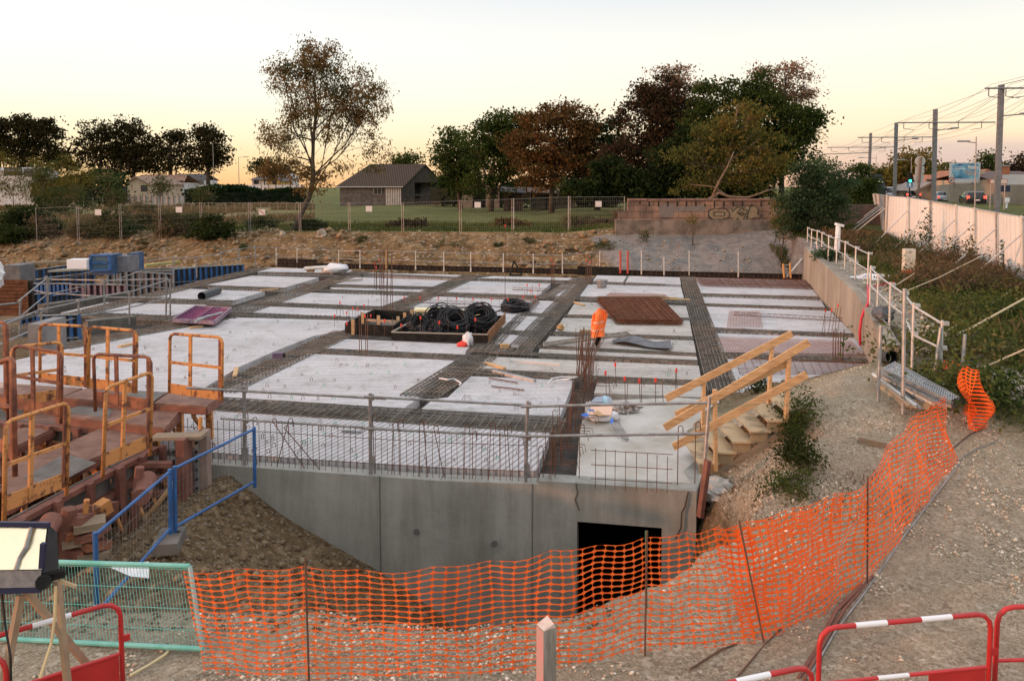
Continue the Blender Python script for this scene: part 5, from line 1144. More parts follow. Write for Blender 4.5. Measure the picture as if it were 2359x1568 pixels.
a = gz(1186, 806); t = thing('metal_tool', 'small grey metal tool beside the cardboard box', 'tool', tuple(a)); MB().box((a.x, a.y, .09), (.2, .12, .05), rz=-.2).build('plate', galv, t); MB().box((a.x - .07, a.y, .04), (.03, .1, .08)).build('foot', galv, t); MB().box((a.x + .07, a.y, .04), (.03, .1, .08)).build('foot', galv, t)
def board(lb, pa, pb, w=.10, h=.05, zz=.03, mt=None, name='timber_offcut', cat='timber'):
    a = gz(*pa); b = gz(*pb); simple(name, lb, cat, MB().beam((a.x, a.y, zz), (b.x, b.y, zz), w, h), mt or wood)
board('short orange-brown timber offcut on the sandy plank', (1117, 838), (1162, 851)); board('long grey aluminium level lying beside the timber offcut', (1135, 858), (1232, 880), .09, .07, mt=galv, name='aluminium_straightedge', cat='straightedge')
board('thin dark bar on the plank in front of the aluminium straightedge', (1126, 873), (1192, 884), .03, .02, mt=rust, name='loose_bar', cat='rebar'); board('second thin dark bar nearest the front cage', (1132, 892), (1207, 901), .03, .02, mt=rust, name='loose_bar', cat='rebar')
board('dark rod on the ribbed front strip', (787, 996), (832, 998), .04, .03, mt=galvd, name='loose_bar', cat='rebar'); board('white prop tube lying on the sandy plank', (1175, 833), (1290, 842), .07, .07, mt=mat('white_prop', (.55, .55, .54), None), name='prop_tube', cat='tube')
board('light timber plank on the black-edged cage left of centre', (540, 870), (545, 850)); board('flat timber offcut below the purple panel', (437, 757), (467, 753), .12); board('short timber block on the largest plank behind the frames', (275, 800), (310, 793), .14)
board('yellow timber length lying behind the rusty mesh stack, nearer', (1500, 690), (1588, 692), .12, mt=mat('yellow_shuttering_wood', (.55, .36, .14), (.62, .42, .18), 4)); board('yellow timber length lying behind the rusty mesh stack, farther', (1492, 686), (1560, 688), .12, mt=MATS['yellow_shuttering_wood'])
board('weathered plank along the back of the rusty mesh stack', (1380, 691), (1530, 690), .14, .06, .12, mt=woodold); board('slanting light board on a plank left of the mesh stack', (1322, 698), (1345, 705), .12)
board('bundle of scrap slats by the small plank left of the vest', (1335, 765), (1382, 767), .2, .06, .05, mt=woodold); board('brown board on the diagonal cage near the far edge', (770, 652), (835, 646), .12, .04, .06, mt=woodold)
board('pale board on the wide cage left of the column bars', (600, 672), (640, 668), .12, .04, .06)
a = gz(1290, 763); simple('pale_stone', 'small ochre lump on the cage left of the orange vest', 'lump', blob(MB(), (a.x, a.y, .12), (.12, .1, .1), amp=.4, seed=9), mat('cardboard', (.42, .27, .13)))
# purple block near diag cage
for px, py, lb in ((640, 826, 'small purple form block beside the diagonal cage left of centre'), (1441, 945, 'purple form block lying behind the shopping bag')):
    a = gz(px, py); t = thing('form_block', lb, 'form block', tuple(a)); s_ = .26 if px < 700 else .2
    MB().box((a.x, a.y, .08), (s_, .12, .14), rz=.2).build('face', mat('dusty_purple', (.12, .075, .13), (.17, .11, .18), 5), t); MB().box((a.x + s_ / 2 + .02, a.y + .03, .07), (.05, .13, .12), rz=.2).build('end_cap', black_ply, t)
# white wrapped bundle
a = gz(758, 634); t = thing('wrapped_bundle', 'bundle wrapped in white plastic sheet at the far left corner of the deck', 'bundle', tuple(a))
blob(MB(), (a.x + .35, a.y, .3), (.62, .45, .26), amp=.4, seed=2, fr=3.2, flat=-.25).build('white_sheet', bagm, t, True)
m = MB(); 
for k in range(4): m.bar((a.x - 1.2, a.y - .2 + .13 * k, .35), (a.x + .1, a.y - .2 + .13 * k, .42), .07, 7)
m.build('wrapped_tubes', white_paint, t)
a = gz(712, 634); MB().bar((a.x - .1, a.y, .3), (a.x + .25, a.y, .3), .15, 8).build('brown_end', mat('cardboard', (.42, .27, .13)), t)
# black pipe
a, b = gz(464, 682, .14), gz(502, 669, .14); simple('black_pipe', 'short thick black pipe lying on a plank at the left of the deck', 'pipe', MB().bar(a, b, .16, 16, cap=False).bar(a, b, .13, 16, cap=False), mat('black_pipe', (.035, .04, .045), None, rough=.35))
# grey bucket
a = gz(1386, 662); t = thing('grey_bucket', 'grey round bucket near the far edge right of the capped bars', 'bucket', tuple(a)); MB().bar((a.x, a.y, .02), (a.x, a.y, .32), .2, 14, .26).build('body', galvd, t); MB().tube([(a.x + .26 * math.cos(k), a.y + .26 * math.sin(k), .33) for k in np.linspace(0, 6.28, 16)[:-1]], .015, 4, closed=True).build('rim', galv, t)
# dark crate at the far edge with leaning frame
a = gz(1186, 636); t = thing('metal_bracket', 'small black triangular bracket standing at the far edge form', 'bracket', tuple(a)); m = MB(); P3 = [(a.x - .25, a.y, .05), (a.x + .35, a.y, .05), (a.x - .05, a.y, .75)]
for i in range(3): m.bar(P3[i], P3[(i + 1) % 3], .045, 5)
m.build('frame', black_ply, t)
# purple form panel lying on the cages
P = [gz(398, 742, .12), gz(494, 747, .12), gz(533, 716, .12), gz(450, 711, .12)]
t = thing('purple_form_panel', 'purple steel form panel lying face down across the diagonal cage', 'form panel', tuple(P[0])); m = MB()
for i in range(4): m.beam(P[i] + Vector((0, 0, .06)), P[(i + 1) % 4] + Vector((0, 0, .06)), .05, .13)
m.build('frame', mat('purple_frame_worn', (.17, .11, .16), (.28, .20, .26), 6, .5), t); m = MB()
for i in range(1, 8):
    f = i / 8; a = P[0].lerp(P[3], f) + Vector((0, 0, .06)); b = P[1].lerp(P[2], f) + Vector((0, 0, .06)); m.beam(a, b, .04, .10)
a = P[0].lerp(P[1], .5); b = P[3].lerp(P[2], .5); m.beam(a + Vector((0, 0, .06)), b + Vector((0, 0, .06)), .05, .10); m.build('ribs', mat('purple_ribs', (.20, .05, .15), None, rough=.6), t)
MB().prism([(p.x, p.y) for p in P], .10, .13).build('plywood_face', mat('dark_plum_face', (.05, .015, .04), (.09, .03, .07), 4), t)
m = MB(); m.bar(gz(455, 735, .3), gz(512, 720, .3), .04, 6); m.bar(gz(450, 740, .3), gz(480, 728, .3), .05, 6); simple('prop_tube', 'two grey prop tubes lying on the purple form panel', 'tube', m, galv)
# dark sheet and leaning ladder
P = [gz(1408, 788, .06), gz(1548, 803, .10), gz(1544, 784, .10), gz(1420, 776, .06)]; m = MB()
n = 12
for i in range(n):
    for j in range(4):
        def q(u, v): 
            p = P[0].lerp(P[1], u).lerp(P[3].lerp(P[2], u), v); return (p.x, p.y, .05 + .07 * math.sin(u * 4) ** 2 + .03 * math.sin(u * 9 + v * 5))
        m.face([q(i / n, j / 4), q((i + 1) / n, j / 4), q((i + 1) / n, (j + 1) / 4), q(i / n, (j + 1) / 4)])
simple('plastic_sheet', 'dark grey plastic sheet lying in front of the rusty mesh stack', 'sheet', m, mat('dark_sheet', (.06, .065, .075), (.12, .125, .14), 3, .5))
m = MB(); 
for o_ in (0, .3): 
    a = gz(1252, 797, .05); b = gz(1450, 770, .25); m.beam((a.x, a.y + o_, .06), (b.x, b.y + o_, .25), .05, .07)
for k in range(14):
    f = k / 13; c = a.lerp(b, f); m.bar((c.x, c.y, .06 + .19 * f), (c.x, c.y + .3, .06 + .19 * f), .014, 5)
simple('ladder', 'grey ladder lying across the plank left of the dark sheet', 'ladder', m, mat('dusty_grey_steel', (.22, .21, .18), (.32, .30, .27), 5, .7))
# loose straps
for pts, lb in (([(1012, 871), (1030, 874), (1045, 872), (1062, 882), (1058, 886)], 'white plastic strap lying on the middle diagonal cage'), ([(1262, 882), (1270, 872), (1290, 868), (1330, 868), (1310, 873), (1280, 875)], 'white plastic strap lying beside the brown starter bars')):
    simple('plastic_strap', lb, 'strap', MB().tube([gz(a, b, .1 + .03 * math.sin(i * 2)) for i, (a, b) in enumerate(pts)], .018, 5), bagm)
c = gz(1377, 858); Yv = gz(1377, 800).y
t = thing('safety_vest', 'fluorescent orange safety jacket hung on starter bars beside the mesh stack', 'jacket', (gy(1378, 780, Yv).x, Yv, 0))
vm = mat('fluorescent_orange', (.98, .16, .03), (1.0, .22, .05), 5, .7)
def ring(px, py, w, d, seed, n=16, sh=0):
    c = gy(px, py, Yv); out = []
    for i in range(n):
        a = 2 * math.pi * i / n; k = 1 + .22 * math.sin(3 * a + seed) + .13 * math.sin(7 * a + seed * 3); out.append((c.x + w * k * math.cos(a), c.y + d * k * math.sin(a), c.z + .02 * math.sin(2 * a + seed)))
    return out
def loft(mb, rings, cap=True):
    b = len(mb.v); n = len(rings[0])
    for r_ in rings: mb.v += r_
    for j in range(len(rings) - 1):
        for i in range(n): mb.f.append((b + j * n + i, b + j * n + (i + 1) % n, b + (j + 1) * n + (i + 1) % n, b + (j + 1) * n + i))
    if cap: mb.f.append(tuple(b + i for i in range(n))); mb.f.append(tuple(b + (len(rings) - 1) * n + i for i in reversed(range(n))))
    return mb
s = Yv / FOC
body = loft(MB(), [ring(1380, 711, 3 * s, .03, 0), ring(1381, 716, 8 * s, .07, 1), ring(1380, 724, 12 * s, .1, 1.5), ring(1378, 738, 12 * s, .12, 2), ring(1377, 752, 13 * s, .13, 2.5), ring(1376, 765, 14 * s, .14, 3), ring(1376, 775, 13 * s, .13, 3.4)])
body.build('body', vm, t, True)
loft(MB(), [ring(1390, 716, 4 * s, .05, 0), ring(1394, 726, 5 * s, .06, 1), ring(1391, 744, 4 * s, .06, 2), ring(1389, 756, 3.4 * s, .05, 2)]).build('sleeve', vm, t, True)
loft(MB(), [ring(1369, 722, 3 * s, .05, 0), ring(1366, 738, 4 * s, .06, 1), ring(1364, 756, 4 * s, .06, 2), ring(1365, 772, 3.4 * s, .05, 2)]).build('sleeve', vm, t, True)
loft(MB(), [ring(1378, 739, 12.6 * s, .128, 2), ring(1377, 742.5, 12.8 * s, .13, 2.1)], False).build('reflective_band', mat('silver_band', (.85, .45, .35), None, rough=.3), t, True)
loft(MB(), [ring(1376.5, 757, 13.6 * s, .138, 2.6), ring(1376, 760.5, 13.8 * s, .14, 2.7)], False).build('reflective_band', MATS['silver_band'], t, True)
loft(MB(), [ring(1379, 762, 5 * s, .06, 1), ring(1378, 775, 5 * s, .06, 2), ring(1376, 790, 6 * s, .06, 3), ring(1376, 800, 2 * s, .03, 3)]).build('dark_lining', black_ply, t, True)
m = MB()
for px, tx in ((1360, 1355), (1366, 1369), (1352, 1385), (1340, 1392), (1345, 1384)):
    a = gz(px, 862); m.bar((a.x, a.y, 0), gy(tx, 780, Yv), .012, 4)
simple('leaning_bars', 'five rusty bars leaning together under the orange jacket', 'starter bars', m, rust)
a = gz(1385, 940); t = thing('water_bottle', 'large crumpled clear water bottle with a pale blue label on the landing slab', 'bottle', tuple(a)); ax = Vector((1, .15, 0)).normalized(); c0 = Vector((a.x - .15, a.y, .12))
clr = bpy.data.materials.new('clear_plastic'); clr.use_nodes = True; b_ = clr.node_tree.nodes['Principled BSDF']; b_.inputs['Base Color'].default_value = (.55, .68, .85, 1); b_.inputs['Roughness'].default_value = .1; b_.inputs['Alpha'].default_value = .5
def lathe_x(mb, c, ax, prof, n=16, am=0, seed=0):
    sd = ax.cross(Vector((0, 0, 1))).normalized(); up = Vector((0, 0, 1)); rings = []
    for s_, r_ in prof: rings.append([tuple(c + ax * s_ + (sd * math.cos(2 * math.pi * i / n) + up * math.sin(2 * math.pi * i / n)) * r_ * (1 + am * math.sin(i * 2.3 + s_ * 20 + seed))) for i in range(n)])
    return loft(mb, rings)
lathe_x(MB(), c0, ax, [(-.08, .03), (-.04, .035), (.02, .09), (.07, .115), (.12, .105), (.2, .118), (.28, .115), (.34, .10), (.36, .06)], am=.05).build('bottle_body', clr, t, True)
lathe_x(MB(), c0, ax, [(.17, .119), (.25, .121)]).build('label', mat('pale_blue_label', (.35, .60, .78), (.55, .75, .85), 20, .5), t, True)
lathe_x(MB(), c0, ax, [(-.11, .03), (-.075, .032)], 10).build('cap', bagm, t)
a = gz(1385, 966); t = thing('shopping_bag', 'white and blue plastic shopping bag with a salmon panel on the landing slab', 'bag', tuple(a)); m = MB(); blob(m, (a.x + .02, a.y + .02, .07), (.32, .22, .12), 20, 12, .16, 4, 2.2, -.06); m.build('bag_film', bagm, t, True)
sal = mat('salmon_card', (.78, .50, .36), None, rough=.7); p0 = gz(1357, 955, .17); p1 = gz(1407, 955, .17); p2 = gz(1412, 932, .24); p3 = gz(1362, 930, .24)
MB().face([p0, p1, p2, p3]).face([p0 - Vector((0, 0, .012)), p3 - Vector((0, 0, .012)), p2 - Vector((0, 0, .012)), p1 - Vector((0, 0, .012))]).face([p0, p0 - Vector((0, 0, .012)), p1 - Vector((0, 0, .012)), p1]).build('salmon_panel', sal, t)
bl = mat('royal_blue_print', (.015, .12, .52), None, rough=.5); yb = a.y - .2
def patch_px(pts, z0=.14): return [gz(x, y, z0) for x, y in pts]
def pxB(x, y): return (1271.1 + x * .1175, 884.2 + y * .1175)
MB().face(patch_px([pxB(*p) for p in [(560, 600), (640, 570), (690, 565), (735, 635), (620, 640)]], .19)).build('blue_print', bl, t)
MB().face(patch_px([pxB(*p) for p in [(700, 530), (745, 490), (800, 485), (825, 515), (815, 550), (790, 510), (735, 530)]], .205)).build('blue_print', bl, t)
MB().face(patch_px([pxB(*p) for p in [(1130, 740), (1180, 650), (1212, 700), (1200, 755), (1160, 780)]], .18)).build('blue_print', bl, t)
MB().face(patch_px([pxB(*p) for p in [(835, 540), (900, 520), (1010, 600), (950, 625), (840, 590)]], .215)).build('brown_print', mat('cardboard', (.42, .27, .13)), t)
a = gz(1422, 948); simple('crumpled_wrap', 'crumpled clear and brown plastic wrapping right of the shopping bag', 'wrapping', blob(MB(), (a.x + .12, a.y, .06), (.28, .14, .08), 18, 10, .5, 8, 4), mat('grey_brown_wrap', (.14, .10, .08), (.45, .43, .42), 9, .35, lo=.45, hi=.58))
m = MB()
for dx, ex in ((-18, 1424), (-8, 1432), (0, 1440), (6, 1446), (10, 1441)):
    m.bar(gz(1418 + dx * .7, 970, .08), gz(ex, 1004, .03), .010, 5)
m.bar(gz(1432, 1006, .03), gz(1446, 1012, .03), .022, 6); simple('tie_rods', 'bundle of dark thin rods sticking out from under the shopping bag', 'rods', m, galvd)
gr = thing('front_guardrail', 'steel tube guardrail along the front wall of the deck', 'guardrail', tuple(along_front(853)))
GP = [(563, 1046, 888, 0), (858, 1066, 905, -5), (1211, 1092, 922, 4)]
tops_ = []
for px, yb_, yt, ln in GP:
    a = along_front(px); b = gy(px + ln, yt, a.y); p = Vector((a.x, a.y - .02, -.06)); mb = MB(); mb.bar(p, (b.x, a.y - .02, b.z), .028, 8); mb.box((b.x + .03, a.y - .03, b.z - .06), (.05, .06, .09)); mb.box((b.x + .03, a.y - .03, b.z - .56), (.05, .06, .09)); mb.box((p.x + .02, p.y, .12), (.09, .05, .22)); mb.build('post', galvd, gr); tops_.append(Vector((b.x, a.y - .06, b.z)))
def raily(px, py, Yr): return gy(px, py, Yr)
for a, b, k in (((430, 893), (890, 918), 0), ((838, 913), (1230, 934), 1), ((1200, 936), (1636, 927), 2)):
    Ya = tops_[k].y; Yb = Ya if k < 2 else along_front(1600).y
    MB().bar(raily(*a, Ya), raily(*b, Yb), .021, 8).build('top_rail', galvd, gr)
for a, b, k in (((508, 963), (898, 988), 0), ((838, 986), (1228, 1005), 1), ((1195, 1005), (1632, 998), 2)):
    Ya = tops_[k].y; Yb = Ya if k < 2 else along_front(1600).y
    MB().bar(raily(*a, Ya), raily(*b, Yb), .021, 8).build('middle_rail', galvd, gr)
a = along_front(1600); b = gy(1633, 912, a.y); c = gy(1618, 1075, a.y)
mb = MB(); mb.bar((c.x + .02, a.y - .02, c.z), (b.x, a.y - .02, b.z), .026, 8); mb.build('post', galv, gr)
q0 = gy(1612, 1190, a.y - .15); q1 = gy(1630, 1060, a.y - .1); simple('rusty_stake', 'rotten rusty steel stake leaning against the right end of the front wall', 'stake', MB().beam(q0, q1, .09, .07), brown_rust)
gr = thing('far_guardrail', 'thin guardrail with pale posts along the far edge of the deck', 'guardrail', tuple(gz(1159, 630)))
FP = [(588, 614, 566), (636, 611, 569), (684, 612, 570), (780, 615, 575), (829, 618, 576), (889, 619, 575), (957, 622, 578), (1022, 624, 580), (1084, 626, 581), (1159, 627, 583), (1228, 629, 584), (1295, 630, 585), (1381, 627, 578), (1477, 632, 577), (1529, 634, 592), (1587, 634, 578), (1700, 638, 580)]
pr = None
for i, (px, y0, y1) in enumerate(FP):
    a = gz(px, y0); b = gy(px, y1, a.y); mb = MB(); mb.bar(a, b, .022, 6); mb.bar(a, (a.x, a.y, .2), .034, 6); mb.build('post', white_paint if i not in (5,) else mat('orange_post', (.62, .33, .12), None), gr)
    if pr and i != 15 or pr and i == 15:
        for k in (.94, .48): MB().bar((pr[0].x, pr[0].y, pr[1].z * k), (a.x, a.y, b.z * k), .018, 5).build('rail', galvd, gr)
    pr = (a, b)
def lrail(lb, pts, r=.035):
    t = thing('side_guardrail', lb, 'guardrail', tuple(gz(pts[0][0], pts[0][1]))); pr = None
    for px, y0, y1 in pts:
        a = gz(px, y0); b = gy(px + random.uniform(-3, 3), y1, a.y); mb = MB(); mb.bar(a, b, r, 6); mb.box((b.x, b.y - .04, b.z - .05), (.09, .06, .1)); mb.build('post', galvd, t)
        if pr:
            for k in (.95, .5): MB().bar((pr[0].x, pr[0].y, pr[1].z * k), (a.x, a.y, b.z * k + random.uniform(-.05, .05)), .024, 5).build('rail', galvd, t)
        pr = (a, b)
lrail('steel guardrail climbing along the outer left edge of the deck', [(-20, 800, 700), (45, 775, 690), (110, 722, 636), (196, 690, 627), (271, 674, 613), (327, 651, 600), (400, 650, 591), (453, 640, 591), (508, 627, 580), (550, 620, 572), (588, 614, 566)])
lrail('steel guardrail crossing in front of the purple panel at the left', [(-10, 845, 752), (95, 800, 710), (182, 765, 690), (298, 747, 670), (392, 728, 643)], .03)
lrail('short guardrail with a level top bar among the blue form panels', [(70, 690, 643), (110, 709, 640), (241, 728, 642), (382, 728, 639)], .03)
def guard(lb, pa, pb, pat, pbt, Ya, Yb, toe=.17, mid=True, legs=0.0, mt=None, r=.026):
    """frame between base pixels pa, pb and top pixels pat, pbt at distances Ya, Yb"""
    mt = mt or orange_rust
    A0, B0, A1, B1 = gy(*pa, Ya), gy(*pb, Yb), gy(*pat, Ya), gy(*pbt, Yb)
    t = thing('guard_frame', lb, 'guard frame', tuple(A0), group='orange guard frames on the steel forms')
    d = (B1 - A1).normalized(); c = .09; pts = [A0 - Vector((0, 0, legs)), A1 - Vector((0, 0, c)), A1 - Vector((0, 0, c * .3)) + d * c * .3, A1 + d * c, B1 - d * c, B1 - Vector((0, 0, c * .3)) - d * c * .3, B1 - Vector((0, 0, c)), B0 - Vector((0, 0, legs))]
    MB().tube(pts, r, 8).build('tube_frame', mt, t, True)
    m0, m1 = A0.lerp(B0, .4), A1.lerp(B1, .4); MB().beam(m0, m1, .03, .055, up=(d.x, d.y, .001)).build('centre_bar', mt, t)
    if mid: MB().beam(A0.lerp(A1, .52), B0.lerp(B1, .52), .03, .045).build('mid_rail', mt, t)
    h = Vector((0, 0, toe / 2)); MB().beam(A0 + h, B0 + h, .012, toe).build('toe_board', mt, t)
    k = B0 - d * .05; MB().beam(k, k + (B1 - B0) * .97, .02, .04, up=(d.x, d.y, .001)).build('inner_bar', red_rust, t)
    return t
guard('orange guard frame standing alone on the last platform, over the white planks', (390, 905), (511, 922), (391, 768), (512, 777), 12.6, 12.3)
guard('rusty guard frame at the back left, nearest the blue panel', (92, 880), (202, 892), (92, 746), (202, 752), 12.9, 12.7)
guard('orange and rusty guard frame right of the back left one', (204, 893), (313, 905), (205, 752), (315, 762), 12.7, 12.5)
guard('dark rusty guard frame with a hanging chain at the middle platform', (219, 925), (348, 945), (215, 815), (347, 822), 11.6, 11.4, mid=False, legs=.15, mt=red_rust)
guard('small orange frame end at the left with a light toe board', (38, 935), (141, 918), (26, 800), (143, 787), 11.9, 12.2)
guard('dark guard frame crossing behind the small orange frame end', (35, 940), (140, 960), (30, 795), (142, 812), 11.3, 11.2, legs=.1, mt=red_rust)
guard('bright orange sloping guard frame above the front platform, right of two', (236, 1078), (345, 1030), (243, 893), (350, 856), 10.0, 10.8, toe=.19, legs=.12)
guard('bright orange sloping guard frame above the front platform, nearest the floodlight', (8, 1180), (152, 1120), (12, 972), (157, 926), 8.6, 9.5, toe=.19, legs=.12)
guard('thick rusty guard frame cut off by the left picture edge', (-40, 1010), (32, 1060), (-45, 850), (30, 822), 10.2, 10.0, legs=.4, mt=red_rust, r=.035)
guard('rusty guard frame behind, at the extreme left', (-30, 930), (18, 940), (-30, 745), (15, 742), 12.4, 12.3, legs=.2, mt=red_rust, r=.03)
chain = gy(250, 832, 11.55); m = MB(); m.tube([chain, chain - Vector((0, 0, .05)), chain - Vector((0, 0, .12))], .012, 5); simple('chain_end', 'short chain end hanging from the dark rusty frame', 'chain', m, galvd)
# platforms
deckm = mat('worn_brown_platform', (.13, .065, .045), (.27, .155, .115), 2.6, .8, lo=.35, hi=.65, bump=.15, bscale=20)
platg = mat('grey_platform_plate', (.10, .095, .085), (.17, .16, .15), 2.5, .8)
def platform(lb, quad, Ys, th=.09, mt=None, plate=None, brackets=True):
    """quad of pixels front-left, front-right, back-right, back-left with one height"""
    zz = Ys; P = [gz(a, b, zz) for a, b in quad]
    t = thing('work_platform', lb, 'work platform', tuple(P[0]), group='brown work platforms of the steel forms')
    MB().prism([(p.x, p.y) for p in P], zz - .035, zz).build('deck_plate', mt or deckm, t)
    m = MB()
    for i in range(4): m.beam(P[i] - Vector((0, 0, .09)), P[(i + 1) % 4] - Vector((0, 0, .09)), .05, .11)
    m.build('edge_frame', brown_rust, t)
    if plate:
        Q = [gz(a, b, zz) for a, b in plate]; MB().prism([(p.x, p.y) for p in Q], zz, zz + .006).build('grey_plate', platg, t)
    if brackets:
        c = (P[0] + P[1] + P[2] + P[3]) / 4
        for f in (.2, .75):
            a = P[0].lerp(P[1], f); b = P[3].lerp(P[2], f); m = MB(); m.beam(a - Vector((0, 0, .15)), b - Vector((0, 0, .15)), .06, .08); m.beam(b - Vector((0, 0, .15)), b - Vector((0, 0, 1.0)), .10, .10, up=(1, 0, 0)); m.beam(a - Vector((0, 0, .17)), b - Vector((0, 0, .85)), .05, .05); m.build('bracket', orange_rust, t)
    return t
platform('brown platform under the lone guard frame beside the white planks', [(350, 927), (475, 935), (512, 908), (388, 902)], .80, plate=None)
platform('long brown platform with a dark plate in front of the lone one', [(140, 915), (350, 930), (390, 903), (200, 893)], .80, plate=[(270, 922), (345, 930), (382, 903), (315, 900)])
platform('platform at the back left, mostly behind rusty frames', [(-40, 905), (145, 912), (190, 893), (30, 885)], .80)
platform('sand-covered platform in the middle row under the dark frame', [(130, 955), (380, 985), (412, 948), (200, 925)], .68, plate=[(145, 950), (250, 962), (262, 938), (190, 930)])
platform('dusty platform of the front row with a loose tube on it', [(16, 1035), (125, 985), (130, 955), (20, 952)], .50)
platform('front brown platform with the black plate, nearest the floodlight', [(14, 1160), (200, 1060), (130, 1030), (12, 1078)], .55, plate=[(52, 1100), (120, 1120), (222, 1066), (150, 1045)])
platform('front brown platform continuing under the right sloping frame', [(200, 1060), (352, 1000), (300, 955), (132, 1030)], .55)
# vertical steel forms below
def form_panel(lb, a, b, z0, z1, side=1, th=.14, mt=None, grp='rusty steel wall forms in the trench'):
    a = Vector(a); b = Vector(b); d = (b - a); L_ = d.length; d.normalize(); n = Vector((-d.y, d.x, 0)) * side
    t = thing('steel_wall_form', lb, 'wall form', (a.x, a.y, z0), group=grp)
    MB().beam((a.x, a.y, (z0 + z1) / 2), (b.x, b.y, (z0 + z1) / 2), .03, z1 - z0).build('skin_plate', platg, t)
    m = MB(); k = max(3, int((z1 - z0) / .32))
    for i in range(k + 1):
        zz = z0 + .05 + (z1 - z0 - .1) * i / k; o_ = n * th / 2; m.beam((a.x + o_.x, a.y + o_.y, zz), (b.x + o_.x, b.y + o_.y, zz), th, .07)
    m.build('walings', mt or brown_rust, t)
    m = MB(); k = max(2, int(L_ / .5))
    for i in range(k + 1):
        c = a + d * (L_ * i / k) + n * (th + .04); m.beam((c.x, c.y, z0), (c.x, c.y, z1), .07, .10, up=(d.x, d.y, 0))
    m.build('stiffeners', mt or brown_rust, t)
    m = MB()
    for i in range(3):
        c = a + d * (L_ * (.15 + .35 * i)) + n * (th + .1); m.bar(c + Vector((0, 0, z1 - .4 - c.z)), c + n * .7 + Vector((0, 0, z0 + .1 - c.z)), .03, 6)
    m.build('push_pull_props', orange_rust, t)
    return t
form_panel('rusty steel wall form under the front platforms', gy(20, 1200, 8.9).xy.to_3d(), gy(250, 1100, 10.6).xy.to_3d(), -2.0, .45, -1)
form_panel('rusty steel wall form right of the first, under the right sloping frame', gy(255, 1100, 10.7).xy.to_3d(), gy(352, 1060, 11.6).xy.to_3d(), -1.6, .42, -1)
form_panel('rusty steel wall form behind, below the back row of platforms', gy(-60, 1000, 12.6).xy.to_3d(), gy(330, 990, 12.0).xy.to_3d(), -1.8, .55, -1)
form_panel('second line of rusty wall forms at the left edge of the trench', gy(-60, 1150, 9.8).xy.to_3d(), gy(120, 1120, 11.4).xy.to_3d(), -2.0, .30, -1)
# end pieces with bolt holes
t = thing('form_end', 'pair of upright rusty form ends with bolt holes where the wall forms stop', 'form end', tuple(gy(430, 1160, 11.2)))
for i, (xa, xb, yt, yb, mt, Yq) in enumerate(((398, 412, 1022, 1180, brown_rust, 10.9), (414, 438, 1008, 1165, galvd, 11.2), (438, 462, 1005, 1160, mat('pink_brown_plate', (.24, .16, .14), (.32, .24, .20), 4, .8), 11.3))):
    a = gy(xa, yb, Yq); b = gy(xb, yt, Yq); MB().box(((a.x + b.x) / 2, Yq + .3, (a.z + b.z) / 2), (b.x - a.x, .3 if i == 0 else .16, b.z - a.z)).build('upright', mt, t)
m = MB()
for k in range(7):
    c = gy(452, 1020 + k * 21, 11.3); m.bar((c.x, 11.285, c.z), (c.x, 11.32, c.z), .022, 8); c = gy(400, 1040 + k * 21, 10.9); m.bar((c.x, 10.885, c.z), (c.x, 10.92, c.z), .02, 8)
m.build('bolt_hole', black_ply, t)
a = gy(345, 1012, 11.2); b = gy(462, 1010, 11.2); m = MB(); m.beam((a.x, 11.32, a.z), (b.x, 11.32, a.z + .02), .24, .05); m.build('cap_beam', woodold, t)
for i in range(7):
    zz = .30 - i * .22; a = gy(300, 1100, 11.1); b = gy(400, 1100, 11.1); MB().beam((a.x, 11.1, zz), (b.x, 11.1, zz), .12, .07).build('waling', brown_rust, t)
for i, (p, q, lb) in enumerate((((318, 1215), (402, 1112), 'light timber prop leaning beside the form ends'), ((300, 1265), (322, 1075), 'rusty steel prop standing in the trench'), ((150, 1290), (160, 1170), 'dark rusty post under the front platform'), ((186, 1285), (200, 1150), 'thin rusty post beside the dark one in the trench'), ((455, 1150), (462, 960), 'tall rusty tube at the end of the forms by the wall'))):
    Yq = (10.6, 10.2, 9.2, 9.4, 11.6)[i]; simple('prop', lb, 'prop', MB().bar(gy(*p, Yq), gy(*q, Yq), (.035, .06, .09, .035, .03)[i], 8), (wood, brown_rust, brown_rust, orange_rust, orange_rust)[i])
# hanging bolts / ends of round platform tubes
for px, py, Yq, lb in ((88, 1255, 8.4, 'round rusty tube end under the nearest sloping frame'), (325, 1145, 9.9, 'round rusty tube end under the right sloping frame')):
    c = gy(px, py, Yq); simple('tube_end', lb, 'tube end', MB().bar((c.x, Yq, c.z), (c.x - .15, Yq + .5, c.z + .06), .12, 14), brown_rust)
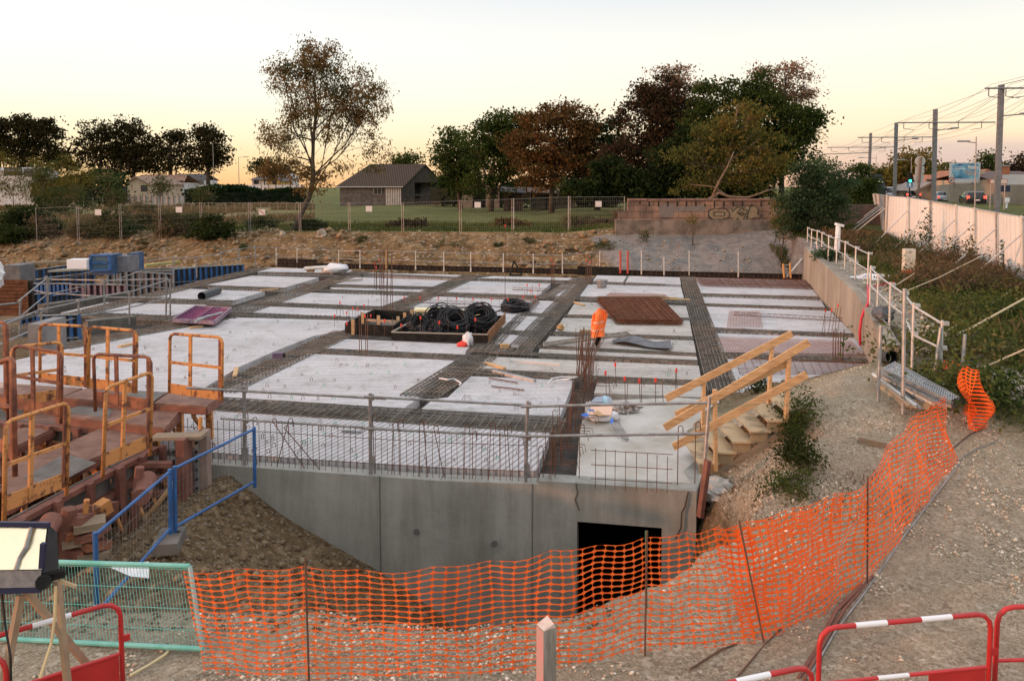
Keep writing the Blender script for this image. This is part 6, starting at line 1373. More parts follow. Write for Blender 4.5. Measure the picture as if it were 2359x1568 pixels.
# rubble beams lying below
for i, (p, q, lb) in enumerate((((30, 1235), (205, 1175), 'horizontal brown steel beam below the nearest platform'), ((90, 1270), (250, 1160), 'lower brown steel beam in the trench'), ((160, 1200), (262, 1168), 'short pinkish brown beam end in the trench'))):
    Yq = 8.9 + i * .3; simple('steel_beam', lb, 'steel beam', MB().beam(gy(*p, Yq), gy(*q, Yq + .8), .16, .18), (brown_rust, orange_rust, brown_rust)[i])
for k in range(9):
    px = 170 + (k * 37) % 70; py = 1195 + k * 11; Yq = 9.3; c = gy(px, py, Yq)
    simple('scrap_block', ('rusty clamp and plate scrap piled in the trench behind the blue fence'), 'scrap', MB().box((c.x, Yq, c.z), (.35, .3, .09), rz=k * .5, rx=.2 * (k % 3 - 1)), (brown_rust, woodold, red_rust)[k % 3], group='scrap pieces piled in the trench')
def blue_form(lb, pa, pb, ytop, n, mt=blue_steel, z0=-1.3, mt2=None, Yab=None):
    a = gz(*pa, -.25 if Yab is None else 0) if Yab is None else gy(*pa, Yab[0]); b = gz(*pb, -.25) if Yab is None else gy(*pb, Yab[1]); zt = gy(pa[0], ytop, a.y).z
    t = thing('blue_wall_form', lb, 'wall form', (a.x, a.y, z0), group='blue ribbed wall forms left of the deck')
    MB().beam((a.x, a.y + .05, (z0 + zt) / 2), (b.x, b.y + .05, (z0 + zt) / 2), .03, zt - z0).build('skin', mt2 or mat('dark_form_skin', (.012, .014, .02), (.03, .032, .04), 3), t)
    m = MB()
    for i in range(n + 1):
        c = a.lerp(b, i / n); m.beam((c.x, c.y - .03, z0), (c.x, c.y - .03, zt), (.04 if i % 3 else .07) * max(1, a.y / 25), .10, up=(1, 0, 0))
    m.build('ribs', mt, t)
    m = MB(); 
    for zz in (zt, zt - .7): m.beam((a.x, a.y - .03, zz), (b.x, b.y - .03, zz), .12, .035)
    m.build('rails', galvd if n % 2 else mt, t); return t
blue_form('long blue ribbed wall form from the scaffold toward the deck far corner', (400, 646), (560, 636), 618, 13)
blue_form('blue ribbed wall form in the second row under the guardrail', (250, 640), (400, 650), 622, 10, mt=mat('greyed_blue_steel', (.10, .14, .18), (.16, .20, .25), 3))
blue_form('blue ribbed wall form in the back row, running to the standing blue boxes', (52, 640), (215, 616), 625, 11)
blue_form('blue and grey ribbed wall form in the third row', (78, 678), (165, 678), 653, 9)
blue_form('plum coloured ribbed wall form in the third row', (165, 679), (290, 680), 655, 9, mt=mat('plum_grey_steel', (.16, .11, .14), (.24, .19, .22), 4), mt2=mat('plum_skin', (.07, .02, .035), None))
blue_form('bright blue ribbed wall form nearest the left deck edge, fourth row', (48, 712), (120, 706), 680, 5)
blue_form('dark blue ribbed wall form right of the bright one in the fourth row', (120, 706), (185, 694), 682, 6, mt=blue_dark)
blue_form('big bright blue ribbed wall form behind the back left guard frame', (93, 790), (185, 786), 727, 5, z0=-1.4)
for (xa, xb, yt, yb, Yq, lb, mt) in ((4, 42, 612, 645, 27, 'grey plywood-faced form end at the far left', mat('dark_grey_face', (.09, .09, .095), (.14, .14, .145), 3)), (211, 252, 588, 622, 29, 'blue framed box form standing higher than the others', blue_dark), (252, 292, 590, 615, 29.5, 'grey and blue form side beside the standing blue box', mat('slate_form_side', (.12, .12, .13), (.17, .17, .19), 3)), (292, 304, 584, 615, 30, 'narrow weathered blue form end right of the standing blue box', blue_dark), (100, 150, 746, 800, 15.6, 'pale concrete wall end beside the big blue form', mat('lilac_grey_concrete', (.15, .14, .145), (.22, .21, .215), 2))):
    if 'pale concrete' in lb: xa, xb, yt, yb = 62, 90, 748, 800
    a = gy(xa, yb, Yq); b = gy(xb, yt, Yq); t = thing('form_box', lb, 'form box', (a.x, Yq, a.z)); MB().box(((a.x + b.x) / 2, Yq + .5, (a.z + b.z) / 2 - .1), (b.x - a.x, .9, b.z - a.z + .2)).build('body', mt, t)
    if 'framed' in lb:
        m = MB(); 
        for f in (0, .5, 1): m.box(((a.x + b.x) / 2, Yq - .03, a.z + (b.z - a.z) * f), (b.x - a.x, .1, .07))
        for f in (0, 1): m.box((a.x + (b.x - a.x) * f, Yq - .03, (a.z + b.z) / 2), (.07, .1, b.z - a.z))
        m.build('frame', blue_steel, t); MB().box(((a.x + b.x) / 2, Yq - .0, (a.z + b.z) / 2), (b.x - a.x - .05, .06, b.z - a.z - .05)).build('face', mat('slate_blue_face', (.06, .11, .16), None), t)
# rusty mesh wall, planks and wall heads at far left
flm = gz(0, 680, -.3); t = thing('rebar_wall_mesh', 'dark rusty rebar mesh wall standing at the far left edge of the pit', 'rebar mesh', tuple(flm)); m = MB(); a = gy(-20, 645, 25); b = gy(62, 648, 25); zt = a.z; 
for i in range(46): c = a.lerp(b, i / 45); m.bar((c.x, 25, zt - 1.2), (c.x, 25, zt), .014, 4)
for i in range(9): m.bar((a.x, 25, zt - .12 * i), (b.x, 25, zt - .12 * i), .014, 4)
m.build('bars', rustm, t); MB().box(((a.x + b.x) / 2, 25.3, zt - .62), (b.x - a.x, .1, 1.15)).build('back_skin', mat('very_dark_rust', (.03, .018, .012), None), t)
for i, (p, q, zz, mt, lb) in enumerate((((60, 606), (300, 598), .0, woodold, 'weathered walkway boards along the back form row'), ((45, 628), (320, 612), -.1, mat('pale_boards', (.35, .32, .27), (.42, .38, .32), 3), 'pale walkway boards on top of the back blue form'), ((330, 612), (410, 603), .1, mat('yellow_slats', (.38, .34, .10), (.30, .26, .12), 4), 'yellow-green timber slats stacked beyond the deck corner'), ((0, 745), (180, 700), -.2, galvd, 'long grey tube lying across the forms, lower'), ((0, 700), (60, 690), -.6, woodold, 'old board at the far left below the mesh wall'), ((95, 720), (290, 690), -.25, concd, 'grey concrete wall head between the form rows'), ((330, 632), (560, 622), -.3, concd, 'grey concrete wall head beyond the long blue form'), ((200, 760), (310, 748), -.1, concd, 'grey concrete wall head behind the back left guard frames'))):
    a = gz(*p, zz); b = gz(*q, zz); simple('board' if mt is not concd else 'concrete_wall', lb, 'board' if mt is not concd else 'wall', MB().beam(a, b, .4 if mt is not galvd else .08, .12 if mt is not concd else .6), mt)
a = gy(185, 607, 29); simple('white_tub', 'small white tub on the back form row with a red mark', 'tub', MB().box((a.x, 29, a.z), (.75, .5, .35)), whitep)
a = gy(6, 630, 24); simple('white_wrap', 'white plastic wrap at the far left edge', 'wrapping', blob(MB(), (a.x - .25, 24, a.z - .1), (.25, .25, .5), amp=.2), bagm)
def bluefence(lb, P, base=True):
    a0, a1, b0, b1 = P; t = thing('blue_fence', lb, 'fence', tuple(a0), group='blue tube fence panels at the trench')
    MB().bar(a0, a1, .026, 8).build('post', blue_steel, t); MB().bar(b0, b1, .026, 8).build('post', blue_steel, t)
    f0 = .06; MB().bar(a1 - Vector((0, 0, .03)), b1 - Vector((0, 0, .03)), .02, 8).build('top_rail', blue_steel, t); q = lambda u, v, f: u.lerp(v, f)
    MB().bar(q(a0, a1, .10), q(b0, b1, .10), .02, 8).build('bottom_rail', blue_steel, t)
    m = MB()
    for i in range(1, 22): f = i / 22; m.bar(q(q(a0, b0, f), q(a1, b1, f), .1), q(q(a0, b0, f), q(a1, b1, f), .97), .0022, 3, cap=False)
    for i in range(1, 4): m.bar(q(a0, a1, .1 + .22 * i), q(b0, b1, .1 + .22 * i), .0025, 3, cap=False)
    m.build('wire_mesh', galvd, t)
    return t
A0, A1 = gy(587, 1122, 11.2), gy(585, 983, 11.2); B0, B1 = gy(404, 1228, 9.4), gy(402, 1073, 9.4); B0b, B1b = gy(393, 1230, 9.35), gy(391, 1080, 9.35); C0, C1 = gy(224, 1430, 7.7), gy(219, 1225, 7.7)
bluefence('blue tube fence panel climbing the earth heap to the wall', (B0, B1, A0, A1)); bluefence('blue tube fence panel nearer the floodlight', (C0, C1, B0b, B1b))
for p, lb in ((gy(390, 1245, 9.3), 'grey concrete fence foot between the two blue fences'), (gy(240, 1440, 7.7), 'grey concrete fence foot of the nearer blue fence')):
    t = thing('concrete_block', lb, 'fence weight', tuple(p)); MB().box((p.x, p.y, p.z), (.30, .5, .14), rz=.2).build('block', concd, t)
    m = MB(); 
    for k in (-.1, .1): m.bar((p.x + k * .6, p.y + k, p.z + .06), (p.x + k * .6, p.y + k, p.z + .074), .035, 8)
    m.build('socket', black_ply, t)
p0 = [gy(252, 1305, 8.4), gy(342, 1292, 8.5), gy(342, 1330, 8.35), gy(300, 1326, 8.3)]; simple('white_board', 'white board with dark lines lying behind the turquoise fence', 'board', MB().face(p0).face([p + Vector((0, .01, -.012)) for p in reversed(p0)]), whitep)
netm = leafmat('orange_translucent_net', [(.70, .11, .03), (.95, .15, .03), (1.0, .20, .05), (.85, .17, .06)], .4)
def net(lb, stations, cell=.097, rows=19, mt=netm, wob=.024, hole=.80, off=(0, 0, 0)):
    """stations: (px_bottom, py_bottom, px_top, py_top) ; bottom found on the ground"""
    B = []; T = []
    for bx_, by_, tx, ty in stations:
        b = hit(bx_, by_) + Vector(off); B.append(b); T.append(gy(tx, ty, b.y) + Vector(off))
    cum = [0]
    for i in range(1, len(B)): cum.append(cum[-1] + (B[i] - B[i - 1]).xy.length)
    n = int(cum[-1] / cell)
    def P(u, v):
        s_ = u * cum[-1]; i = 0
        while i < len(cum) - 2 and cum[i + 1] < s_: i += 1
        f = (s_ - cum[i]) / (cum[i + 1] - cum[i] + 1e-9); p = B[i].lerp(B[i + 1], f).lerp(T[i].lerp(T[i + 1], f), v)
        sag = -.035 * math.sin(math.pi * f) * v
        w = wob * (math.sin(s_ * 5 + v * 3) + .6 * math.sin(s_ * 11 - v * 6)) * (.3 + .7 * math.sin(math.pi * v))
        dn = (B[i + 1] - B[i]); dn = Vector((-dn.y, dn.x, 0)).normalized()
        return p + dn * w + Vector((.012 * math.sin(s_ * 9 + v * 8), 0, sag + .010 * math.sin(s_ * 7 + v * 5)))
    vs = []; fs = []; k = 0
    hx_ = .5 * hole + .015; hy_ = .5 * hole; oc = [(-1, -.5), (-.55, -1), (.55, -1), (1, -.5), (1, .5), (.55, 1), (-.55, 1), (-1, .5)]
    th = .004
    for i in range(n):
        for j in range(rows):
            ctr = ((i + .5), (j + .5)); b = len(vs)
            for a_, c_ in ((0, 0), (1, 0), (1, 1), (0, 1)): vs.append(P((i + a_) / n, (j + c_) / rows))
            for ox, oy in oc: vs.append(P((ctr[0] + ox * (hx_ + .06)) / n, (ctr[1] + oy * hy_) / rows))
            h = [b + 4 + q for q in range(8)]; fs += [(b, b + 1, h[2], h[1]), (b + 1, h[3], h[2]), (b + 1, b + 2, h[4], h[3]), (b + 2, h[5], h[4]), (b + 2, b + 3, h[6], h[5]), (b + 3, h[7], h[6]), (b + 3, b, h[0], h[7]), (b, h[1], h[0])]
    mb = MB(); mb.add(vs, fs); o = mb.build('safety_net', mt); tag(o, lb, 'safety net', 'orange plastic safety nets'); return o
ST = [(470, 1552, 417, 1313), (590, 1562, 560, 1308), (712, 1562, 702, 1299), (850, 1566, 830, 1311), (1000, 1562, 1000, 1303), (1140, 1556, 1140, 1288), (1258, 1545, 1262, 1266), (1370, 1528, 1380, 1252), (1486, 1500, 1490, 1235), (1600, 1492, 1580, 1222), (1740, 1480, 1655, 1212)]
net('long orange plastic net across the picture in front of the pit', ST)
net('orange net length folded over the bend between the slanting stake and the tall stake', [(1715, 1478, 1642, 1214), (1775, 1474, 1712, 1200), (1860, 1430, 1820, 1168), (1925, 1392, 1920, 1140), (1998, 1342, 2000, 1106)], cell=.088, rows=19, hole=.72, wob=.06)
net('orange net layer doubled behind the bend by the slanting stake', [(1700, 1470, 1650, 1222), (1760, 1466, 1730, 1206), (1830, 1420, 1825, 1180), (1920, 1368, 1925, 1146)], cell=.092, rows=18, hole=.74, off=(.06, .05, 0))
net('orange net length rising from the tall stake to the pile of tubes', [(1998, 1342, 1996, 1108), (2060, 1262, 2040, 1030), (2120, 1175, 2100, 960), (2165, 1115, 2140, 930), (2206, 1058, 2176, 912)], cell=.080, rows=19, hole=.72, wob=.05)
net('crumpled orange net end hanging beyond the pile of tubes', [(2218, 955, 2215, 880), (2232, 990, 2230, 842), (2250, 998, 2255, 850), (2265, 985, 2268, 890)], cell=.04, rows=18, hole=.62, wob=.13)
net('small faded orange net piece behind the steel posts', [(2170, 868, 2172, 828), (2200, 872, 2196, 830), (2225, 868, 2222, 832)], cell=.06, rows=6, hole=.5, wob=.08)
def stake(lb, b, tpx, r=.009, mt=rust, ext=.05, name='rebar_stake'):
    p = hit(*b); q = gy(*tpx, p.y); simple(name, lb, 'stake', MB().bar(p - Vector((0, 0, .1)), q, r, 6), mt)
stake('rusty rebar stake holding the long net left of the white-red post', (712, 1568), (703, 1285)); stake('straight rebar stake holding the net in front of the dark doorway', (1485, 1510), (1490, 1222)); stake('slanting rebar stake at the bend of the net', (1765, 1482), (1702, 1198)); stake('dark tall rebar stake where the net turns toward the pile of tubes', (1998, 1345), (1998, 1096), .010)
stake('leaning thin stake at the bottom behind the painted post', (1258, 1600), (1243, 1505)); stake('green painted stake before the doorway', (1490, 1400), (1487, 1222), .008, mat('green_stake', (.05, .16, .10), None))
# painted timber post at the bottom edge
p = gz(1258, 1640, .3); p = Vector((gy(1258, 1500, 5.6).x, 5.6, .2)); zt = gy(1258, 1440, 5.6).z
t = thing('marker_post', 'weathered square timber post with pink paint at the bottom edge', 'post', (p.x, p.y, .2)); w = .055
m = MB(); m.box((p.x, p.y, (zt + .2) / 2), (w * 2, w * 2, zt - .2), rz=.5); m.build('post_body', mat('grey_post_wood', (.20, .18, .15), (.32, .29, .25), 4, .9, stretch=(4, 4, .6)), t)
m = MB(); m.add([(-w, -w, zt), (w, -w, zt), (w, w, zt), (-w, w, zt), (w * .7, w * .9, zt + .045), (w * .7, -w * .9, zt + .03)], [(0, 1, 5), (1, 2, 4, 5), (2, 3, 4), (3, 0, 5, 4)], Matrix.Translation((p.x, p.y, 0)) @ Matrix.Rotation(.5, 4, 'Z')); m.build('bevelled_top', mat('pale_pink_wood', (.50, .36, .30), (.60, .50, .45), 9, .9), t)
m = MB(); m.box((0, -w - .0015, (zt + .2) / 2), (w * 1.9, .002, zt - .22), M=Matrix.Translation((p.x, p.y, 0)) @ Matrix.Rotation(-1.07, 4, 'Z')); m.build('pink_paint', mat('pink_spray', (.36, .31, .28), (.52, .22, .24), 5, .8, lo=.35, hi=.65), t)
def barrier(lb, A, B, z0, zt, plate, group='red and white street barriers in front'):
    """A,B: (x,y) plan ends ; tubular frame with banded top and middle bars and a red plate"""
    A = Vector((A[0], A[1], 0)); B = Vector((B[0], B[1], 0)); L_ = (B - A).length; d = (B - A).normalized()
    t = thing('street_barrier', lb, 'barrier', (A.x, A.y, z0), math.atan2(d.y, d.x), group)
    M = WM[t]; h = zt - z0; c = .12
    def W_(x, z_, y=0): return M @ Vector((x, y, z_))
    pts = [(0, 0), (0, h - c), (c * .12, h - c * .5), (c * .5, h - c * .12), (c, h), (L_ - c, h), (L_ - c * .5, h - c * .12), (L_ - c * .12, h - c * .5), (L_, h - c), (L_, 0)]
    MB().tube([W_(*p) for p in pts], .0185, 10).build('tube_frame', redp, t, True)
    m = MB(); f = h - .42; m.bar(W_(0, f), W_(L_, f), .0145, 8); m.build('middle_bar', redp, t)
    for k, (a, b_) in enumerate(((.20, .38), (.58, .76))):
        MB().bar(W_(L_ * a, h), W_(L_ * b_, h), .0195, 10).build('white_band', whitep, t); 
    MB().bar(W_(L_ * .34, f), W_(L_ * .52, f), .0155, 10).build('white_band', whitep, t)
    a, b_ = plate; m = MB(); m.box((L_ * (a + b_) / 2, 0, f - .135), (L_ * (b_ - a), .004, .24), M=M); m.build('red_plate', mat('red_plate', (.42, .02, .02), (.50, .025, .025), 3, .4), t)
    MB().bar(W_(0, .08), W_(L_, .08), .012, 8).build('bottom_bar', redp, t)
    for x in (0, L_): MB().beam(W_(x, .02, -.22), W_(x, .02, .22), .03, .03).build('foot', redp, t)
    m = MB(); m.box((L_ + .03, 0, h * .66), (.06, .02, .05), M=M); m.build('hook', redp, t)
    return t
g0, g1 = gy(1888, 1452, 5.30), gy(2283, 1406, 5.50)
barrier('red and white barrier with its whole top bar in view, at the lower right', (g0.x, g0.y), (g1.x, g1.y), .36, (g0.z + g1.z) / 2, (.64, .98))
g2 = gy(2292, 1398, 5.55); barrier('red barrier cut off by the right picture edge', (g2.x + .02, g2.y), (g2.x + 1.4, g2.y + .06), .38, g2.z, (.3, .98))
g3 = gy(1872, 1531, 4.86); barrier('low red and white barrier whose corner shows left of the full one', (g3.x - 1.34, g3.y - .40), (g3.x, g3.y), .32, g3.z, (.64, .98))
g4 = gy(276, 1383, 5.65); g5 = gy(0, 1466, 5.2); dd_ = Vector((g4.x - g5.x, g4.y - g5.y, 0)).normalized() * 1.36
barrier('red and white barrier beside the floodlight at the lower left', (g4.x - dd_.x, g4.y - dd_.y), (g4.x, g4.y), .36, g4.z, (.62, .985))
g6 = gy(12, 1505, 5.0); barrier('faded pinkish barrier corner at the extreme lower left', (g6.x - 1.3, g6.y - .3), (g6.x, g6.y), .3, g6.z, (.6, .98))
YL = 5.0
t = thing('floodlight', 'dark work floodlight with a bright reflecting glass on a stand at the lower left', 'floodlight', (gy(60, 1290, YL).x, YL, .4))
def qL(px, py, dy=0.0): return gy(px, py, YL + dy)
hs = mat('dark_lamp_housing', (.018, .022, .03), (.035, .04, .045), 5, .45); nv = mat('navy_trim', (.012, .018, .06), None, rough=.4)
fr_ = [qL(-25, 1208, .16), qL(112, 1208, .16), qL(93, 1362), qL(-25, 1366)]; bk_ = [qL(-20, 1200, .35), qL(132, 1226, .28), qL(136, 1318, .28), qL(-20, 1350, .35)]
MB().add([*fr_, *bk_], [(0, 3, 2, 1), (4, 5, 6, 7), (0, 1, 5, 4), (1, 2, 6, 5), (2, 3, 7, 6), (3, 0, 4, 7)]).build('housing', hs, t)
gl = bpy.data.materials.new('lamp_reflector'); gl.use_nodes = True; b_ = gl.node_tree.nodes['Principled BSDF']; b_.inputs['Base Color'].default_value = (.95, .86, .62, 1); b_.inputs['Metallic'].default_value = .9; b_.inputs['Roughness'].default_value = .3
nn = gl.node_tree.nodes.new('ShaderNodeTexNoise'); nn.inputs['Scale'].default_value = 6; tcn = gl.node_tree.nodes.new('ShaderNodeTexCoord'); gl.node_tree.links.new(tcn.outputs['Object'], nn.inputs[0]); bb = gl.node_tree.nodes.new('ShaderNodeBump'); bb.inputs['Distance'].default_value = .02; gl.node_tree.links.new(nn.outputs[0], bb.inputs['Height']); gl.node_tree.links.new(bb.outputs[0], b_.inputs['Normal'])
u_ = -.004
MB().face([qL(-22, 1212, .14), qL(108, 1213, .14), qL(96, 1310, u_ - .02), qL(-22, 1312, u_ - .02)][::-1]).build('glass', gl, t)
MB().face([qL(-22, 1314, u_), qL(96, 1312, u_), qL(90, 1352, u_), qL(-22, 1354, u_)][::-1]).build('lower_reflector', mat('grey_reflector', (.20, .21, .24), (.28, .29, .31), 20, .4, .3), t)
m = MB(); m.tube([qL(72, 1214, .12), qL(60, 1260, .05), qL(44, 1285, .01), qL(36, 1312, -.03)], [.014, .016, .012, .016], 6); m.build('tape_strip', galvd, t)
m = MB(); m.beam(qL(-25, 1206, .13), qL(114, 1208, .13), .02, .035); m.beam(qL(100, 1250, -.008), qL(96, 1310, -.008), .03, .03, up=(1, 0, 0)); m.beam(qL(-25, 1362, -.01), qL(95, 1358, -.01), .02, .03); m.build('navy_trim', nv, t)
m = MB(); m.beam(qL(100, 1330, .05), qL(150, 1318, .1), .05, .05); m.bar(qL(100, 1340, -.02), qL(100, 1340, .1), .05, 10); m.build('tilt_bracket', black_ply, t)
m = MB(); m.beam(qL(136, 1336, .1), qL(175, 1350, .15), .02, .02); m.build('clamp_lever', ply, t)
g = .36
m = MB(); m.beam(qL(48, 1370, .2), Vector((qL(20, 1500, .2).x, YL - .15, g - .1)), .035, .05); m.beam(qL(132, 1335, .2), Vector((qL(165, 1568, .3).x, YL + .3, g - .1)), .035, .045); m.beam(qL(60, 1360, .25), Vector((qL(70, 1500).x, YL + 1.0, g - .1)), .035, .045); m.build('stand_legs', mat('stand_wood', (.28, .20, .13), (.36, .27, .18), 4), t)
m = MB(); m.tube([qL(4, 1365, .1), qL(12, 1440, .05), qL(24, 1510, 0), qL(26, 1600, 0)], .008, 5); m.build('power_cable', cable, t)
m = MB(); pts = [qL(128, 1350, .02), qL(126, 1420, .02), qL(118, 1480, .03), qL(92, 1560, -.05)]
for i in range(3): m.beam(pts[i], pts[i + 1], .022, .004, up=(0, 1, 0)) if False else m.tube([pts[i], pts[i + 1]], .010, 5)
m.build('strap', mat('cream_strap', (.58, .48, .27), None, rough=.7), t)
pts = [hit(300, 1560), hit(345, 1535), hit(380, 1512), hit(400, 1490)]; simple('cream_strap', 'loose cream strap lying on the earth near the red plate', 'strap', MB().tube([p + Vector((0, 0, .02)) for p in pts], .014, 5), MATS['cream_strap'])
b1_ = hit(468, 1506); b0_ = hit(0, 1482); b0_ = b0_ + (b0_ - b1_) * .12; t1_ = gy(437, 1303, b1_.y + .35); t0_ = gy(-60, 1288, b0_.y + .35)
t = thing('mesh_fence_panel', 'turquoise framed mesh fence panel leaning behind the floodlight', 'fence', tuple(b1_)); up_ = Vector((0, 0, .05))
MB().bar(t0_, t1_, .022, 8).build('top_tube', turq, t); MB().bar(b0_ + up_, b1_ + up_, .022, 8).build('bottom_tube', turq, t); MB().bar(b1_, t1_, .020, 8).build('side_post', mat('grey_turquoise', (.30, .42, .40), (.22, .32, .30), 6), t)
m = MB()
for i in range(1, 70):
    f = i / 70; m.bar(t0_.lerp(t1_, f), (b0_ + up_).lerp(b1_ + up_, f), .0026, 3, cap=False)
for k in (.04, .27, .50, .74): m.bar(t0_.lerp(b0_, k), t1_.lerp(b1_, k), .0035, 4, cap=False)
m.build('wire_mesh', turq, t)
p0 = gz(1606, 1082); X0 = p0.x; Y0 = p0.y - .1; Wd = .86
t = thing('timber_stair', 'new timber stair with side rails climbing from the deck to the gravel', 'stair', (X0, Y0, 0)); nst = 6; rise = .168; run = .262
slope = rise / run; zg = 1.05
for i in range(nst):
    x = X0 + run * i; z_ = rise * (i + 1) * 1.0
    MB().box((x + run / 2 + .01, Y0 + Wd / 2 - .02, z_ - .012), (run + .06, Wd + .08, .026)).build('tread', ply, t)
for yy in (Y0 - .012, Y0 + Wd + .012):
    m = MB(); m.beam((X0 + .25, yy, -.13), (X0 + run * nst + .1, yy, rise * nst - .20), .024, .24); m.build('stringer', woodold, t)
    m = MB(); pts = [(X0 - .0, yy, -.05)]
    for i in range(nst):
        if yy > Y0 + .1: break
        x = X0 + run * i; z_ = rise * (i + 1) - .026; a = [(x, yy, z_ - rise + .0), (x + run, yy, z_ - rise + .0), (x + run, yy, z_), (x, yy, z_)]; m.box((x + run / 2, yy, z_ - rise / 2), (run, .018, rise))
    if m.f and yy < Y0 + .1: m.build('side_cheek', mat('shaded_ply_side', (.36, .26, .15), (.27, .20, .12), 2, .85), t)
def on(px, py, Yq): return gy(px, py, Yq)
Yn, Yf = Y0 - .05, Y0 + Wd + .05
for lb_, Yq, pts in (('n', Yn, (((1648, 1083), (1646, 897)), ((1810, 965), (1817, 812)))), ('f', Yf, (((1618, 1000), (1621, 880)), ((1770, 930), (1778, 785))))):
    for a, b in pts: m = MB(); m.beam(on(*a, Yq), on(*b, Yq), .085, .05, up=(1, 0, 0)); m.build('rail_post', wood, t)
for Yq, a, b in ((Yn - .04, (1530, 985), (1862, 788)), (Yn - .04, (1550, 1029), (1858, 862)), (Yf - .04, (1533, 918), (1824, 768)), (Yn + .06, (1556, 956), (1815, 835))):
    m = MB(); m.beam(on(*a, Yq), on(*b, Yq), .035, .115); m.build('rail_board', wood, t)
# broken concrete lump beside the wall corner
a = gz(1655, 1105, .1); simple('concrete_lump', 'rough lump of spilled grey concrete at the wall corner below the stair', 'lump', blob(MB(), (3.1, 11.1, -.10), (.26, .34, .16), 22, 14, .18, 11, 3), mat('spilled_concrete', (.34, .33, .31), (.44, .43, .40), 3, .9, bump=.4))
pc = gz(2100, 935, .95)
t = thing('scaffold_rack', 'timber rack with four upright posts holding scaffold tubes', 'rack', tuple(pc))
rp = [((2021, 925), (2028, 750)), ((2079, 955), (2083, 665)), ((2150, 870), (2166, 755)), ((2212, 905), (2222, 770))]
for a, b in rp:
    q = hit(*a); MB().bar(q - Vector((0, 0, .05)), gy(*b, q.y), .03, 8).build('upright_post', galv, t)
for a, b in (((2020, 892), (2080, 940)), ((2080, 940), (2140, 948))):
    q = hit(*a); r_ = hit(*b); MB().beam(q + Vector((0, 0, .10)), r_ + Vector((0, 0, .10)), .05, .14).build('timber_side', mat('tan_old_board', (.36, .30, .20), (.44, .38, .27), 5), t)
qa = hit(2030, 880); 
def pilep(px, py, zz): return gz(px, py, zz)
for i, (a, b) in enumerate((((2010, 862), (2110, 935)), ((2022, 858), (2128, 925)), ((2035, 868), (2150, 930)), ((2045, 875), (2120, 940)), ((2015, 872), (2095, 935)), ((2050, 862), (2165, 920)))):
    simple('scaffold_tube', 'grey-white scaffold tubes lying in the timber rack', 'tube', MB().bar(pilep(*a, 1.15 + .03 * (i % 3)), pilep(*b, 1.15 + .03 * (i % 3)), .028, 8), (white_paint, galv, white_paint, galvd, woodold, galv)[i], group='scaffold tubes in the rack')
grate = mat('perforated_galvanised', (.34, .37, .40), (.44, .47, .50), 10, .45, .5)
for k, (a, b, c_, d) in enumerate((((2030, 848), (2190, 922), (2208, 914), (2060, 832)), ((2026, 858), (2180, 936), (2195, 926), (2038, 850)))):
    P = [gz(*q, 1.38 - .08 * k) for q in (a, b, c_, d)]; tt = thing('steel_plank', ['perforated galvanised steel plank on top of the tube pile', 'perforated galvanised steel plank below the top one on the tube pile'][k], 'steel plank', tuple(P[0]))
    m = MB(); n = 34
    for j in range(n):
        f0, f1 = (j + .08) / n, (j + .5) / n
        m.face([P[0].lerp(P[1], f0), P[0].lerp(P[1], f1), P[3].lerp(P[2], f1), P[3].lerp(P[2], f0)])
    for e in (0, .3, .62, .93): 
        A_ = P[0].lerp(P[3], e); B_ = P[1].lerp(P[2], e); C_ = P[1].lerp(P[2], e + .1); D_ = P[0].lerp(P[3], e + .1); m.face([A_, B_, C_, D_])
    m.build('grid_surface', grate, tt); m = MB(); m.beam(P[0] - Vector((0, 0, .02)), P[1] - Vector((0, 0, .02)), .01, .05); m.beam(P[3] - Vector((0, 0, .02)), P[2] - Vector((0, 0, .02)), .01, .05); m.build('side_flange', galvd, tt)
a = gy(2055, 822, 14.2); simple('black_pipe', 'short wide black pipe standing open behind the steel planks', 'pipe', MB().bar((a.x, 14.2, a.z), (a.x + .1, 14.7, a.z - .12), .12, 16, cap=False).bar((a.x + .1, 14.7, a.z - .12), (a.x + .1, 14.71, a.z - .12), .12, 16), MATS['black_pipe'])
for px, py, lb in ((2100, 925, 'square tube end with a hole in the tube pile, nearer'), (2188, 935, 'grey clamp plate at the foot of the steel planks')):
    a = hit(px, py + 8); tt = thing('base_plate', lb, 'base plate', tuple(a)); m = MB(); m.box((a.x, a.y, a.z + .12), (.14, .12, .14), rz=.5); m.build('plate', galv, tt); MB().bar((a.x, a.y - .072, a.z + .12), (a.x, a.y - .08, a.z + .12), .025, 8).build('hole', black_ply, tt)
a = hit(1978, 1018); b = hit(2040, 1032); simple('timber_offcut', 'weathered timber baulk lying in the gravel behind the net', 'timber', MB().beam(a + Vector((0, 0, .04)), b + Vector((0, 0, .04)), .10, .10), woodold)
a = hit(2028, 970); 
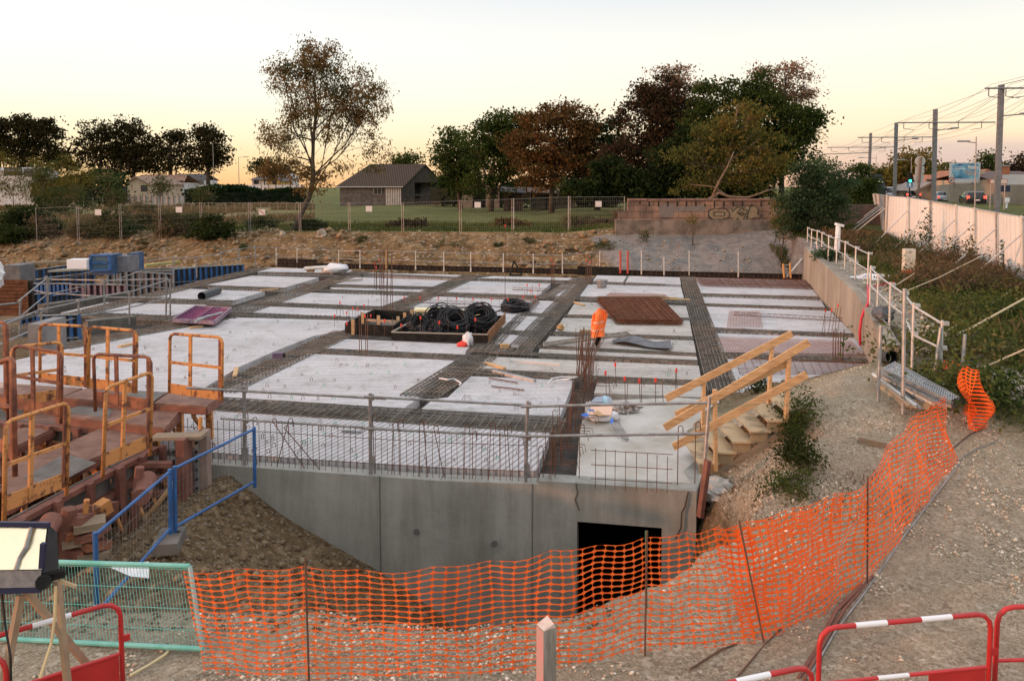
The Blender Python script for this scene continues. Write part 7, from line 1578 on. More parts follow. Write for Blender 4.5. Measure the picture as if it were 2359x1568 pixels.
# rods lying along the net foot
for i, (pts, r, mt) in enumerate((([(1838, 1568), (1880, 1500), (1925, 1410), (1985, 1350)], .018, brown_rust), ([(1852, 1568), (1900, 1480), (1945, 1405), (2010, 1330)], .016, brown_rust), ([(1860, 1568), (1925, 1455), (1990, 1370), (2080, 1240), (2210, 1070)], .010, galvd), ([(1700, 1560), (1760, 1490), (1800, 1450)], .008, rust), ([(2190, 1040), (2230, 1005), (2268, 985)], .012, rust), ([(1590, 1545), (1660, 1500), (1700, 1485)], .009, rust), ([(2205, 1065), (2240, 1040), (2290, 1020)], .008, galvd))):
    simple('loose_bar', ['thick rusty bar lying along the foot of the net, outer', 'thick rusty bar lying along the foot of the net, inner', 'long thin grey bar lying beside the net up to its far end', 'short thin bar lying under the net bend', 'dark bar lying beyond the pile of tubes', 'curved thin bar lying in front of the net middle', 'thin rod on the gravel near the hanging net end'][i], 'rebar', MB().tube([hit(*p) + Vector((0, 0, .02)) for p in pts], r, 6), mt)
# stones ----------------------------------------------------------------
def stones(name, lb, n, reg, s0, s1, mt, seed, keep=None):
    r = np.random.default_rng(seed); X = r.uniform(reg[0], reg[1], n * 2); Y = reg[2] + (reg[3] - reg[2]) * r.random(n * 2) ** 1.3
    if keep is not None: k = keep(X, Y); X, Y = X[k], Y[k]
    X, Y = X[:n], Y[:n]; Z = height(X, Y); n = len(X)
    base = np.array([(1, 0, 0), (-.2, .9, 0), (-.9, -.1, 0), (0, -1, 0), (.1, .1, .75), (0, 0, -.6)]); sz = s0 + (s1 - s0) * r.random(n) ** 3
    V_ = base[None] * (sz[:, None, None] * r.uniform(.55, 1.15, (n, 6, 3))); an = r.uniform(0, 6.28, n); ca, sa = np.cos(an)[:, None], np.sin(an)[:, None]
    x = V_[..., 0] * ca - V_[..., 1] * sa; y = V_[..., 0] * sa + V_[..., 1] * ca; V_[..., 0], V_[..., 1] = x, y
    V_ += np.stack([X, Y, Z + sz * .15], -1)[:, None]
    f = np.array([(0, 1, 4), (1, 2, 4), (2, 3, 4), (3, 0, 4), (1, 0, 5), (2, 1, 5), (3, 2, 5), (0, 3, 5)]); F_ = (f[None] + (np.arange(n) * 6)[:, None, None]).reshape(-1, 3)
    me = bpy.data.meshes.new(name); me.vertices.add(n * 6); me.vertices.foreach_set('co', V_.reshape(-1, 3).astype(np.float32).ravel()); me.loops.add(len(F_) * 3); me.loops.foreach_set('vertex_index', F_.ravel().astype(np.int32)); me.polygons.add(len(F_)); me.polygons.foreach_set('loop_start', np.arange(0, len(F_) * 3, 3, dtype=np.int32)); me.polygons.foreach_set('loop_total', np.full(len(F_), 3, np.int32)); me.update(); me.materials.append(mt)
    o = bpy.data.objects.new(name, me); COL.objects.link(o); tag(o, lb, name, kind='stuff')
def stonemat(nm, cols):
    m = leafmat(nm, cols, 0.0); return m
sm = bpy.data.materials.new('loose_stones'); sm.use_nodes = True; nt2 = sm.node_tree; b_ = nt2.nodes['Principled BSDF']; b_.inputs['Roughness'].default_value = .9; gg = nt2.nodes.new('ShaderNodeNewGeometry'); rr = nt2.nodes.new('ShaderNodeValToRGB'); e = rr.color_ramp.elements
while len(e) < 5: e.new(.5)
for el_, (p_, c_) in zip(e, [(0, (.22, .18, .14)), (.35, (.38, .31, .23)), (.65, (.52, .43, .31)), (.88, (.66, .58, .45)), (1, (.80, .74, .64))]): el_.position = p_; el_.color = (*c_, 1)
nt2.links.new(gg.outputs['Random Per Island'], rr.inputs[0]); nt2.links.new(rr.outputs[0], b_.inputs['Base Color'])
def kg(X, Y):
    z_ = height(X, Y); nn_ = fbm(X, Y, 1.3, 77); return (z_ > -.2) & ~((X < .6) & (Y > 7.15)) & (sdf(X, Y, DKP) > .25) & (nn_ + .6 * fbm(X, Y, .35, 78) > .02) & ~((X > 7.3) & (Y > 9.5))
stones('gravel', 'loose pale gravel stones scattered over the near ground', 34000, (-5, 8.5, 4.6, 14.5), .007, .028, sm, 5, kg)
stones('gravel', 'coarser gravel stones in patches near the barriers', 8000, (-4.5, 7.5, 4.6, 10), .014, .042, sm, 6, kg)
stones('rubble', 'stones and clods on the brown earth heap before the wall', 6500, (-6.5, 1, 6.8, 12.2), .005, .04, mat('earth_clods', (.09, .07, .045), (.20, .16, .11), 30, .95), 7, lambda X, Y: (sdf(X, Y, DKP) > .1))
stones('rubble', 'stones lying on the far earth bank', 3400, (-42, 14, 40, 54), .03, .15, mat('bank_stones', (.20, .15, .09), (.42, .35, .27), 3, .95), 8, lambda X, Y: ((X - FE0[0]) * fnrm[0] + (Y - FE0[1]) * fnrm[1] > .5) & ((X - FE0[0]) * fnrm[0] + (Y - FE0[1]) * fnrm[1] < 11))
inbk = lambda X, Y: ((X - FE0[0]) * fnrm[0] + (Y - FE0[1]) * fnrm[1] > .5) & ((X - FE0[0]) * fnrm[0] + (Y - FE0[1]) * fnrm[1] < 11) & (X < 6) & (fbm(X, Y, 4, 55) > -.05)
stones('clods', 'brown clods on the earth heap before the front wall', 1500, (-5.5, .5, 7.3, 12.2), .02, .11, mat('heap_clods', (.10, .066, .036), (.26, .19, .115), 9, .95), 17, lambda X, Y: (sdf(X, Y, DKP) > .12))
stones('clods', 'dark earth clods breaking the face of the far earth bank', 2600, (-42, 7, 38, 54), .10, .42, mat('bank_clods', (.10, .065, .032), (.30, .20, .11), 2, .95), 10, inbk)
stones('rubble', 'rubble along the top of the retaining wall', 1800, (8.5, 17, 17, 37), .02, .10, sm, 9, lambda X, Y: (X > np.interp(Y, rwY, rwX) + .35) & (X < np.interp(Y, rwY, rwX) + 1.8))
for px, py, s_, lb in ((740, 545, .5, 'pale stone slab at the foot of the lone tree'), (650, 542, .3, 'small pale stone left of the lone tree foot')):
    a = hit(px, py); simple('stone', lb, 'stone', blob(MB(), (a.x, a.y, a.z + .1), (s_ * .6, .2, s_ * .7), 10, 7, .4, px), mat('pale_stone', (.36, .29, .22), (.45, .38, .30), 2))
def blades(name, lb, n, reg, h0, h1, lm, seed, keep, w=.03, lean=.5, kind='stuff'):
    r = np.random.default_rng(seed); X = r.uniform(reg[0], reg[1], n * 4); Y = r.uniform(reg[2], reg[3], n * 4); k = keep(X, Y); X, Y = X[k][:n], Y[k][:n]; n = len(X); Z = height(X, Y) - .02
    h = r.uniform(h0, h1, n) * (.5 + 1.1 * vnoise(X, Y, 1.7, seed)); an = r.uniform(0, 6.28, n); dx, dy = np.cos(an) * w * .5, np.sin(an) * w * .5; lx_, ly = r.normal(size=n) * lean * h * .5, r.normal(size=n) * lean * h * .5
    V_ = np.stack([np.stack([X - dx, Y - dy, Z], -1), np.stack([X + dx, Y + dy, Z], -1), np.stack([X + lx_ * .4 + dx * .7, Y + ly * .4 + dy * .7, Z + h * .6], -1), np.stack([X + lx_, Y + ly, Z + h], -1)], 1)
    me = bpy.data.meshes.new(name); me.vertices.add(n * 4); me.vertices.foreach_set('co', V_.reshape(-1, 3).astype(np.float32).ravel()); me.loops.add(n * 4); me.loops.foreach_set('vertex_index', np.arange(n * 4, dtype=np.int32)); me.polygons.add(n); me.polygons.foreach_set('loop_start', np.arange(0, n * 4, 4, dtype=np.int32)); me.polygons.foreach_set('loop_total', np.full(n, 4, np.int32)); me.update(); me.materials.append(lm)
    o = bpy.data.objects.new(name, me); COL.objects.link(o); tag(o, lb, 'grass', kind=kind); return o
L_gs = leafmat('verge_grass', [(.03, .05, .014), (.065, .09, .024), (.11, .12, .04), (.17, .14, .06)], .25)
L_dry = leafmat('dry_weeds', [(.12, .08, .045), (.19, .12, .07), (.14, .115, .06), (.09, .095, .04)], .3)
rxf = lambda X, Y: X > np.interp(Y, rwY, rwX) + 1.5
blades('grass', 'rough green grass on the verge between the retaining wall and the white hoarding', 30000, (6.3, 20, 9.8, 46), .08, .34, L_gs, 21, lambda X, Y: rxf(X, Y) & (X < np.interp(Y, hY, hX) + .2) & (fbm(X, Y, 3, 31) > -.2) & ((Y > 12) | (X > 6.8)), .035)
blades('weeds', 'tall brownish dry weeds on the verge before the hoarding', 11000, (8, 20, 15, 44), .25, .62, L_dry, 22, lambda X, Y: ~((abs(X - Y * .53) < .9) & (Y < 24.6) & (Y > 18)) & rxf(X - 1.2, Y) & (X < np.interp(Y, hY, hX) - .2) & (fbm(X, Y, 4, 32) > .02), .035, .6)
blades('meadow_grass', 'short green meadow grass along the top of the bank', 26000, (-40, 16, 46, 62), .08, .30, L_gs, 23, lambda X, Y: (X - FE0[0]) * fnrm[0] + (Y - FE0[1]) * fnrm[1] > 8.7 + 3.0 * ss(-25, 5, X) + 1.7 * ss(4, 14, X), .06, .5)
blades('dry_grass', 'pale dry grass tufts over the far field', 16000, (-75, 8, 60, 125), .2, .6, leafmat('far_dry_grass', [(.12, .10, .05), (.20, .14, .08), (.09, .10, .04)], .1), 24, lambda X, Y: (fbm(X, Y, 12, 41) > 0) & (X / Y < -.26), .22, .4)
blades('dry_grass', 'dry grass and small weeds on the slope below the stair', 3000, (2.8, 5.0, 8.6, 12.4), .02, .09, L_dry, 25, lambda X, Y: (sdf(X, Y, DKP) > .1) & (height(X, Y) < .62 + .4 * (Y > 11)) & (height(X, Y) > -1.8), .006, .9)
def bush3(name, lb, cx, cy, rx, ry, rz, lm, n, ls, seed, cat='shrub', grp=None, zoff=0.0):
    r = np.random.default_rng(seed); z0 = hz(cx, cy); t = thing(name, lb, cat, (cx, cy, z0), group=grp); K = max(6, n // 60); C = []; m = MB()
    for k in range(K):
        d = r.normal(size=3); d /= np.linalg.norm(d); q = r.random() ** .5; c = np.array([cx + d[0] * rx * q, cy + d[1] * ry * q, 0]); c[2] = hz(c[0], c[1]) + zoff + rz * (.25 + .75 * abs(d[2]) * q); C.append(c)
        m.tube([(cx, cy, z0 - .05), ((cx + c[0]) / 2, (cy + c[1]) / 2, (z0 + c[2]) / 2 + .06), tuple(c)], [.012, .009, .004], 4)
    m.build('stems', bark, t); C = np.array(C); cen = np.repeat(C, n // K, 0) + r.normal(size=(K * (n // K), 3)) * np.array([rx, ry, rz]) * .24
    leaves_mesh('foliage', cen, ls * r.uniform(.5, 1.3, len(cen)), lm, t, .1, .5, seed, .3); return t
a = hit(1845, 985); bush3('trailing_weed', 'dark green trailing weed on the slope right of the stair', a.x - .1, a.y, .32, .55, .42, L_gr, 3000, .05, 51, 'weed')
a = hit(1840, 1060); bush3('trailing_weed', 'dark green weed lower on the slope, below the one by the stair', a.x - .05, a.y, .30, .5, .34, L_dk, 2400, .05, 52, 'weed')
a = hit(1820, 1120); bush3('trailing_weed', 'small green weed near the top edge of the net', a.x - .1, a.y, .36, .4, .2, L_gr, 1200, .045, 53, 'weed')
a = hit(1560, 1290); bush3('trailing_weed', 'green weeds in the shade beside the dark doorway', a.x + .2, a.y - .1, .4, .4, .30, L_dk, 700, .05, 54, 'weed')
a = gz(1742, 905, .1); bush3('weed', 'small leafy weed growing between the stair and the last plank', a.x, a.y, .35, .3, .35, L_gr, 700, .06, 55, 'weed')
a = hit(2050, 905); bush3('weed', 'small weed with spreading leaves before the orange net piece', gz(2190, 880, 1.0).x, 13.6, .4, .25, .2, L_dk, 400, .06, 56, 'weed')
for i, (px, py, r_, lb) in enumerate(((835, 555, .5, 'small weed on the bank right of the lone tree'), (1035, 565, .8, 'larger weed hanging down the bank below the brush heap'), (1150, 568, .35, 'small weed on the bank left of the dry grass clump'), (1215, 556, .4, 'small weed high on the bank under the dry grass clump'), (1395, 575, .7, 'bushy weed low on the bank beside the sprayed slope'), (330, 560, .4, 'small tuft at the left part of the bank'), (560, 572, .35, 'small tuft on the bank left of the guardrail corner'))):
    a = hit(px, py); bush3('bank_weed', lb, a.x, a.y, r_, .3, r_ * .6, L_wd, 260, .12, 150 + i, 'weed')
stones('gravel', 'dense patches of small pale gravel near the net and the barriers', 24000, (-1, 9, 4.6, 13), .006, .022, sm, 15, lambda X, Y: kg(X, Y) & (fbm(X, Y, .8, 91) > .08))
t = thing('wall_guardrail', 'pale steel guardrail along the top of the retaining wall, farther section', 'guardrail', tuple(gy(1990, 600, 28)))
def rpost(px, y0, y1, zz): 
    d = ray(px, y0); tt_ = (zz - EYE) / d.z; a = Vector((d.x * tt_, d.y * tt_, zz)); return a, gy(px + (y0 - y1) * .03, y1, a.y)
F1_ = [(1859, 558, 523), (1868, 568, 527), (1881, 572, 530), (1892, 582, 534), (1907, 597, 541), (1926, 605, 548), (1945, 617, 555), (1969, 640, 567), (1998, 662, 580)]
F2_ = [(2003, 700, 612), (2020, 715, 630), (2048, 748, 650), (2078, 772, 670), (2100, 838, 697), (2166, 862, 738)]
white_g = mat('pale_galvanised', (.45, .45, .44), (.56, .56, .55), 6, .45, .3)
def rrail(t, F_, zs):
    pr = None
    for (px, y0, y1), zz in zip(F_, zs):
        a, b = rpost(px, y0, y1, zz); MB().bar(a - Vector((0, 0, .3)), b, .026, 8).build('post', white_g, t); MB().box((b.x + .05, b.y - .03, b.z - .05), (.10, .05, .07)).build('bracket', white_g, t); MB().box((b.x + .04, b.y - .03, a.z * .5 + b.z * .5), (.08, .05, .07)).build('bracket', white_g, t)
        if pr:
            for k in (.94, .48): MB().bar(pr[0].lerp(pr[1], k), a.lerp(b, k), .022, 6).build('rail', white_g, t)
        pr = (a, b)
rrail(t, F1_, [1.55, 1.53, 1.5, 1.48, 1.45, 1.42, 1.38, 1.33, 1.3])
t = thing('wall_guardrail', 'pale steel guardrail along the retaining wall, nearer section ending by the rack', 'guardrail', tuple(gy(2080, 700, 18)))
rrail(t, F2_, [1.28, 1.25, 1.2, 1.15, 1.1, 1.05])
# red hose over the wall
pts = []
P0 = RW[1].lerp(RW[2], .6)
for px, py in ((1998, 658), (2000, 680), (1999, 700), (1990, 715), (1983, 735), (1980, 765), (1981, 795)):
    pts.append((px, py))
Yh = [21.2, 20.6, 20.3, 20.15, 20.1, 20.1, 20.1]
simple('red_hose', 'bright red hose hanging over the face of the retaining wall', 'hose', MB().tube([gy(px, py, y) for (px, py), y in zip(pts, Yh)], .035, 8), mat('red_hose', (.62, .03, .06), (.5, .02, .04), 3, .45), True)
simple('red_hose', 'thin red hose running back over the rubble behind the guardrail', 'hose', MB().tube([gz(1999, 660, 1.35), gz(2015, 659, 1.32), gz(2040, 653, 1.35), gz(2060, 651, 1.4)], .03, 6), MATS['red_hose'])
a = hit(2010, 645); simple('grey_cable', 'thin grey cable lying along the top of the retaining wall', 'cable', MB().tube([gz(1880, 585, 1.5), gz(1930, 622, 1.45), gz(1960, 645, 1.4), gz(2000, 690, 1.33), gz(2040, 745, 1.25), gz(2090, 820, 1.15)], .018, 5), galvd)
a = gz(2012, 745, 1.22); simple('grey_bin', 'dark grey plastic sleeve behind the step of the retaining wall', 'sleeve', blob(MB(), (a.x + .5, a.y + .6, 1.35), (.25, .25, .2), 12, 8, .25, 4), mat('dark_sheet', (.06, .065, .075)))
a = hit(2010, 640); simple('white_sheet', 'white plastic sheet and rubble by the wall guardrail', 'sheet', blob(MB(), (a.x, a.y, a.z), (.7, .6, .12), 14, 8, .5, 9), bagm)
# braces against the sprayed slope, little red ladder
simple('slope_prop', 'long pale prop leaning on the sprayed slope at the far right corner', 'prop', MB().bar(gy(1812, 638, 36.6), gy(1880, 558, 38.6), .05, 6), white_paint)
t = thing('orange_ladder', 'small orange ladder frame standing at the far right corner of the deck', 'ladder', tuple(gz(1850, 640))); m = MB(); 
m.bar(gy(1806, 640, 36.5), gy(1803, 608, 36.5), .05, 6); m.bar(gy(1821, 640, 36.5), gy(1819, 606, 36.5), .05, 6); m.build('stiles', mat('orange_post', (.62, .33, .12)), t); m = MB()
for y in (632, 621, 611): m.bar(gy(1804, y, 36.5), gy(1820, y - 1, 36.5), .03, 5)
m.build('rungs', galvd, t)
for i, (px, lb) in enumerate(((1428.6, 'left one of two thin red rods before the sprayed slope'), (1445.6, 'right one of two thin red rods before the sprayed slope'))): simple('red_rod', lb, 'rod', MB().bar(gy(px, 630, 38), gy(px, 577, 38), .05, 5), mat('red_rod', (.45, .06, .04), None))
hd = thing('hoarding', 'long white corrugated site hoarding curving up to the tram track, lit pink', 'hoarding', tuple(HOARD[1]))
hm = mat('off_white_sheet', (.68, .67, .64), (.76, .75, .73), .7, .55, lo=.35, hi=.65)
tpx = [(2560, 560), (2358, 501), (2205, 474), (2095, 456), (2046, 452), (2013, 447)]
HB = [HOARD[0], HOARD[1], HOARD[2], HOARD[3], HOARD[4], gy(2030, 520, 52)]
HT = [gy(*p, q.y) for p, q in zip(tpx, HB)]
def hb_at(i, f): return HB[i].lerp(HB[i + 1], f), HT[i].lerp(HT[i + 1], f)
for i in range(5):
    L_ = (HB[i + 1] - HB[i]).xy.length; npan = max(1, round(L_ / 2.4)); dn = (HB[i + 1] - HB[i]); dn = Vector((-dn.y, dn.x, 0)).normalized()
    if dn.x > 0: dn = -dn
    for p_ in range(npan):
        m = MB(); nn_ = 16; prv = None
        for k in range(nn_ + 1):
            f = (p_ + k / nn_) / npan; b, tp_ = hb_at(i, f); bow = math.sin(math.pi * k / nn_) * .15 * (1 if (p_ + i) % 2 else -.4); o_ = dn * (.015 * (1 if k % 2 else -1) + bow); b = b + o_; tp_ = tp_ + o_; b = Vector((b.x, b.y, b.z - .25))
            if prv: m.face([prv[0], b, tp_, prv[1]])
            prv = (b, tp_)
        m.build('sheet', hm if i < 4 else mat('grey_white_sheet', (.42, .41, .40), (.48, .47, .46), 1, .6), hd)
    for p_ in range(npan):
        b, tp_ = hb_at(i, p_ / npan); b = b + dn * .08; tp_ = tp_ + dn * .08; MB().bar(b - Vector((0, 0, .2)), tp_ + Vector((0, 0, .06)), .035, 6).build('post', galvd if p_ % 2 else white_paint, hd)
        if i > 0:
            q = b.lerp(tp_, .72); g_p = b + dn * 1.7; g_p.z = hz(g_p.x, g_p.y); MB().bar(q, g_p, .028, 6).build('brace', white_g, hd)
    b, tp_ = hb_at(i, 0); b2, t2 = hb_at(i, 1); MB().beam(tp_ + dn * .03, t2 + dn * .03, .04, .05).build('top_rail', white_g, hd)
for i, (a, b, za, zb, lb) in enumerate((((2105, 805), (2358, 650), 1.15, 2.4, 'cream guy rope from the wall rail to the hoarding, middle one'), ((2110, 812), (2358, 688), 1.1, 2.0, 'thick cream guy rope from the wall rail toward the right edge'), ((2025, 672), (2105, 630), 1.5, 1.8, 'thin guy line crossing behind the guardrail'), ((2175, 870), (2358, 805), 1.2, 1.7, 'low cream guy rope right of the guardrail end'), ((2040, 690), (2260, 590), 1.5, 2.6, 'thin pale guy line above the weeds'))):
    p = gz(*a, za); q = gz(*b, zb) if zb < 2.2 else gy(*b, 24)
    simple('guy_rope', lb, 'rope', MB().tube([p, p.lerp(q, .5) - Vector((0, 0, .06)), q], .014 if i != 1 else .022, 5), mat('cream_rope', (.50, .40, .25), (.58, .48, .32), 20, .8))
# electric cabinets
Yc = 24.5; a, b = gy(2083, 630, Yc), gy(2109, 574, Yc); t = thing('electric_cabinet', 'white upright electric cabinet with an orange foot in the weeds', 'cabinet', (a.x, Yc, a.z))
MB().box(((a.x + b.x) / 2, Yc + .1, (a.z + b.z) / 2 + .05), (b.x - a.x, .2, b.z - a.z - .1)).build('body', mat('cream_cabinet', (.60, .55, .45), (.66, .60, .50), 2, .5), t)
MB().box(((a.x + b.x) / 2, Yc + .095, a.z + .05), (b.x - a.x + .008, .215, .11)).build('orange_foot', mat('orange_foot', (.55, .14, .05), None, rough=.6), t); c = gy(2096, 581, Yc); MB().box((c.x, Yc - .003, c.z), (.085, .01, .03)).build('label_plate', black_ply, t)
for f in (0, 1): MB().bar((a.x + (b.x - a.x) * (.15 + .7 * f), Yc + .1, hz(a.x, Yc) - .1), (a.x + (b.x - a.x) * (.15 + .7 * f), Yc + .1, a.z + .02), .03, 6).build('leg', galvd, t)
Yc = 33; c = gy(1928, 550, Yc); t = thing('white_vent_pipe', 'white vent pipe with a cap beside the poplar scrub', 'vent pipe', (c.x, Yc, c.z - .3)); MB().bar((c.x, Yc, c.z - .6), (c.x + .03, Yc, gy(1930, 517, Yc).z), .13, 10, .10).build('pipe', whitep, t); q = gy(1935, 515, Yc); MB().beam((q.x - .2, Yc, q.z - .02), (q.x + .12, Yc, q.z - .10), .22, .10).build('cap', whitep, t)
RZ = 2.30
def flat(name, pts, z_, mt, kind='structure'):
    o = MB().face([(x, y, z_) for x, y in pts]).build(name, mt); struct(o); return o
asph = mat('asphalt', (.045, .045, .048), (.07, .07, .072), 1.5, .9, coord='World', bump=.1)
# the road runs away beyond the hoarding, towards a point near px 2020
def roadpt(off, Y): return (20.5 + off + (Y - 45) * .475, Y)
def rise_patch():
    pass
L0 = [roadpt(11, 40), roadpt(19.5, 40), roadpt(19.5, 150), roadpt(11, 150)]
flat('road', L0, 2.345, asph)
flat('pavement', [roadpt(20, 40), roadpt(26, 40), roadpt(26, 150), roadpt(20, 150)], 2.36, mat('grey_pavement', (.13, .125, .12), (.19, .18, .175), 1, .9))
m = MB()
for k in range(12): y0 = 44 + k * 8; x0, _ = roadpt(15.2, y0); x1, _ = roadpt(15.2, y0 + 3); m.face([(x0 - .07, y0, 2.352), (x0 + .07, y0, 2.352), (x1 + .07, y0 + 3, 2.352), (x1 - .07, y0 + 3, 2.352)])
a = roadpt(11.4, 40); b = roadpt(11.4, 150); m.face([(a[0] - .08, a[1], 2.353), (a[0] + .08, a[1], 2.353), (b[0] + .08, b[1], 2.353), (b[0] - .08, b[1], 2.353)]); struct(m.build('road_marking', whitep))
fwz = 2.3; p = [gy(2075, 455, 120), gy(2190, 462, 84), gy(2420, 478, 66)]
t = thing('roadside_wall', 'long weathered beige boundary wall behind the parked cars', 'wall', (p[1].x, p[1].y, fwz)); mt = mat('beige_boundary', (.20, .17, .13), (.32, .28, .22), .6, .9, lo=.3, hi=.7, bump=.2)
m = MB(); tops = [gy(2075, 436, 120).z, gy(2190, 424, 84).z, gy(2420, 421, 66).z]
for i in range(2): m.add([(p[i].x, p[i].y, fwz - .3), (p[i + 1].x, p[i + 1].y, fwz - .3), (p[i + 1].x, p[i + 1].y, tops[i + 1]), (p[i].x, p[i].y, tops[i]), (p[i].x, p[i].y + .3, fwz - .3), (p[i + 1].x + .1, p[i + 1].y + .3, fwz - .3), (p[i + 1].x + .1, p[i + 1].y + .3, tops[i + 1]), (p[i].x, p[i].y + .3, tops[i])], [(0, 1, 2, 3), (3, 2, 6, 7), (5, 4, 7, 6)])
m.build('wall_face', mt, t)
a, b = gy(2290, 478, 68), gy(2302, 418, 68); MB().box(((a.x + b.x) / 2, 67.9, (fwz + b.z) / 2), (.35, .3, b.z - fwz)).build('pier', whitew, t)
a, b = gy(2308, 414, 69), gy(2420, 414, 67); MB().beam((a.x, a.y, a.z), (b.x, b.y, b.z), .3, .9).build('white_band', whitew, t)
c = gy(2318, 435, 66); simple('blue_plate', 'dark blue plate fixed to the wall right of the large pole', 'plate', MB().box((c.x, 66.4, c.z), (1.1, .05, .55)), nv)
house('roadside_house', 'low pale gabled outbuilding before the orange roofs', 2110, 2172, 436, 419, 96, mat('beige_render2', (.38, .32, .26), (.46, .40, .33), 1), mat('grey_pink_sheet_roof', (.22, .17, .15), (.30, .24, .21), 2), depth=6, cat='outbuilding')
house('roadside_house', 'house with a bright orange tiled roof left of the billboard', 2125, 2215, 424, 402, 112, mat('beige_render2', (.38, .32, .26)), tileo, gable=False, win=((2150, 428, 1.2, 1),))
house('roadside_house', 'house with a red gabled roof right of the billboard', 2235, 2300, 408, 390, 92, cream, tileo, depth=10, win=((2262, 412, 1.2, 1.2),))
house('roadside_house', 'large house with a dark brown roof behind the big pole', 2285, 2440, 414, 392, 84, cream, mat('dark_brown_roof', (.07, .035, .028), (.11, .055, .04), 3), gable=False, depth=12, win=((2330, 418, 1.2, .9),))
a = gy(2247, 395, 88); MB_ = MB(); simple('pale_gable_board', 'slanting cream gable board of the red roofed house', 'gable board', MB().beam(gy(2245, 416, 88), gy(2262, 394, 88), .3, .9), cream)
a = gy(2316, 395, 82); t = thing('chimney_stack', 'small orange chimney above the dark brown roof', 'chimney', (a.x, 82, a.z - 1)); MB().box((a.x, 82, a.z - .2), (.5, .5, 1.5)).build('stack', tileo, t); MB().box((a.x, 82, a.z + .6), (.62, .62, .12)).build('cap', conc, t)
# billboard
YBb = 86; a, b = gy(2188, 421, YBb), gy(2258, 375, YBb); t = thing('billboard', 'white framed billboard with a blue picture poster above the wall', 'billboard', ((a.x + b.x) / 2, YBb, 2.3))
MB().box(((a.x + b.x) / 2, YBb + .15, (a.z + b.z) / 2), (b.x - a.x, .3, b.z - a.z)).build('frame', mat('billboard_frame', (.55, .55, .56), None, rough=.5), t)
def pb(u, v): return (a.x + (b.x - a.x) * u, YBb - .012, a.z + (b.z - a.z) * v)
po = bpy.data.materials.new('poster_blue'); po.use_nodes = True; ntp = po.node_tree; bp2 = ntp.nodes['Principled BSDF']; tcp = ntp.nodes.new('ShaderNodeTexCoord'); npz = ntp.nodes.new('ShaderNodeTexNoise'); npz.inputs['Scale'].default_value = .9; npz.inputs['Detail'].default_value = 4; rp_ = ntp.nodes.new('ShaderNodeValToRGB'); e = rp_.color_ramp.elements
while len(e) < 4: e.new(.5)
for el_, (p_, c_) in zip(e, [(.3, (.02, .05, .12)), (.45, (.06, .22, .38)), (.56, (.18, .42, .55)), (.7, (.55, .62, .66))]): el_.position = p_; el_.color = (*c_, 1)
ntp.links.new(tcp.outputs['Object'], npz.inputs[0]); ntp.links.new(npz.outputs[0], rp_.inputs[0]); ntp.links.new(rp_.outputs[0], bp2.inputs['Base Color'])
MB().face([pb(.05, .20), pb(.95, .20), pb(.95, .95), pb(.09, .95), pb(.05, .88)]).build('poster', po, t)
def pb2(u, v): q = pb(u, v); return (q[0], q[1] - .012, q[2])
MB().face([pb2(.12, .76), pb2(.42, .76), pb2(.42, .79), pb2(.12, .79)]).build('poster_line', whitep, t); MB().face([pb2(.12, .68), pb2(.46, .68), pb2(.46, .71), pb2(.12, .71)]).build('poster_line', whitep, t); MB().face([pb2(.12, .60), pb2(.3, .60), pb2(.3, .63), pb2(.12, .63)]).build('poster_line', whitep, t)
MB().face([pb2(.55, .88), pb2(.93, .80), pb2(.93, .70), pb2(.75, .66), pb2(.58, .72)]).build('pale_shape', mat('poster_pale', (.55, .58, .58), None), t); MB().face([pb2(.46, .62), pb2(.55, .66), pb2(.90, .55), pb2(.92, .38), pb2(.6, .34), pb2(.48, .46)]).build('grey_shape', mat('poster_grey', (.26, .30, .34), (.40, .42, .44), 2), t)
for u in (.2, .8): MB().bar((a.x + (b.x - a.x) * u, YBb + .3, 2.2), (a.x + (b.x - a.x) * u, YBb + .3, a.z), .12, 6).build('leg', galvd, t)
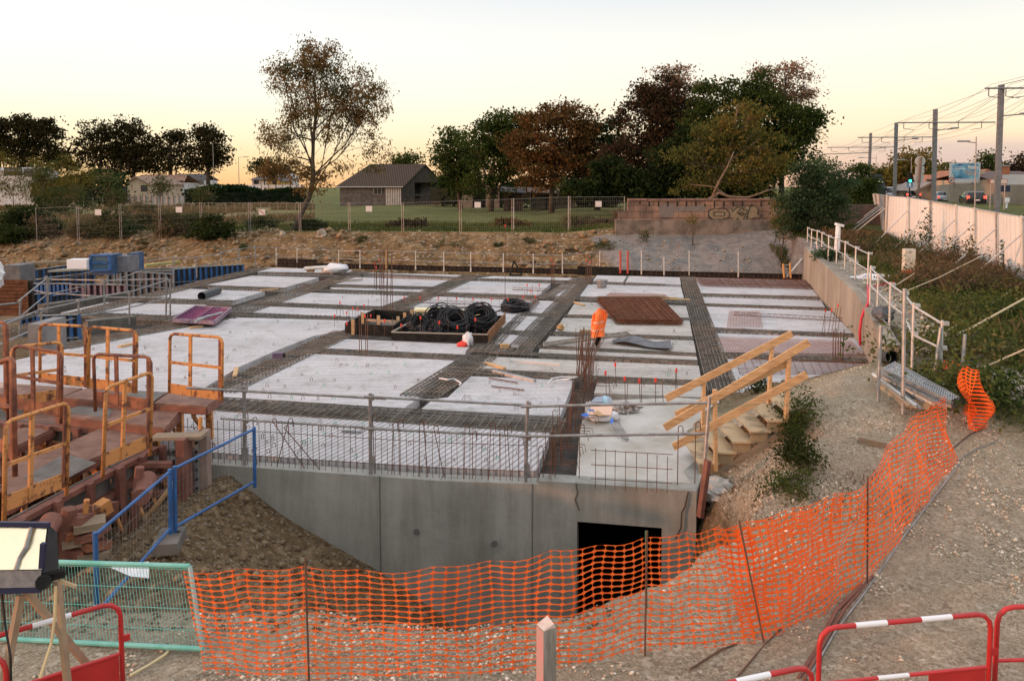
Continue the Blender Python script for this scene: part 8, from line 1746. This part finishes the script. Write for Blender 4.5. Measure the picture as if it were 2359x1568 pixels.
# tram poles with arms, lamps
polem = mat('grey_tram_pole', (.16, .16, .17), (.22, .22, .23), 5, .5, .3)
def hbeam(mb, p, q, w): mb.beam(p, q, w, w * .9, up=(0, 1, 0.001))
poles = [(2301, 196, 49, 490, 'largest grey tram line pole in front of the dark brown roof', (2268, 2420, 204), (2320, 2358, 266), .30),
 (2152, 252, 66, 466, 'second grey tram line pole from the right, left of the billboard', (2068, 2292, 283), (2160, 2196, 299), .32),
 (2062, 283, 84, 450, 'third grey tram line pole, beside the green traffic light', (1975, 2148, 317), (2068, 2106, 323), .32),
 (2003, 307, 105, 405, 'fourth and farthest grey tram line pole above the tram', (1905, 2060, 340), (2008, 2034, 343), .32)]
ARM = []
for px, yt, Yp, yb_, lb, (ax0, ax1, ay_), (lx0, lx1, ly), w in poles:
    tp_ = gy(px + (5 if px > 2200 else 2), yt, Yp); bt = gy(px - (6 if px > 2200 else 2), yb_, Yp); bt.z = min(bt.z, 2.2)
    t = thing('tram_pole', lb, 'tram pole', tuple(bt), group='tram line poles'); m = MB(); m.beam(bt, tp_, w, w * .7, up=(0, 1, .001)); m.build('mast', polem, t)
    A_, B_ = gy(ax0, ay_, Yp - .25), gy(ax1, ay_ - 1, Yp - .25); MB().bar(A_, B_, .055, 6).build('cross_arm', polem, t); ARM.append((A_, B_, tp_, Yp))
    for f in (.06, .32, .62, .86):
        q = A_.lerp(B_, f); m = MB(); m.bar(q, q - Vector((0, 0, .5)), .035, 5); m.bar(q - Vector((0, 0, .5)), q + Vector((.9 if f < .5 else -.9, 0, -.62)), .025, 5); m.build('wire_hanger', polem, t)
    L0_, L1_ = gy(lx0, ly, Yp), gy(lx1, ly - 3, Yp); MB().bar(gy(px, ly + 2, Yp), L1_, .04, 6).build('lamp_arm', polem, t); m = MB(); blob(m, (L1_.x + .1, Yp, L1_.z + .03), (.42, .18, .09), 12, 7, 0); m.build('lamp_head', galv, t, True)
for f, lb in ((.10, 'overhead wire nearest the trees'), (.40, 'second overhead wire from the trees'), (.66, 'third overhead wire from the trees'), (.90, 'overhead wire nearest the road')):
    for lvl, dz in ((' lower strand', -.55), (' upper strand', .25)):
        pts = [A_.lerp(B_, f) + Vector((0, 0, dz)) for A_, B_, _, _ in ARM]; ext = pts[0] + (pts[0] - pts[1]) * 1.1; far_ = pts[-1] + (pts[-1] - pts[-2]) * 2
        al = [ext] + pts + [far_]; out_ = []
        for i in range(len(al) - 1):
            for k in range(6): q = al[i].lerp(al[i + 1], k / 6); out_.append(q - Vector((0, 0, (.5 if dz > 0 else .1) * math.sin(math.pi * k / 6))))
        simple('overhead_wire', lb + ',' + lvl, 'wire', MB().tube(out_ + [al[-1]], .011, 4), mat('dark_wire', (.08, .075, .07), None), group='overhead tram wires')
for i in range(3): simple('stay_wire', ['stay wire from the largest pole top to the second pole', 'stay wire from the second pole top to the third pole', 'stay wire from the third pole top to the farthest pole'][i], 'wire', MB().bar(ARM[i][2] - Vector((0, 0, .6)), ARM[i + 1][0].lerp(ARM[i + 1][1], .6), .014, 4).bar(ARM[i][2], ARM[i + 1][2], .014, 4), MATS['dark_wire'])
simple('stay_wire', 'stay wire rising from the largest pole out of the picture', 'wire', MB().bar(ARM[0][2], gy(2500, 150, 40), .022, 4), MATS['dark_wire'])
A_, B_ = gy(1860, 357, 128), gy(2003, 352, 128); t = thing('tram_pole', 'distant cross arm carrying wires behind the farthest pole', 'tram pole', (B_.x, 128, 2.3), group='tram line poles'); MB().bar(A_, B_, .07, 6).build('cross_arm', polem, t); MB().bar((B_.x, 128, 2), B_ + Vector((0, 0, 1)), .14, 6).build('mast', polem, t)
# pantograph of the tram and the tram front
Yt = 100; a, b = gy(2003, 448, Yt), gy(2041, 401, Yt)
t = thing('tram', 'dark blue-grey tram front showing between the bushes and the poles', 'tram', ((a.x + b.x) / 2, Yt, 2.3)); tm = mat('tram_dark_blue', (.035, .045, .06), (.045, .055, .075), 2, .3); w = (b.x - a.x); h0 = 2.4; h1 = b.z
prof = [(-.5, h0), (-.5, h1 - 1.0), (-.44, h1 - .3), (-.3, h1 - .02), (.2, h1 - .02), (.38, h1 - .3), (.46, h1 - 1.0), (.5, h0 + 1.5), (.5, h0)]
cx = (a.x + b.x) / 2; fr2 = [(cx + u * w, Yt + (.35 if zz > h1 - 1.2 else 0), zz) for u, zz in prof]; bk2 = [(cx + u * w + 8, Yt + 20, zz) for u, zz in prof]
n = len(prof); MB().add(fr2 + bk2, [tuple(range(n))] + [(i, (i + 1) % n, n + (i + 1) % n, n + i) for i in range(n)]).build('body', tm, t)
MB().face([(cx - .38 * w, Yt - .02, h0 + 1.1), (cx + .34 * w, Yt - .02, h0 + 1.1), (cx + .32 * w, Yt - .02, h1 - 1.25), (cx - .36 * w, Yt - .02, h1 - 1.25)]).build('windscreen', mat('tram_glass', (.05, .065, .09), None, rough=.12), t)
MB().box((cx - .04 * w, Yt - .0, h1 - 1.0), (w * .62, .3, .34)).build('display_box', black_ply, t)
m = MB(); 
for i in range(9): m.box((cx - .30 * w + i * w * .065, Yt - .17, h1 - 1.0), (w * (.03 + .012 * (i % 3)), .02, .15))
m.build('display_letters', emat('amber_display', (.9, .85, .5), .8), t)
MB().box((cx + .46 * w, Yt - .25, h0 + 1.6), (.14, .3, .5)).build('mirror', tm, t)
P_ = [gy(1977, 437, 104), gy(1975, 417, 104), gy(1974, 379, 104), gy(1997, 379, 104)]; t = thing('pantograph', 'open dark pantograph reaching the wire above the round bush', 'pantograph', tuple(gy(1977, 430, 104))); m = MB()
m.bar(gy(1978, 440, 104), gy(1976, 415, 104), .06, 5); m.bar(gy(1975, 412, 104), gy(1976, 379, 104), .06, 5); m.bar(gy(1978, 412, 104), gy(1995, 380, 104), .06, 5); m.bar(gy(1975, 403, 104), gy(1982, 403, 104), .05, 5); m.build('arm', galvd, t); MB().beam(gy(1972, 379, 104), gy(1998, 379, 104), .2, .1).build('contact_bar', galvd, t)
# signs
def disc(mb, c, r, n=18, th=.03): return mb.bar((c.x, c.y, c.z), (c.x, c.y + th, c.z), r, n)
Ys = 58; t = thing('sign_pole', 'brown sign pole carrying two round plates and one square plate seen from behind', 'sign pole', tuple(gy(2118, 470, Ys))); MB().bar(gy(2112, 480, Ys), gy(2121, 362, Ys), .09, 8).build('pole', mat('brown_pole', (.12, .09, .08), (.17, .13, .11), 5), t); bkp = mat('grey_sign_back', (.46, .45, .42), (.52, .51, .48), 3, .5)
disc(MB(), gy(2119, 372, Ys + .15), .40).build('round_plate', bkp, t); disc(MB(), gy(2116, 410, Ys + .15), .40).build('round_plate', bkp, t); c = gy(2118, 392, Ys + .15); MB().box((c.x, c.y, c.z), (.68, .03, .56)).build('square_plate', bkp, t)
Ys = 92; t = thing('traffic_light', 'traffic light showing green above a small blue sign', 'traffic light', tuple(gy(2095, 440, Ys))); q = gy(2095, 410, Ys); MB().box((q.x, Ys, q.z), (.42, .3, 1.15)).build('signal_head', black_ply, t); c = gy(2096, 417, Ys - .16); MB().bar((c.x, Ys - .2, c.z), (c.x, Ys - .15, c.z), .17, 12).build('green_lamp', emat('green_signal', (.05, 1.0, .65), 2.5), t); MB().bar((q.x, Ys, 2.3), (q.x, Ys, q.z - .5), .08, 6).build('post', black_ply, t); c = gy(2095, 426, Ys - .1); MB().box((c.x, c.y, c.z), (.75, .04, .62)).build('blue_sign', mat('sign_blue', (.10, .24, .42), None), t)
MB().box((c.x, c.y - .03, c.z), (.2, .02, .36)).build('white_symbol', whitep, t)
Ys = 70; t = thing('speed_sign', 'round red-ringed road sign under a small triangle before the billboard', 'road sign', tuple(gy(2192, 470, Ys))); c = gy(2191, 416, Ys); disc(MB(), c, .30, 20).build('red_ring', mat('sign_red', (.40, .06, .05), None), t); disc(MB(), c - Vector((0, .02, 0)), .22, 20).build('white_disc', mat('sign_cream', (.55, .50, .44), None), t); m = MB(); m.bar((c.x - .13, c.y - .03, c.z - .12), (c.x + .13, c.y - .03, c.z + .12), .025, 4); m.box((c.x - .05, c.y - .03, c.z + .02), (.1, .01, .14)); m.build('dark_symbol', black_ply, t)
c2 = gy(2192, 404, Ys); MB().add([(c2.x - .26, Ys, c2.z - .2), (c2.x + .26, Ys, c2.z - .2), (c2.x, Ys, c2.z + .26), (c2.x - .26, Ys + .03, c2.z - .2), (c2.x + .26, Ys + .03, c2.z - .2), (c2.x, Ys + .03, c2.z + .26)], [(0, 1, 2), (5, 4, 3), (0, 3, 4, 1), (1, 4, 5, 2), (2, 5, 3, 0)]).build('triangle_plate', bkp, t); MB().bar((c.x, Ys + .05, 2.3), (c.x, Ys + .05, c2.z), .04, 6).build('post', galvd, t)
Ys = 55; a, b = gy(2279, 424, Ys), gy(2320, 413, Ys); t = thing('town_sign', 'white town name plate with a red border behind the largest pole', 'road sign', ((a.x + b.x) / 2, Ys, 2.3)); cx = (a.x + b.x) / 2; cz = (a.z + b.z) / 2; ww = b.x - a.x; hh = b.z - a.z
MB().box((cx, Ys, cz), (ww, .03, hh)).build('red_border', mat('sign_red', (.40, .06, .05)), t); MB().box((cx, Ys - .01, cz), (ww - .07, .03, hh - .07)).build('white_plate', mat('sign_cream', (.55, .50, .44)), t)
def text(s_, loc, size, mt, parent, name='lettering', rz=0):
    cu = bpy.data.curves.new(name, 'FONT'); cu.body = s_; cu.size = size; cu.align_x = 'CENTER'; cu.align_y = 'CENTER'; cu.extrude = .002
    o = bpy.data.objects.new(name, cu); COL.objects.link(o); o.parent = parent; o.matrix_world = Matrix.Translation(loc) @ Matrix.Rotation(rz, 4, 'Z') @ Matrix.Rotation(R(90), 4, 'X')
    o.matrix_parent_inverse = Matrix.Identity(4); o.matrix_local = WM[parent].inverted() @ Matrix.Translation(loc) @ Matrix.Rotation(rz, 4, 'Z') @ Matrix.Rotation(R(90), 4, 'X'); cu.materials.append(mt); me = bpy.data.meshes.new_from_object(o); n_ = bpy.data.objects.new(name, me); COL.objects.link(n_); n_.parent = parent; n_.matrix_local = o.matrix_local.copy(); bpy.data.objects.remove(o); return n_
text('ES', (cx - ww * .40, Ys - .035, cz), .24, black_ply, t); text('BLANC', (cx + ww * .24, Ys - .035, cz), .24, black_ply, t)
for f in (.1, .9): MB().bar((a.x + ww * f, Ys + .05, 2.2), (a.x + ww * f, Ys + .05, cz), .04, 6).build('post', galvd, t)
def roadlamp(lb, px, yt, yb_, Yl, side=-1, r=.07, ln=2.6):
    a, b = gy(px, yb_, Yl), gy(px + 2, yt, Yl); a.z = min(a.z, 2.3); t = thing('street_lamp', lb, 'street lamp', tuple(a)); MB().bar(a, b, r, 6, r * .6).build('pole', galvd, t)
    c = b + Vector((side * ln, 0, -.1)); MB().bar(b - Vector((0, 0, .5)), c - Vector((0, 0, .3)), .04, 5).build('arm', galvd, t); MB().box((c.x, Yl, c.z - .28), (.9, .3, .14)).build('lamp_head', galv, t)
roadlamp('slim street lamp with its head to the left, in front of the billboard', 2246, 315, 462, 62, -1, .07, 1.0)
roadlamp('tall distant street lamp rising behind the tram', 2016, 358, 420, 130, -1); roadlamp('small distant street lamp left of the farthest tram pole', 1964, 372, 430, 150, -1); roadlamp('pale slim street lamp behind the double round sign', 2097, 362, 448, 110, -1, .09, 1.5)
c = gy(2318, 463, 60); simple('white_bollard', 'small white-topped bollard beside the road right of the largest pole', 'bollard', MB().bar((c.x, 60, 2.3), (c.x, 60, c.z + .1), .08, 8).bar((c.x, 60, c.z - .1), (c.x + .02, 60, c.z + .25), .2, 8), whitep)
tree('street_tree', 'autumnal yellow-green street tree behind the double round sign', 'tree', [(2112, 450), (2110, 400), (2105, 365)], 125, [(2105, 372, 36, 26), (2125, 400, 36, 36), (2085, 400, 26, 34)], L_yg, 120, 20, .8, .3, None, 101, limbs=7)
tree('street_tree', 'upright green tree right of the billboard', 'tree', [(2277, 400), (2277, 370)], 105, [(2277, 370, 13, 20), (2277, 385, 13, 14)], L_gr, 40, 22, .5, .2, None, 102, limbs=4)
tree('garden_tree', 'brownish garden trees above the dark brown roof at the right edge', 'tree', [(2345, 410), (2345, 385)], 110, [(2345, 388, 30, 16), (2365, 372, 16, 18), (2310, 392, 20, 12)], L_drk, 60, 20, .6, .2, None, 103, limbs=4)
tree('garden_tree', 'yellow-green bush mass between the poles behind the outbuilding', 'tree', [(2160, 430), (2165, 400)], 130, [(2165, 398, 34, 22), (2140, 412, 30, 18), (2060, 410, 34, 22), (2030, 402, 26, 16)], L_yg, 100, 20, .8, .2, None, 104, limbs=4)
for i, (px, py, Yb, w_, h_, lb, lm) in enumerate(((2165, 480, 46, .35, .45, 'small leafy plant at the hoarding top in front of the silver car', L_wd), (2205, 476, 44, .6, .7, 'leafy roadside plant in front of the black hatchback', L_wd), (2225, 480, 43, .4, .4, 'low roadside plant right of the hatchback plant', L_gr))):
    a = gy(px, py, Yb); bush3('roadside_plant', lb, a.x, Yb, w_, .4, h_, lm, 500, .12, 110 + i, 'plant')
for px, py, h_, lb, sd in ((2125, 560, 1.9, 'tall young poplar shoot against the white hoarding', 121), (2098, 572, 1.0, 'short leafy shoot left of the tall one by the hoarding', 122), (2195, 572, 1.0, 'leafy weed before the middle of the hoarding', 123), (2320, 610, 1.5, 'leafy scrub at the hoarding by the right edge', 124), (2240, 610, 1.3, 'arching dry grass plant before the hoarding', 125)):
    a = hit(px, py + 30); bush3('poplar_shoot', lb, a.x, a.y, .35, .35, h_, L_pop if sd != 125 else L_dry, 360, .13, sd, 'shoot')
for px, py, rx, lm, lb, sd in ((2150, 600, 2.2, L_brn, 'brown thicket of dry weeds left of the cabinet', 131), (2240, 660, 2.2, L_brn, 'big green weed thicket right of the cabinet', 132), (2040, 560, 1.6, L_wd, 'green weeds behind the wall guardrail', 133), (2330, 740, 2.0, L_gs, 'low green thicket at the right edge', 134), (2250, 820, 1.6, L_gs, 'low green weeds behind the hanging net end', 135), (1900, 575, .8, L_pop, 'leafy green shoots at the far end of the wall guardrail', 136), (2310, 930, 1.1, L_gs, 'dark green weed patch on the right of the gravel', 137), (1985, 560, 1.0, L_brn, 'brownish creeper below the round bush', 138)):
    a = hit(px, py + 25); bush3('weed_thicket', lb, a.x, a.y + rx * .4, rx, rx * .9, .30 * rx + .2, lm, 3000, .10, sd, 'thicket')
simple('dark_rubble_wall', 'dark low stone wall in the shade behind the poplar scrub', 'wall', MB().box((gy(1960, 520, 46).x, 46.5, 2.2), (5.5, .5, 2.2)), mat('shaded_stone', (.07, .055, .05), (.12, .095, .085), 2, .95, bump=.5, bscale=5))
glass = mat('car_glass', (.02, .022, .026), None, rough=.08); tyre = mat('tyre', (.015, .015, .015), None, rough=.9); tail = emat('tail_light_red', (1.0, .10, .06), 1.6)
def car(lb, px, py, Yc, col, yaw, kind='hatch', braking=True, L_=4.1, Wc=1.72, H=1.5, roof=None):
    a = gy(px, py, Yc); t = thing('car', lb, 'car', (a.x, Yc, RZ + .05), yaw, 'cars on the road beyond the hoarding'); M = WM[t]
    cm = mat('car_paint_' + '%02d%02d%02d' % tuple(int(x * 99) for x in col), col, None, rough=.25, metal=.2)
    def sec(y, w, z0, z1, z2, rw):    # cross-section: lower body, shoulder, roof
        return [(-w, y, z0), (w, y, z0), (w * 1.0, y, z1), (rw, y, z2), (-rw, y, z2), (-w, y, z1)]
    hw = Wc / 2; S_ = [sec(0, hw * .9, .35, .80, .82, hw * .85), sec(.12, hw * .97, .25, .95, 1.0, hw * .85)]
    if kind == 'hatch': S_ += [sec(.35, hw, .22, .98, H * .94, hw * .74), sec(.7, hw, .2, .98, H, hw * .76), sec(2.0, hw, .2, .95, H, hw * .78), sec(2.9, hw, .2, .93, 1.02, hw * .82)]
    else: S_ += [sec(.75, hw, .2, .98, 1.02, hw * .8), sec(1.15, hw, .2, .97, H * .96, hw * .7), sec(2.2, hw, .2, .95, H, hw * .74), sec(3.0, hw, .2, .93, 1.0, hw * .82)]
    S_ += [sec(3.9, hw * .95, .22, .80, .84, hw * .8), sec(L_, hw * .85, .30, .62, .64, hw * .7)]
    m = MB(); b = 0
    for s_ in S_: m.v += [tuple(M @ Vector(p)) for p in s_]
    for i in range(len(S_) - 1):
        for k in range(6): m.f.append((i * 6 + k, i * 6 + (k + 1) % 6, (i + 1) * 6 + (k + 1) % 6, (i + 1) * 6 + k))
    m.f.append(tuple(range(6))); m.f.append(tuple(reversed(range((len(S_) - 1) * 6, len(S_) * 6)))); m.build('body', cm, t)
    q = 1 if kind == 'hatch' else 2
    def sp(i, k, e=0): return S_[i][k]
    y0, y1 = (.12, .35) if kind == 'hatch' else (.75, 1.15); z0, z1 = (1.0, H * .93) if kind == 'hatch' else (1.02, H * .94)
    nrm = .02
    MB().face([M @ Vector(p) for p in ((-hw * .74, y0 - .01, z0), (hw * .74, y0 - .01, z0), (hw * .66, y1 - .05, z1), (-hw * .66, y1 - .05, z1))]).build('rear_window', glass, t)
    for sx in (-1, 1):
        f = [Vector(p) for p in ((sx * (hw * .985 + .012), .75, 1.0), (sx * (hw * .985 + .012), 2.75, .98), (sx * (hw * .79 + .02), 2.05, H - .07), (sx * (hw * .78 + .02), .95, H - .07))]
        if sx < 0: f = f[::-1]
        MB().face([M @ p for p in f]).build('side_window', glass, t)
        x = sx * hw * .82; m = MB(); m.box((x, -.005 + (.10 if kind == 'hatch' else 0), .95 if kind == 'hatch' else .80), (.24, .10, .34 if kind == 'hatch' else .2), M=M); m.build('tail_light', tail if braking else mat('tail_light_dull', (.45, .05, .04), None, rough=.3), t)
        for yy in (.75, 3.3):
            m = MB(); m.bar(M @ Vector((sx * (hw - .16), yy, .31)), M @ Vector((sx * (hw + .015), yy, .31)), .31, 18); w_ = m.build('wheel', tyre, t)
            m = MB(); m.bar(M @ Vector((sx * (hw + .0), yy, .31)), M @ Vector((sx * (hw + .03), yy, .31)), .18, 12); m.build('rim', galv, w_)
        m = MB(); m.box((sx * (hw + .09), 2.55, 1.02), (.18, .1, .13), M=M); m.build('side_mirror', cm, t)
    m = MB(); m.box((0, -.03, .45), (Wc * .93, .16, .26), M=M); m.build('bumper', cm if kind == 'hatch' else mat('bumper_dark', (.05, .05, .055), None), t)
    m = MB(); m.box((0, -.115 if kind == 'hatch' else -.12, .56 if kind != 'hatch' else .72), (.50, .02, .11), M=M); m.build('number_plate', whitep, t)
    return t
car('black hatchback with lit tail lights, nearest car on the road', 2249, 470, 73, (.012, .012, .014), R(-20), 'hatch', L_=4.1, H=1.55)
car('silver-blue saloon car with lit tail lights behind the black hatchback', 2177, 464, 86, (.42, .46, .52), R(-20), 'saloon', H=1.42)
car('small dark car with bright brake lights beside the sign pole', 2104, 458, 96, (.06, .055, .055), R(-22), 'hatch', L_=3.8, H=1.45)
car('black car queued left of the small dark car', 2082, 450, 106, (.025, .02, .022), R(-22), 'hatch', False)
car('white van roof just right of the tram', 2052, 446, 118, (.5, .52, .56), R(-20), 'hatch', False, H=1.9)
